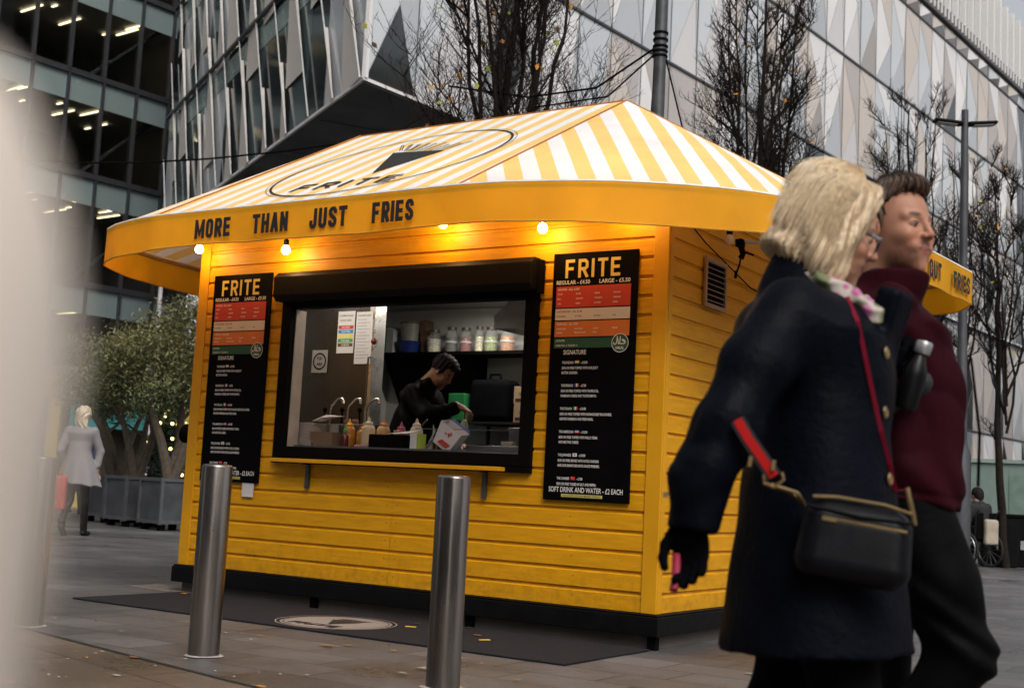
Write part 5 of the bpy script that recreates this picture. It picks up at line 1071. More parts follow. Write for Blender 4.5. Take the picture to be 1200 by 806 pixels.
bare_tree(-3.95, 19.3, 9.6, .95, 9, 'flat-topped bare tree behind the smiling man', z0=3.0, leaders=9, nlat=76, leaves=8, trunk_r=.12)
bare_tree(-3.0, 19.9, 8.6, .6, 14, 'slim bare tree just left of the street lamp', z0=3.0, leaders=5, nlat=30, leaves=6, trunk_r=.09)
bare_tree(-1.52, 16.9, 7.3, 1.0, 31, 'bare tree near the right edge above the black bins', z0=2.3, leaders=6, nlat=52, leaves=34, trunk_r=.085)

# hoarding, bins, wheelchair user at the right
t = thing('green_site_cabin', 'long pale green cabin behind the wheelchair at the right', 'cabin', (-.6, 22.4, 0), R(3))
b = MB(); b.bb((-9, 0, .25), (9, 2.4, 2.05)); b.build('wall', M('pale_green_cabin', (.20, .27, .235), .5, var=.06), t, bevel=.03)
b = MB(); b.bb((-9.05, -.05, 2.05), (9.05, 2.45, 2.13)); b.build('roof', M('pale_green_roof', (.28, .35, .32), .5), t)
b = MB(); b.bb((-2.0, -.02, .4), (-1.2, -.004, 1.8)); b.build('door', M('green_cabin_door', (.17, .24, .20), .5), t)
b = MB(); b.bb((-9, .1, 0), (9, 2.3, .25)); b.build('base', m_blkm, t)
for i, (x, y, lb) in enumerate(((-1.45, 17.9, 'black waste bin at the right edge of the frame'), (-1.74, 17.3, 'black bin between the wheelchair and the tree'))):
    t = thing('waste_bin', lb, 'bin', (x, y, 0), R(20), group='black waste bins'); b = MB(); b.box((0, 0, .45), (.62, .5, .88), taper=1.08); b.build('body', m_blk, t, bevel=.02)
    b = MB(); b.box((0, 0, .92), (.70, .58, .07)); b.build('lid', m_blkm, t, bevel=.02); b = MB(); b.box((.02, -.272, .40), (.16, .006, .16)); b.build('sticker', M('pale_sticker', (.3, .3, .32), .5), t)

# ------------------------------------------------------------------ people
def join_mesh(name, parts, mats, parent, smooth=True):
    """parts: (V, Q, colour fn or colour) -> one mesh object with a colour attribute"""
    Vs = []; Qs = []; Cs = []; n = 0
    for V, Q, c in parts:
        Vs.append(V[0] if isinstance(V, tuple) else V); Qs.append(Q+n); n += len(Vs[-1]); Cs.append(c)
    V = np.concatenate(Vs); Q = np.concatenate(Qs); Cc = np.concatenate(Cs)
    me = bpy.data.meshes.new(name); me.vertices.add(len(V)); me.vertices.foreach_set('co', V.ravel()); me.loops.add(Q.size); me.loops.foreach_set('vertex_index', Q.ravel().astype(np.int32))
    me.polygons.add(len(Q)); me.polygons.foreach_set('loop_start', np.arange(0, Q.size, 4)); me.polygons.foreach_set('loop_total', np.full(len(Q), 4)); me.update()
    at = me.color_attributes.new('col', 'FLOAT_COLOR', 'POINT'); buf = np.ones((len(V), 4)); buf[:, :3] = Cc; at.data.foreach_set('color', buf.ravel())
    return link_mesh(name, me, mats, parent, smooth)
def xf(V, m): A = np.array(m); return V @ A[:3, :3].T + A[:3, 3]
def head_sdf(P, fem=0., smile=0., res=None):
    x, y, z = P; Q = (x, abs(y), z)
    d = ell(P, (-.012, 0, .035), (.098, .077, .090)); d = smin(d, ell(P, (.028, 0, -.035), (.066, .060, .078)), .03)
    d = smin(d, ell(P, (.045, 0, -.070), (.047, .044-.004*fem, .042)), .025)
    d = smin(d, cone(P, (-.03, 0, -.03), (-.05, 0, -.20), .056-.008*fem, .056-.008*fem), .03)
    d = smin(d, cone(P, (.074, 0, -.100), (.080, 0, -.102), .017, .015), .02)                         # chin
    d = smin(d, cone(Q, (.074, .012, .030), (.062, .046, .030), .013-.004*fem, .010), .015)            # brow
    d = smin(d, ell(Q, (.060, .040, -.022), (.026, .022, .022)), .02)                                # cheekbone
    d = smin(d, ell(Q, (.066+.004*smile, .030, -.050), (.018, .014, .014)), .012)
    d = smax(d, -ell(Q, (.099, .031, .010), (.017, .019, .012)), .014)                              # eye socket
    d = smin(d, ell(Q, (.0765, .031, .010), (.0125, .0150, .0105)), .004)                           # lids
    d = smax(d, -ell(Q, (.0905, .031, .0085), (.010, .0125, .0048)), .0015)
    d = smin(d, cone(P, (.086, 0, .024), (.108, 0, -.018), .007, .0105), .008); d = smin(d, ell(Q, (.098, .012, -.022), (.011, .008, .008)), .005)
    d = smax(d, -ell(Q, (.102, .008, -.030), (.005, .004, .003)), .002)
    for (zz, r) in ((-.0520, .0052), (-.0635, .0062)): d = smin(d, cone(Q, (.0925, 0, zz), (.080, .024+.004*smile, zz+(.004+.004*smile)*(1)), r, .003), .004)
    d = smax(d, -cone(Q, (.101, 0, -.0578), (.083, .026+.004*smile, -.0545+.004*smile), .0022, .0012), .002)
    ear = ell(Q, (-.008, .078, .0), (.019, .008, .032), yaw=.25, pitch=-.2); ear = smax(ear, -ell(Q, (-.002, .088, .002), (.009, .006, .018)), .004); d = smin(d, ear, .006)
    return d
def head_col(V, skin, lip, beard=0., brow=(.05, .03, .02), ruddy=.3):
    x, y, z = V; ya = abs(y); c = np.tile(np.array(skin, float), (V.shape[1], 1)); n = vnoise(V, 60, 2); c *= (1+.05*n)[:, None]
    c = lerp_col(c, ruddy*blob((x, ya, z), (.08, .042, -.025), (.04, .03, .03)), (skin[0]*1.05, skin[1]*.66, skin[2]*.62)); c = lerp_col(c, ruddy*blob(V, (.112, 0, -.018), (.02, .02, .02)), (skin[0]*1.0, skin[1]*.62, skin[2]*.58))
    c = lerp_col(c, ruddy*blob((x, ya, z), (-.008, .085, 0), (.03, .02, .04)), (skin[0]*1.0, skin[1]*.6, skin[2]*.56))
    if beard: 
        m = np.clip(blob((x, ya, z), (.055, .03, -.078), (.062, .05, .046))*1.3, 0, 1)*beard*(1-np.clip(blob(V, (.1, 0, -.012), (.03, .03, .03))*2, 0, 1)); c = lerp_col(c, m*(.8+.2*vnoise(V, 300, 4)), (skin[0]*.35, skin[1]*.30, skin[2]*.30))
        c = lerp_col(c, np.clip(blob(V, (.1, 0, -.041), (.02, .032, .007))*1.6, 0, 1)*beard, (skin[0]*.3, skin[1]*.26, skin[2]*.26))
    c = lerp_col(c, np.clip(blob(V, (.094, 0, -.0578), (.02, .031, .0125))*2.2, 0, 1), lip)
    c = lerp_col(c, np.clip(2-2*abs(z+.0578-.004*(ya/.026)**2)/.0022, 0, 1)*(x > .078)*(ya < .026), (.03, .008, .008))
    c = lerp_col(c, np.clip(2.0*blob((x, ya, z), (.088, .031, .0140), (.014, .0165, .0036)), 0, 1)*.85, (.03, .018, .014))
    c = lerp_col(c, np.clip(2.2*blob((x, ya, z), (.082, .033, .034-0), (.02, .021, .0065)), 0, 1)*.85, brow)
    return c
def eyes(parent, mh, name='eyes'):
    b = MB(); 
    for s in (-1, 1):
        for c, r, mi in (((.0760, s*.031, .0085), .0118, 0), ((.0825, s*.031, .0085), .0066, 1)):
            k = MB(); k.sphere(c, r, mi, 12); b.add([mh @ Vector(p) for p in k.v], k.f, mi)
    return b.build(name, [M('eye_white', (.17, .15, .14), .3, var=0), M('iris', (.010, .006, .004), .1, var=0)], parent, smooth=True)
def hand_sdf(P, curl=.5, side=1):
    """palm towards -z... fingers along +x, thumb on +y*side side"""
    d = ell(P, (.045, 0, 0), (.052, .040, .016)); d = smin(d, cone(P, (-.05, 0, 0), (.02, 0, 0), .024, .024, .85), .02)
    for i, (yy, L) in enumerate(((.028, .070), (.010, .080), (-.009, .074), (-.027, .058))):
        y0 = yy*side; p = np.array([.080-.006*abs(i-1), y0, 0.]); a = .15; seg = [L*.45, L*.3, L*.25]; pts = [(tuple(p-np.array([.03, 0, 0])), .0095), (tuple(p), .0092)]
        for q, s in enumerate(seg): a += curl*(.55+.25*q); p = p+s*np.array([math.cos(a), .06*yy/.03*side*0, -math.sin(a)]); pts.append((tuple(p), .0088-.0011*q))
        d = smin(d, chain(P, pts, .003), .006)
    d = smin(d, chain(P, [((.005, .028*side, -.004), .014), ((.040, .052*side, -.014), .0115), ((.066, .056*side, -.028), .0098), ((.086, .050*side, -.040), .0082)], .004), .012)
    return d
def frame3(o, ex, ez): ex = Vector(ex).normalized(); ez = Vector(ez); ey = ez.cross(ex).normalized(); ez = ex.cross(ey); return Matrix(((ex.x, ey.x, ez.x, o[0]), (ex.y, ey.y, ez.y, o[1]), (ex.z, ey.z, ez.z, o[2]), (0, 0, 0, 1)))
m_skin = M('skin', (.5, .3, .2), .5, attr='col', var=.04, vs=30, bump=.12, bs=220, spec=.35); MATS['skin'].node_tree.nodes['Principled BSDF'].inputs['Subsurface Weight'].default_value = .12; MATS['skin'].node_tree.nodes['Principled BSDF'].inputs['Subsurface Radius'].default_value = (.01, .004, .002)
def hexa(c): return np.array(c)
m_glove = M('black_knit_glove', (.002, .002, .003), .85, var=.3, vs=60, bump=.3, bs=150, spec=.03)
def person_body(parent, mh, skin, lip, head_kw, col_kw, core_fn, core_lo, core_hi, hands, core_col, gloves=False):
    if gloves:
        for m_, curl, side, c in hands:
            V, Q = surface(lambda P: hand_sdf(P, curl, side)-.001, (-.09, -.08, -.11), (.17, .08, .05), .0032); join_mesh('glove', [(xf(V, m_), Q, np.tile(np.array(c), (len(V), 1)))], m_glove, parent)
        hands = []
    V, Q = surface(lambda P: head_sdf(P, **head_kw), (-.14, -.11, -.22), (.14, .11, .15), .0032); parts = [(xf(V, mh), Q, head_col(V.T, skin, lip, **col_kw))]
    V, Q = surface(core_fn, core_lo, core_hi, .014); parts.append((V, Q, np.tile(np.array(core_col), (len(V), 1))))
    for m_, curl, side, c in hands:
        V, Q = surface(lambda P: hand_sdf(P, curl, side), (-.09, -.08, -.11), (.17, .08, .05), .0032); parts.append((xf(V, m_), Q, np.tile(np.array(c), (len(V), 1))))
    return join_mesh('body', parts, m_skin, parent)

# ---- woman in the navy coat
WO = thing('person', 'blonde woman in a long navy coat with a floral scarf, walking past on the right', 'person', (2.56, -4.425, 0), R(25), None)
hw = Matrix.Translation((.058, 0, 1.600)) @ Matrix.Rotation(R(2), 4, 'Z') @ Matrix.Rotation(R(22), 4, 'Y')
def core_w(P):
    d = chain(P, [((.02, 0, 1.38), .10), ((.03, 0, 1.15), .12), ((.03, 0, .95), .14)], .05); d = smin(d, cone(P, (.0, 0, 1.50), (.04, 0, 1.40), .05, .06), .03)
    for s, pts in ((-1, [((.02, -.09, .92), .09), ((.10, -.10, .50), .062), ((.02, -.10, .10), .042)]), (1, [((.03, .09, .92), .09), ((-.02, .09, .50), .062), ((-.22, .09, .15), .042)])): d = smin(d, chain(P, pts, .02), .03)
    for s in (-1, 1): d = smin(d, chain(P, [((-.02, s*.17, 1.38), .05), ((-.165, s*.26, 1.13), .042), ((-.24, s*.28, .94), .032)] if s < 0 else [((.0, .17, 1.38), .05), ((.06, .26, 1.13), .042), ((.18, .25, .95), .032)], .02), .03)
    return d
hR = frame3((-.262, -.285, .893), (.10, .02, -1), (.25, .9, .0)); hL = frame3((.20, .25, .93), (.5, 0, -.85), (0, -1, 0))
person_body(WO, hw, (.50, .26, .17), (.38, .02, .03), dict(fem=1, smile=.8), dict(ruddy=.5, brow=(.16, .10, .05)), core_w, (-.45, -.42, .0), (.35, .42, 1.58), [(hR, .62, 1, (.014, .012, .016)), (hL, .5, -1, (.014, .012, .016))], (.02, .02, .022), True)
eyes(WO, hw)
m_navy = M('navy_wool_coat', (.0017, .0024, .0058), .55, var=.3, vs=7, bump=.3, bs=55, spec=.07)
def coat_w(P):
    x, y, z = P; ang = np.arctan2(y, x-.03)
    t = np.clip((1.30-z)/.75, 0, 1.1); rx = .145+.085*t; ry = .200+.085*t
    q = np.sqrt(((x-(.030+.012*t))/rx)**2+(y/ry)**2); bod = (q-1)*np.minimum(rx, ry); bod = np.maximum(bod, z-1.33); bod = np.maximum(bod, .615+.03*x-z)
    sh_ = ell(P, (-.008, 0, 1.350), (.165, .225, .118)); d = smin(bod, sh_, .09)
    d = smin(d, ell(P, (.10, 0, 1.24), (.10, .15, .12)), .06)
    arm = chain(P, [((-.050, -.165, 1.385), .082), ((-.125, -.235, 1.25), .084), ((-.185, -.275, 1.11), .077), ((-.245, -.285, .99), .070), ((-.262, -.287, .86), .058)], .03)
    arm = np.maximum(arm, (.878-z)); cr = vnoise((x*1.2+z*.4, y, z*1.6-x*.7), 27, 31); arm = arm+.017*(.45-np.abs(cr))*np.clip(1.42-z, .15, .5)*2
    d = smin(d, arm, .045)
    arm2 = chain(P, [((.0, .175, 1.375), .084), ((.05, .26, 1.14), .074), ((.18, .25, .97), .060)], .03); d = smin(d, arm2, .03)
    col = cone(P, (-.020, 0, 1.44), (.01, 0, 1.53), .104, .094); d = smin(d, np.maximum(col, z+.55*x-1.545), .02)
    d = smax(d, -cone(P, (.02, 0, 1.47), (.05, 0, 1.62), .068, .080), .008)
    # placket and lapel fall
    lap = rbox(P, (.175, -.055, 1.36), (.03, .055, .10), .012, yaw=-.5, roll=.28); d = smin(d, lap, .012)
    d = d+.006*(.5-np.abs(vnoise((x, y, z*.5), 11, 15)))+.010*vnoise((x, y, z*.35), 9, 5)*np.clip((1.25-z)*2.2, .25, 1)+.0035*vnoise(P, 34, 6)
    seam = np.exp(-((y+.035-.10*(1.2-z)*0)/.006)**2)*(x > .05); d = d-.0025*seam
    hollow = np.sqrt(((x-.045)/.150)**2+(y/.205)**2)-1; return np.maximum(d, -np.maximum(hollow*.15, z-.70))
sdf_obj('coat', coat_w, (-.40, -.42, .50), (.42, .42, 1.60), .0085, m_navy, WO)
co = MB()
col_pts = [(-.095, -.03, 1.535), (-.06, -.085, 1.525), (.01, -.115, 1.485), (.075, -.125, 1.43), (.13, -.12, 1.375)]
# trousers and boots under the coat
def trous_w(P):
    d = chain(P, [((.02, -.08, .93), .12), ((.10, -.10, .52), .078), ((.03, -.10, .14), .058)], .02); d = smin(d, chain(P, [((.03, .08, .93), .12), ((-.02, .09, .52), .078), ((-.20, .09, .19), .058)], .02), .03)
    return np.maximum(d, z_cut(P, .10))+.004*vnoise(P, 25, 9)
def z_cut(P, z0): return z0-P[2]
sdf_obj('trousers', trous_w, (-.35, -.3, .04), (.3, .3, 1.08), .011, M('black_trousers', (.002, .002, .0025), .7, var=.2, spec=.05), WO)
def boot(P, c, pitch=0):
    x, y, z = P[0]-c[0], P[1]-c[1], P[2]-c[2]
    if pitch: ca, sa = math.cos(pitch), math.sin(pitch); x, z = x*ca-z*sa, x*sa+z*ca
    Q = (x, y, z); d = smin(cone(Q, (0, 0, .10), (0, 0, .05), .048, .045), smin(ell(Q, (.06, 0, .035), (.12, .045, .035)), ell(Q, (.13, 0, .028), (.07, .045, .028)), .02), .03); return np.maximum(d, -z)
sdf_obj('boots', lambda P: np.minimum(boot(P, (.02, -.10, .0)), boot(P, (-.22, .09, .07), .6)), (-.40, -.18, -.02), (.26, .18, .25), .008, M('black_leather', (.005, .004, .004), .4, spec=.2), WO)
# hair: wavy bob
def hair_w(P):
    x, y, z = P; ya = abs(y); A = np.arctan2(y, x+.02)
    d = ell(P, (-.016, 0, .042), (.120, .102, .100)); d = smin(d, ell(P, (-.032, 0, -.03), (.100, .102, .098)), .05)
    d = smin(d, ell((x, ya, z), (.012, .070, -.055), (.070, .042, .088)), .03); d = smin(d, ell(P, (-.104, 0, -.078), (.036, .075, .020)), .025)
    d = smin(d, ell((x, ya, z), (.060, .058, .045), (.052, .034, .075)), .025)
    d = smax(d, -np.maximum(.052+.10*np.clip(z+.02, 0, 1)-x, z-.082-.3*(x-.05)), .016)
    d = smax(d, -(z+.145-.25*x), .02)
    d = smax(d, x-.098+.40*np.maximum(z, 0), .02)
    w = z*34+2.2*np.sin(z*26+A*3)+1.2*np.sin(x*30)
    d = d+.0035*np.sin(A*34+2.0*np.sin(z*30+A*4)+w*.15)+.0028*np.sin((A*60)+3*np.sin(z*24+x*20))+.008*vnoise(P, 19, 12)+.004*np.sin(z*48+3*np.sin(A*3+x*12))*np.clip(.06-z, 0, .1)*10+.0012*np.sin(A*150+5*np.sin(z*22))
    return d
def hair_col(V):
    x, y, z = V; A = np.arctan2(y, x+.02); n = .5+.5*np.sin(A*34+2.0*np.sin(z*30+A*4)+z*5); n2 = .5+.5*np.sin(A*90+4*np.sin(z*24+x*20)+x*60)
    t = np.clip(.5*n+.35*n2+.15*vnoise(V, 22, 4)+.05, 0, 1)[:, None]; return np.array((.30, .18, .09))*(1-t)+np.array((.86, .70, .48))*t
V, Q = surface(hair_w, (-.21, -.15, -.20), (.15, .15, .18), .0034); ho = join_mesh('hair', [(xf(V, hw @ Matrix.Scale(1.04, 4)), Q, hair_col(V.T))], M('blonde_hair', (.5, .4, .3), .45, attr='col', var=.1, vs=40, spec=.5), WO)
# loose strands over the hair surface
def strands(parent, mh, seed, n, gen, m, r=.0011):
    rs = np.random.RandomState(seed); b = MB()
    for i in range(n):
        p = gen(rs); b.tube([mh @ Vector(q) for q in p], [r*(1-.7*j/len(p)) for j in range(len(p))], 3, cap=False)
    return b.build('hair_strands', m, parent, smooth=True)
def gen_bob(rs):
    a = rs.uniform(-2.9, 2.9); 
    if abs(a) < 1.35: a = math.copysign(1.35+rs.rand()*.5, a)
    pts = []; L = rs.uniform(.55, .86); ph = rs.rand()*6
    for j in range(9):
        t = .12+j/8*L; th = t*1.75; rr = 1.02+.05*rs.rand()
        x = -.02+.131*rr*math.sin(min(th, 1.5))*math.cos(a); y = .113*rr*math.sin(min(th, 1.5))*math.sin(a); z = .045+.110*math.cos(min(th, 1.57))-(max(0, th-1.35)*.26 if th > 1.35 else 0)
        w = .010*math.sin(t*8+a*2+ph*.25); pts.append((x+w, y+w*.3, z))
    return pts
strands(WO, hw @ Matrix.Scale(1.05, 4), 3, 800, gen_bob, M('blonde_strand', (.72, .56, .36), .4, var=.3, vs=80))
strands(WO, hw @ Matrix.Scale(1.09, 4), 5, 130, gen_bob, MATS['blonde_strand'], .0007)
# glasses
gl_ = MB()
for s in (-1, 1):
    pts = [(.104-.010*abs(math.sin(a))*0, s*(.033+.024*math.cos(a)), .006+.019*math.sin(a)) for a in np.linspace(0, 2*math.pi, 15)]; gl_.tube([hw @ Vector(p) for p in pts], .0022, 6)
    gl_.tube([hw @ Vector(p) for p in ((.102, s*.057, .012), (.06, s*.074, .012), (-.02, s*.080, .008))], .0026, 6)
gl_.tube([hw @ Vector(p) for p in ((.104, -.010, .008), (.110, 0, .012), (.104, .010, .008))], .002, 6); go_ = gl_.build('glasses', M('dark_glasses_frame', (.02, .015, .02), .2, coat=.5), WO, smooth=True)
for s in (-1, 1): gl_ = MB(); gl_.tube([hw @ Vector(p) for p in ((.099, s*.0595, .014), (.075, s*.071, .014))], .0045, 6); gl_.build('glasses_hinge', M('silver_trim', (.6, .62, .65), .2, .9, var=0), go_)
# scarf with printed flowers
def scarf(P):
    d = chain(P, [((-.02, -.080, 1.488), .014), ((.02, -.092, 1.470), .024), ((.085, -.108, 1.430), .028), ((.140, -.095, 1.392), .031), ((.180, -.045, 1.375), .031), ((.190, .01, 1.392), .028), ((.14, .07, 1.44), .026), ((.03, .085, 1.48), .024)], .02)
    d = smin(d, chain(P, [((.195, -.02, 1.40), .022), ((.222, -.01, 1.432), .015)], .01), .01)
    x, y, z = P; f = (x*.55+z*.9-y*.3)*150+2.5*np.sin((x-z)*38); return d+.0055*np.abs(np.sin(f*.5))+.014*(.4-np.abs(vnoise(P, 34, 3)))
def scarf_col(V):
    c = np.tile(np.array((.48, .42, .36)), (V.shape[1], 1)); rs = np.random.RandomState(4)
    for i in range(110):
        k = rs.randint(V.shape[1]); p = V[:, k]; r = .007+.011*rs.rand(); col = ((.42, .05, .22), (.12, .15, .04), (.50, .12, .32), (.10, .10, .05))[i % 4]
        if i % 4 in (1, 3): r *= 1.5
        c = lerp_col(c, np.clip(2.5*blob(V, p, (r, r, r)), 0, 1)*.9, col)
    return c
V, Q = surface(scarf, (-.12, -.17, 1.32), (.26, .16, 1.58), .0042); join_mesh('scarf', [(V, Q, scarf_col(V.T))], M('scarf_silk', (.5, .5, .4), .75, attr='col', var=.08, vs=30, sheen=.2), WO)
# buttons
m_brass = M('old_brass', (.42, .30, .14), .3, .85, var=.2)
def march(fn, o, d, far=.6):
    t = np.linspace(0, far, 240); P = [o[i]+d[i]*t for i in range(3)]; v = fn(P); k = int(np.argmax(v < 0)); return Vector(o)+Vector(d)*t[k]
for z in (1.30, 1.165, 1.015, .86):
    x, yy, _ = march(coat_w, (.5, -.125, z), (-1, 0, 0)); x += .002; b = MB(); b.lathe((x, -.125, z), [(.0, 0), (.013, 0), (.015, .003), (.011, .006), (0, .005)], 16, axis=(.9, -.45, .05)); b.build('button', m_brass, WO, smooth=True)
b = MB(); b.box((-.315, -.310, .955), (.012, .012, .012)); b.build('cuff_button', m_brass, WO)
b = MB(); b.tube([hR @ Vector(p) for p in ((.06, .030, -.012), (.11, .031, -.022), (.135, .032, -.045))], .0095, 8); b.build('glove_trim', M('crimson_glove_trim', (.36, .012, .05), .6), WO, smooth=True)

# ---- shoulder bag (held: a thing of its own)
BG = thing('shoulder_bag', 'black leather shoulder bag with gold zips, a crimson strap and a wide red strap', 'handbag', (2.755, -4.635, .872), R(20))
m_lea = M('black_grained_leather', (.0025, .0026, .0042), .40, var=.15, vs=20, bump=.12, bs=260, spec=.18)
def bagf(P):
    x, y, z = P; d = rbox(P, (0, 0, 0), (.118-.010*np.clip(z*8, -1, 1), .046-.012*np.clip(z*8, -1, 1), .085), .045); return d+.0035*vnoise(P, 16, 8)+.0015*np.exp(-((z-.040)/.003)**2)*(y < 0)
bgy = R(3); BG.rotation_euler = (R(-4), R(7), R(20))
sdf_obj('bag_body', bagf, (-.17, -.08, -.12), (.17, .08, .12), .004, m_lea, BG)
b = MB(); b.tube([(-.10, -.030, .083), (-.05, -.020, .0905), (.05, -.020, .090), (.105, -.030, .080)], .0035, 6); b.build('top_zip', m_brass, BG, smooth=True)
b = MB(); b.tube([(-.075, -.0405, .042), (.0, -.0425, .041), (.100, -.0400, .040)], .0034, 6); b.box((-.06, -.046, .040), (.030, .004, .009)); b.build('pocket_zip', m_brass, BG)
b = MB(); b.tube([(-.11, -.035, .062), (.0, -.045, .055), (.112, -.036, .060)], .004, 6); b.build('piping', m_lea, BG, smooth=True)
def world_to(o, p): return (Matrix.Translation(o.location) @ o.rotation_euler.to_matrix().to_4x4()).inverted() @ Vector(p)
def wl_(p): return Matrix.Translation(WO.location) @ Matrix.Rotation(R(25), 4, 'Z') @ Vector(p)
cr = []
for x_, z_ in ((.076, 1.43), (.093, 1.36), (.113, 1.28), (.134, 1.20), (.155, 1.12), (.180, 1.05), (.200, .990)): p = march(coat_w, (x_, -.6, z_), (0, 1, 0), .6); cr.append(wl_(p+Vector((0, -.012, 0))))
b = MB(); q = [world_to(BG, p) for p in cr]+[Vector((.088, -.024, .128))]
def ribbon(pts, w, t, nrm):
    mb = MB(); vs = []
    for i, p in enumerate(pts):
        d = (pts[min(i+1, len(pts)-1)]-pts[max(i-1, 0)]).normalized(); s = d.cross(Vector(nrm)).normalized(); n_ = s.cross(d)
        vs += [p+s*w-n_*t, p+s*w+n_*t, p-s*w+n_*t, p-s*w-n_*t]
    k = len(pts); mb.add(vs, [(4*i+j, 4*i+(j+1) % 4, 4*i+4+(j+1) % 4, 4*i+4+j) for i in range(k-1) for j in range(4)]+[(0, 3, 2, 1), (4*k-4, 4*k-3, 4*k-2, 4*k-1)]); return mb
ribbon(q, .0048, .0014, (0, -1, 0)).build('thin_strap', M('crimson_leather_strap', (.19, .005, .022), .5, spec=.15), BG)
b = MB(); b.tube([Vector((.088, -.026, .134)), Vector((.096, -.026, .11)), Vector((.106, -.022, .085)), Vector((.114, -.016, .06))], .0055, 8); b.build('strap_ring', m_brass, BG, smooth=True)
rd = [wl_(p) for p in ((-.170, -.368, 1.120), (-.145, -.368, 1.080), (-.115, -.365, 1.04), (-.090, -.362, 1.005))]
rq = [world_to(BG, p) for p in rd]; ws = ribbon(rq, .016, .002, (0, -1, 0)).build('wide_strap', M('black_webbing', (.012, .012, .016), .8), BG)
rq2 = [p+Vector((0, -.003, 0)) for p in rq]; ribbon(rq2, .0095, .001, (0, -1, 0)).build('red_stripe', M('red_webbing', (.42, .007, .006), .6, spec=.2), ws)
e = rq[-1]; b = MB(); b.tube([e+Vector((-.022, -.004, .0)), e+Vector((-.018, -.004, -.018)), e+Vector((.004, -.004, -.022)), e+Vector((.020, -.004, -.004)), e+Vector((.014, -.004, .010))], .004, 8)
b.tube([e+Vector((0, -.004, -.02)), (e+Vector((-.118, -.02, .06)))/2, Vector((-.118, -.02, .065))], .006, 8); b.tube([e+Vector((.008, -.004, -.02)), (e+Vector((-.10, -.02, .06)))/2+Vector((.008, 0, 0)), Vector((-.112, -.02, .06))], .004, 8)
for s in (-1, 1): b.box(tuple(rq[-2]+Vector((s*.024, -.004, -.01))), (.008, .006, .022))
b.build('clasp', M('gold_clasp', (.62, .42, .20), .25, .9, var=.05), BG, smooth=True)

# ---- man in the maroon jacket
MN = thing('person', 'smiling short-haired man in a maroon rain jacket and black trousers, walking beside the blonde woman', 'person', (2.627, -3.845, 0), R(20))
hm_ = Matrix.Translation((-.03, 0, 1.712)) @ Matrix.Rotation(R(-40), 4, 'Z') @ Matrix.Rotation(R(2), 4, 'Y') @ Matrix.Scale(1.05, 4)
def core_m(P):
    d = chain(P, [((-.05, 0, 1.45), .11), ((-.05, 0, 1.2), .13), ((-.03, 0, .98), .14)], .05); d = smin(d, cone(P, (-.07, 0, 1.56), (-.05, 0, 1.46), .056, .07), .03)
    d = smin(d, chain(P, [((-.02, -.09, .95), .09), ((.14, -.10, .56), .062), ((-.10, -.10, .22), .042)], .02), .03); d = smin(d, chain(P, [((-.03, .09, .95), .09), ((-.05, .09, .52), .062), ((.0, .09, .10), .042)], .02), .03)
    d = smin(d, chain(P, [((-.06, -.19, 1.45), .05), ((-.14, -.27, 1.18), .045), ((.02, -.25, 1.27), .035)], .02), .03); d = smin(d, chain(P, [((-.03, .19, 1.45), .05), ((.06, .26, 1.17), .045), ((.0, .21, 1.0), .035)], .02), .03); return d
hm1 = frame3((-.075, -.262, 1.28), (.75, .12, .45), (.5, 0, -.85)); hm2 = frame3((.0, .20, 1.0), (-.3, 0, -1), (0, -1, 0))
person_body(MN, hm_, (.42, .20, .125), (.30, .10, .075), dict(smile=2.2), dict(ruddy=.4, beard=.8, brow=(.035, .02, .012)), core_m, (-.35, -.42, .0), (.35, .42, 1.64), [(hm1, .95, 1, (.008, .008, .009)), (hm2, .5, -1, (.008, .008, .009))], (.02, .02, .02), True)
eyes(MN, hm_)
def hair_m(P):
    x, y, z = P; A = np.arctan2(y, x+.02)
    d = ell(P, (-.014, 0, .044), (.108, .087, .098)); d = smin(d, ell(P, (.030, 0, .122), (.052, .058, .026)), .03)
    d = smax(d, -np.maximum(np.maximum(.045-x+.25*(z-.09), -(z*0+1)), z-.100-.10*(x-.06)), .010); d = smax(d, x-.082, .01); d = smax(d, -(z-.040-.0*x+1.1*np.clip(-x-.005, -.05, .10)), .012)
    sid = ell((x, abs(y), z), (-.012, .073, .035), (.030, .012, .045)); d = smin(d, sid, .01)
    return d+.004*np.sin(A*26+x*90+3*np.sin(z*50+y*30))+.003*vnoise(P, 70, 5)
V, Q = surface(hair_m, (-.16, -.12, -.10), (.13, .12, .18), .0032); tt = np.clip(.5+.5*vnoise(V.T, 120, 3), 0, 1)[:, None]
join_mesh('hair', [(xf(V, hm_), Q, np.array((.022, .012, .007))*(1-tt)+np.array((.11, .062, .036))*tt)], M('brown_hair', (.05, .03, .02), .5, attr='col', var=.1, vs=60), MN)
def gen_short(rs):
    a = rs.uniform(-3.1, 3.1); th = rs.uniform(.1, 1.35); 
    if abs(a) < .9 and th > 1.0: th = rs.uniform(.3, 1.0)
    p = Vector((-.012+.104*math.sin(th)*math.cos(a), .084*math.sin(th)*math.sin(a), .048+.092*math.cos(th))); d = Vector((.9, rs.normal()*.3, .45+rs.normal()*.2)) if th < .9 else Vector((-.2, rs.normal()*.2, -.6)); n_ = (p-Vector((-.01, 0, .04))).normalized()
    return [p, p+n_*.008+d*.008, p+n_*.011+d*.020]
strands(MN, hm_, 9, 900, gen_short, M('brown_strand', (.06, .035, .02), .5, var=.3, vs=80), .0009)
m_mar = M('maroon_shell_fabric', (.024, .0026, .0055), .75, var=.2, vs=5, bump=.3, bs=28, spec=.05)
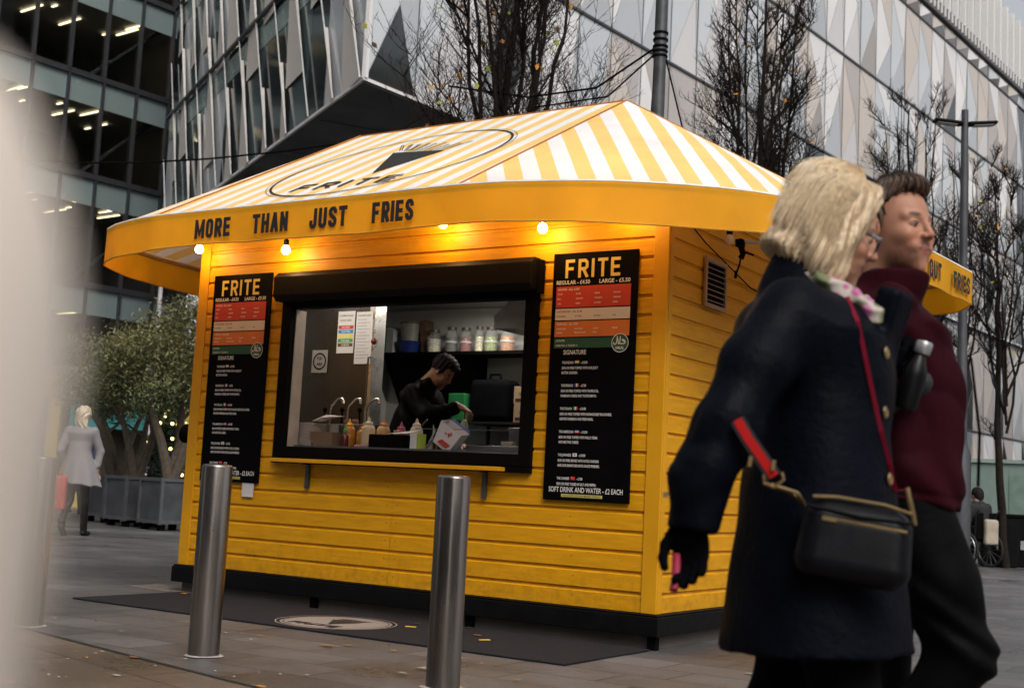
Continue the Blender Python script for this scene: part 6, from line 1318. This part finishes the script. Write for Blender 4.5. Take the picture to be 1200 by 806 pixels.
def jack_m(P):
    x, y, z = P; t = np.clip((1.38-z)/.45, 0, 1)
    rx = .150+.030*np.sin(math.pi*np.clip(t, 0, 1)); ry = .205+.02*t; q = np.sqrt(((x+.035-.035*t)/rx)**2+(y/ry)**2); bod = (q-1)*.16
    bod = np.maximum(np.maximum(bod, z-1.42), .965-.12*x-z); d = smin(bod, ell(P, (-.05, 0, 1.42), (.145, .235, .105)), .08); d = smin(d, ell(P, (.03, 0, 1.27), (.115, .16, .15)), .06)
    a1 = chain(P, [((-.06, -.195, 1.455), .080), ((-.15, -.26, 1.30), .078), ((-.19, -.275, 1.18), .072), ((-.13, -.27, 1.215), .062), ((-.08, -.262, 1.262), .055)], .02)
    a2 = chain(P, [((-.03, .20, 1.455), .082), ((.05, .265, 1.30), .080), ((.105, .275, 1.165), .075), ((.06, .25, 1.06), .066), ((.02, .22, 1.02), .058)], .02)
    d = smin(smin(d, a1+.004*np.sin(z*70+x*40), .02), a2+.005*np.sin(z*60-x*40), .02)
    col = cone(P, (-.065, 0, 1.48), (-.030, 0, 1.59), .100, .088); d = smin(d, np.maximum(col, z+.10*x-1.590), .02); d = smax(d, -cone(P, (-.045, 0, 1.54), (-.02, 0, 1.68), .060, .072), .008)
    hood = cone(P, (-.14, -.06, 1.49), (-.14, .06, 1.49), .05, .05); d = smin(d, hood, .03)
    fold = .007*(.5-np.abs(vnoise((x*1.2, y, z*1.8+x*.6), 17, 41)))*2.2+.006*np.sin(z*30+5*np.sin(x*9+y*4)+2*np.sin(z*13))*np.clip(1.55-z, 0, .4)*2; seam = np.exp(-((y-.015)/.007)**2)*(x > .05)
    return d+fold+.004*vnoise(P, 26, 7)-.004*seam+.004*np.exp(-((z-.995+.12*x)/.008)**2)
sdf_obj('jacket', jack_m, (-.34, -.42, .92), (.36, .42, 1.68), .0078, m_mar, MN)
def trous_m(P):
    d = chain(P, [((-.01, -.085, .98), .125), ((.08, -.10, .76), .103), ((.145, -.10, .585), .083), ((.02, -.10, .38), .070), ((-.10, -.10, .20), .058)], .03)
    d = smin(d, chain(P, [((-.03, .085, .98), .125), ((-.05, .09, .52), .085), ((.0, .09, .11), .062)], .02), .03); x, y, z = P
    return d+.0055*np.sin(z*46+x*30+3*np.sin(z*17+x*11))*np.clip(1.0-abs(z-.62)*2, .2, 1)+.003*vnoise(P, 30, 2)
sdf_obj('trousers', trous_m, (-.28, -.26, .06), (.30, .26, 1.12), .0085, M('black_slim_trousers', (.0018, .0018, .002), .6, var=.2, bump=.2, bs=60, spec=.06), MN)
sdf_obj('shoes', lambda P: np.minimum(boot(P, (-.16, -.10, .11), .75), boot(P, (-.0, .09, .0))), (-.36, -.18, -.05), (.24, .18, .30), .008, M('black_leather', (.01, .009, .009)), MN)
b = MB(); b.tube([(.165, -.06, 1.36), (.19, -.05, 1.16), (.19, -.03, 1.02)], .004, 6); b.build('zip', m_blkm, MN)
# bottle in his gloved hand
t = thing('drink_bottle', "dark drinks bottle with a silver cap in the man's gloved hand", 'bottle', (MN.location.x, MN.location.y, 0), R(20))
b = MB(); b.lathe((-.022, -.30, 1.20), [(.028, 0), (.032, .01), (.032, .085), (.030, .10), (.020, .125), (.014, .14)], 18, axis=(.28, -.05, 1)); b.build('bottle_body', M('dark_bottle', (.003, .003, .0035), .35, spec=.25), t, smooth=True)
b = MB(); b.lathe((.0185, -.307, 1.338), [(.019, 0), (.021, .004), (.021, .028), (.018, .032), (0, .032)], 18, axis=(.28, -.05, 1)); b.build('cap', M('silver_cap', (.42, .42, .43), .35, .6), t, smooth=True)

# ---- cook in the kiosk
CK = thing('person', 'cook with black hair in a black jacket bending over the counter inside the kiosk', 'person', (-2.80, 1.02, .252), R(8))
hc = Matrix.Translation((.30, -.02, 1.605)) @ Matrix.Rotation(R(42), 4, 'Y')
def core_c(P):
    d = chain(P, [((.10, 0, 1.38), .11), ((.0, 0, 1.1), .13), ((-.06, 0, .92), .13)], .05); d = smin(d, cone(P, (.19, 0, 1.50), (.12, 0, 1.40), .052, .065), .03)
    for s in (-1, 1): d = smin(d, chain(P, [((-.05, s*.09, .90), .09), ((-.02, s*.10, .48), .06), ((-.05, s*.10, .08), .045)], .02), .03)
    d = smin(d, chain(P, [((.12, -.18, 1.40), .05), ((.30, -.22, 1.24), .042), ((.52, -.16, 1.31), .032)], .02), .03); return smin(d, chain(P, [((.12, .18, 1.40), .05), ((.22, .24, 1.14), .042), ((.40, .16, 1.03), .032)], .02), .03)
hc1 = frame3((.555, -.15, 1.315), (.75, .1, -.35), (.2, 0, 1)); hc2 = frame3((.43, .15, 1.02), (1, -.2, -.3), (0, 0, 1))
person_body(CK, hc, (.30, .15, .085), (.18, .06, .05), {}, dict(ruddy=.2, beard=.9, brow=(.01, .008, .006)), core_c, (-.25, -.36, .0), (.62, .36, 1.6), [(hc1, .75, 1, (.30, .15, .085)), (hc2, .6, -1, (.30, .15, .085))], (.012, .012, .013))
eyes(CK, hc)
def jack_c(P):
    d = chain(P, [((.11, 0, 1.37), .155), ((.03, 0, 1.15), .165), ((-.04, 0, .86), .17)], .05); d = smin(d, cone(P, (.11, -.15, 1.40), (.11, .15, 1.40), .095, .095), .06)
    d = smin(d, chain(P, [((.12, -.19, 1.39), .085), ((.30, -.23, 1.235), .072), ((.50, -.165, 1.305), .052)], .02), .03); d = smin(d, chain(P, [((.12, .19, 1.39), .085), ((.23, .25, 1.13), .072), ((.38, .17, 1.04), .05)], .02), .03)
    d = smin(d, np.maximum(cone(P, (.13, 0, 1.45), (.20, 0, 1.535), .085, .075), P[2]-1.56), .02); x, y, z = P
    return np.maximum(d, .80-z)+.006*np.sin(z*36+x*30+3*np.sin(x*20+y*10))+.004*vnoise(P, 28, 8)
sdf_obj('jacket', jack_c, (-.30, -.40, .76), (.60, .40, 1.62), .010, M('black_chef_jacket', (.003, .003, .0035), .65, var=.2, bump=.2, bs=40, spec=.08), CK)
sdf_obj('trousers', lambda P: smin(chain(P, [((-.05, -.09, .86), .13), ((-.02, -.10, .48), .085), ((-.05, -.10, .06), .065)]), chain(P, [((-.05, .09, .86), .13), ((-.02, .10, .48), .085), ((-.05, .10, .06), .065)]), .03), (-.24, -.26, .0), (.2, .26, 1.0), .015, M('black_trousers', (.008, .008, .01)), CK)
V, Q = surface(lambda P: smax(smin(ell(P, (-.018, 0, .048), (.110, .090, .100)), ell(P, (.030, 0, .105), (.075, .068, .038)), .03), -np.maximum(.045-P[0], P[2]-.075), .012)+.005*vnoise(P, 60, 2)+.003*np.sin(P[0]*160+P[1]*60), (-.16, -.12, -.08), (.13, .12, .18), .004)
V = V[:]; join_mesh('hair', [(xf(V, hc), Q, np.tile(np.array((.012, .010, .009)), (len(V), 1)))], M('black_hair', (.01, .01, .01), .7, attr='col', var=.2, vs=40, spec=.12), CK)
t = thing('sauce_ladle', 'red handled ladle dripping white sauce from the hand of the cook', 'ladle', (-2.20, .96, 1.50)); t.rotation_euler = (0, 0, 0)
b = MB(); b.tube([(0, 0, .06), (0, 0, -.03)], .007, 8); b.build('handle', M('red_handle', (.30, .02, .03), .4), t, smooth=True)
b = MB(); b.lathe((0, 0, -.16), [(0, -.03), (.012, -.02), (.024, .01), (.034, .05), (.033, .085), (.026, .11), (.012, .13), (0, .135)], 16); b.build('sauce', M('white_sauce', (.55, .55, .48), .35, coat=.3), t, smooth=True)
b = MB(); b.lathe((-2.21, .98, CT+.001), [(.04, 0), (.055, .045), (.05, .045), (.036, .006), (0, .006)], 18); simple('white_bowl', b, m_pap, 'small white bowl under the dripping ladle', 'bowl', smooth=True)

# ---- woman walking away on the left
FW = thing('person', 'blonde woman in a pale grey coat walking away at the left', 'person', (-11.15, 4.50, 0), R(118))
hf = Matrix.Translation((.04, 0, 1.66))
def core_f(P):
    d = chain(P, [((0, 0, 1.45), .09), ((0, 0, 1.2), .10), ((0, 0, .95), .12)], .05); d = smin(d, cone(P, (.0, 0, 1.56), (.0, 0, 1.45), .05, .06), .03)
    d = smin(d, chain(P, [((0, -.08, .92), .085), ((.12, -.08, .50), .058), ((.16, -.08, .10), .040)], .02), .03); d = smin(d, chain(P, [((0, .08, .92), .085), ((-.02, .08, .50), .055), ((-.24, .08, .20), .040)], .02), .03)
    for s in (-1, 1): d = smin(d, chain(P, [((0, s*.17, 1.43), .045), ((-.08*s, s*.24, 1.17), .038), ((.06, s*.24, .95), .030)], .02), .03)
    return d
person_body(FW, hf, (.5, .3, .2), (.3, .1, .1), dict(fem=1), {}, core_f, (-.35, -.36, .0), (.35, .36, 1.6), [(frame3((.07, -.24, .93), (.2, 0, -1), (0, 1, 0)), .4, 1, (.4, .24, .17)), (frame3((.07, .24, .93), (.2, 0, -1), (0, -1, 0)), .4, -1, (.4, .24, .17))], (.02, .02, .025))
def coat_f(P):
    x, y, z = P; t = np.clip((1.30-z)/.65, 0, 1.1); rx = .13+.12*t; ry = .175-.035*np.exp(-((z-1.15)/.12)**2)+.14*t**1.3; q = np.sqrt(((x+.05*t)/rx)**2+((y+.05*t*t)/ry)**2); bod = np.maximum(np.maximum((q-1)*.16, z-1.40), .72+.10*y-z)
    d = smin(bod, ell(P, (0, 0, 1.42), (.12, .21, .10)), .08)
    for s in (-1, 1): d = smin(d, chain(P, [((0, s*.175, 1.44), .070), ((-.08*s, s*.25, 1.17), .060), ((.05, s*.245, .98), .048)], .02), .02)
    d = smin(d, cone(P, (0, 0, 1.48), (.01, 0, 1.58), .08, .07), .02); hol = np.maximum((q-1)*.16+.03, z-.95)
    return np.maximum(d, -hol)+.008*np.sin(np.arctan2(y, x)*9)*np.clip(1.2-z, 0, .5)*1.6+.003*vnoise(P, 20, 2)
sdf_obj('coat', coat_f, (-.42, -.48, .60), (.36, .48, 1.62), .013, M('pale_grey_wool', (.22, .205, .205), .8, var=.08), FW)
V, Q = surface(lambda P: smin(smin(ell(P, (-.02, 0, .04), (.12, .10, .105)), ell(P, (-.08, 0, -.05), (.06, .095, .13)), .05), ell(P, (-.10, -.05, -.13), (.03, .05, .07)), .03)+.006*np.sin(P[1]*90+4*np.sin(P[2]*20))+.006*vnoise(P, 24, 3), (-.22, -.16, -.26), (.12, .16, .18), .007)
V = V[:]; join_mesh('hair', [(xf(V, hf), Q, np.tile(np.array((.55, .45, .32)), (len(V), 1)))], M('blonde_hair', (.5, .4, .3)), FW)
sdf_obj('boots', lambda P: np.minimum(np.minimum(boot(P, (.15, -.08, 0)), boot(P, (-.26, .08, .10), .7)), np.minimum(cone(P, (.15, -.08, .09), (.12, -.08, .42), .048, .055), cone(P, (-.25, .08, .2), (-.04, .08, .46), .045, .055))), (-.42, -.16, -.02), (.34, .16, .50), .011, M('black_leather', (.01, .009, .009)), FW)
t = thing('red_shopping_bag', 'red carrier bag carried by the woman in the pale grey coat', 'bag', (-11.18, 4.17, .36), R(33)); t.scale = (.85, .85, .9)
sdf_obj('bag_body', lambda P: rbox(P, (0, 0, .25), (.17, .07-.04*np.clip((P[2]-.3)*3, 0, 1), .26), .03)+.010*vnoise(P, 16, 4), (-.22, -.13, -.05), (.22, .13, .58), .012, M('red_carrier_plastic', (.42, .05, .035), .45, var=.15), t)
b = MB(); b.tube([(-.08, 0, .50), (-.04, 0, .62), (.04, 0, .62), (.08, 0, .50)], .012, 6); b.build('handle', M('red_carrier_plastic', (.42, .05, .035)), t)
b = MB(); b.box((.02, -.078, .10), (.07, .012, .06)); b.build('green_mark', M('green_mark', (.05, .3, .08), .5), t)
# a distant pair of pedestrians, each with simple parts
def bystander(x, y, rz, top, label, hair=(.02, .015, .01)):
    t = thing('person', label, 'person', (x, y, 0), R(rz)); h = Matrix.Translation((0, 0, 1.62))
    def core(P):
        d = chain(P, [((0, 0, 1.38), .12), ((0, 0, .92), .14)], .05); d = smin(d, cone(P, (.0, 0, 1.56), (.0, 0, 1.42), .05, .06), .03)
        for s in (-1, 1): d = smin(smin(d, chain(P, [((0, s*.09, .90), .09), ((.04*s, s*.10, .48), .06), ((.10*s, s*.10, .06), .045)], .02), .03), chain(P, [((0, s*.18, 1.40), .05), ((-.04, s*.24, 1.14), .04), ((.12, s*.2, 1.0), .035)], .02), .03)
        for s in (-1, 1): d = smin(d, ell(P, (.10*s+.05, s*.10, .03), (.12, .045, .04)), .02)
        return d
    person_body(t, h, (.4, .22, .15), (.25, .1, .08), {}, {}, core, (-.3, -.36, 0), (.3, .36, 1.6), [], (.02, .02, .03))
    sdf_obj('jacket', lambda P: np.maximum(smin(chain(P, [((0, 0, 1.36), .15), ((0, 0, .92), .17)], .05), smin(chain(P, [((0, -.18, 1.40), .08), ((-.04, -.25, 1.14), .06), ((.10, -.2, 1.02), .05)]), chain(P, [((0, .18, 1.40), .08), ((-.04, .25, 1.14), .06), ((.10, .2, 1.02), .05)]), .01), .04), .80-P[2]), (-.3, -.36, .75), (.3, .36, 1.6), .02, M('jacket_'+label[:6].replace(' ', ''), top, .8), t)
    V, Q = surface(lambda P: smax(ell(P, (-.02, 0, .04), (.11, .09, .10)), -np.maximum(.05-P[0], P[2]-.08), .01), (-.16, -.12, -.08), (.13, .12, .18), .01); join_mesh('hair', [(xf(V, h), Q, np.tile(np.array(hair), (len(V), 1)))], M('black_hair', (.01, .01, .01)), t)
bystander(-17.9, 10.2, 40, (.03, .05, .10), 'distant pedestrian in a blue jacket between the grey coat and the planters', (.05, .03, .02)); bystander(-18.7, 10.5, 10, (.03, .028, .026), 'distant pedestrian in a dark jacket behind the walking woman')
# ---- wheelchair user at the right
WC = thing('wheelchair', 'black wheelchair with large spoked wheels at the right edge', 'wheelchair', (-1.92, 16.5, 0), R(150))
m_tyre = M('tyre_rubber', (.012, .012, .012), .8); m_rim = M('wheel_rim', (.30, .30, .31), .3, .8)
for s in (-1, 1):
    w = MB(); n = 28; w.tube([(.30*math.cos(2*math.pi*i/n), s*.30, .31+.30*math.sin(2*math.pi*i/n)) for i in range(n+1)], .02, 8, cap=False); wh = w.build('wheel', m_tyre, WC, smooth=True)
    w = MB(); w.tube([(.27*math.cos(2*math.pi*i/n), s*.33, .31+.27*math.sin(2*math.pi*i/n)) for i in range(n+1)], .010, 6, cap=False)
    for i in range(14): w.tube([(0, s*.30, .31), (.28*math.cos(2*math.pi*i/14), s*.30, .31+.28*math.sin(2*math.pi*i/14))], .004, 4)
    w.build('rim', m_rim, wh, smooth=True)
    w = MB(); n = 16; w.tube([(.40+.08*math.cos(2*math.pi*i/n), s*.22, .09+.08*math.sin(2*math.pi*i/n)) for i in range(n+1)], .014, 6, cap=False); w.build('castor', m_tyre, WC, smooth=True)
w = MB()
for s in (-1, 1): w.tube([(-.28, s*.24, 1.0), (-.20, s*.24, .90), (-.18, s*.24, .45), (.28, s*.24, .47), (.42, s*.22, .12)], .014, 8); w.tube([(-.18, s*.24, .70), (.18, s*.25, .70), (.22, s*.25, .47)], .018, 8); w.tube([(0, s*.31, .31), (0, -.0, .31)], .012, 6); w.tube([(.28, s*.24, .47), (.46, s*.15, .14), (.56, s*.12, .12)], .012, 6)
w.build('frame', M('black_tube', (.015, .015, .016), .3, .3), WC, smooth=True)
w = MB(); w.box((.05, 0, .48), (.44, .44, .06)); w.build('seat', m_blkm, WC, bevel=.02); w = MB(); w.box((-.19, 0, .72), (.04, .44, .46)); w.build('backrest', m_blkm, WC, bevel=.015)
for s in (-1, 1): w = MB(); w.box((.54, s*.12, .12), (.16, .13, .02)); w.build('footplate', m_blkm, WC)
WP = thing('person', 'dark haired person in a black coat and grey scarf sitting in the wheelchair', 'person', (-1.92, 16.5, 0), R(150)); h = Matrix.Translation((.02, 0, 1.26))
def core_s(P):
    d = chain(P, [((-.06, 0, 1.02), .12), ((-.06, 0, .62), .15)], .05); d = smin(d, cone(P, (.0, 0, 1.20), (-.04, 0, 1.06), .05, .06), .03)
    for s in (-1, 1): d = smin(smin(d, chain(P, [((-.02, s*.10, .60), .09), ((.38, s*.11, .60), .065), ((.46, s*.11, .20), .05), ((.56, s*.11, .17), .04)], .02), .03), chain(P, [((-.05, s*.18, 1.04), .055), ((-.04, s*.25, .80), .045), ((.18, s*.20, .74), .038)], .02), .03)
    return d
person_body(WP, h, (.4, .22, .15), (.25, .1, .08), {}, {}, core_s, (-.3, -.36, .08), (.68, .36, 1.25), [], (.012, .012, .014))
sdf_obj('coat', lambda P: np.maximum(smin(chain(P, [((-.06, 0, 1.0), .16), ((-.05, 0, .64), .18)], .05), smin(chain(P, [((-.05, -.18, 1.04), .085), ((-.04, -.26, .80), .065), ((.16, -.2, .75), .05)]), chain(P, [((-.05, .18, 1.04), .085), ((-.04, .26, .80), .065), ((.16, .2, .75), .05)]), .01), .04), .52-P[2]), (-.3, -.36, .48), (.3, .36, 1.2), .016, M('black_coat', (.010, .010, .011), .8), WP)
sdf_obj('scarf', lambda P: chain(P, [((.06, -.05, 1.14), .04), ((.06, .05, 1.13), .04), ((-.04, .07, 1.15), .04), ((-.06, -.05, 1.15), .04), ((.06, -.05, 1.14), .04)])+.006*vnoise(P, 40, 2), (-.16, -.16, 1.02), (.16, .16, 1.24), .01, M('grey_scarf', (.14, .13, .13), .9), WP)
V, Q = surface(lambda P: smax(smin(ell(P, (-.02, 0, .04), (.115, .095, .105)), ell(P, (-.08, 0, -.02), (.06, .08, .10)), .03), -np.maximum(.05-P[0], P[2]-.08), .01), (-.18, -.12, -.14), (.13, .12, .18), .01); join_mesh('hair', [(xf(V, h), Q, np.tile(np.array((.015, .012, .010)), (len(V), 1)))], M('black_hair', (.01, .01, .01)), WP)
t = thing('beige_bag', 'beige cloth bag hanging on the back of the wheelchair', 'bag', (-1.66, 16.42, .42), R(150))
sdf_obj('bag_body', lambda P: rbox(P, (0, 0, .2), (.05, .15, .22), .04)+.008*vnoise(P, 18, 3), (-.1, -.2, -.06), (.1, .2, .46), .012, M('beige_cloth', (.38, .32, .25), .8), t)

# ------------------------------------------------------------------ litter and fallen leaves (uncountable scatter)
rs = random.Random(2); lt = MB()
for i in range(300):
    if i < 150: x, y = rs.uniform(-3.2, 2.5), rs.uniform(-4.2, -1.2)
    else: x, y = rs.uniform(-14, 5), rs.uniform(-1, 16)
    if -4.3 < x < .1 and -.1 < y < 2.7: continue
    s = rs.uniform(.008, .02) if i < 110 else rs.uniform(.02, .055); a = rs.uniform(0, 6.28); k = 5
    z0_ = .019 if (-4.12 < x < 0 and -1.1 < y < 0) else .009
    mi = rs.choice([0, 0, 0, 1]) if i < 110 else rs.choice([2, 3, 3, 1, 0])
    pts = [(x+s*math.cos(a+6.28*j/k)*rs.uniform(.6, 1.1), y+s*.6*math.sin(a+6.28*j/k)*rs.uniform(.6, 1.1), z0_+rs.uniform(0, .006)) for j in range(k)]
    lt.add(pts, [tuple(range(k))], mi)
tag(lt.build('fallen_leaves', [M('litter_pale', (.42, .38, .33), .8), M('brown_leaf', (.06, .03, .018)), M('autumn_leaf', (.60, .26, .02)), M('leaf_tan', (.30, .15, .05), .8)]), 'scattered fallen leaves and pale litter on the paving', 'leaves', kind='stuff')
for (x, y, a, lb) in ((-1.55, -.45, .3, 'yellow chip-shaped scrap near the round print on the mat'), (-.85, -.62, 1.0, 'yellow scrap on the mat towards the right bollard')):
    b = MB(); b.box((x, y, .020), (.075, .018, .007), rz=a); simple('yellow_scrap', b, M('yellow_scrap', (.62, .40, .05), .6), lb, 'litter', bevel=.003)
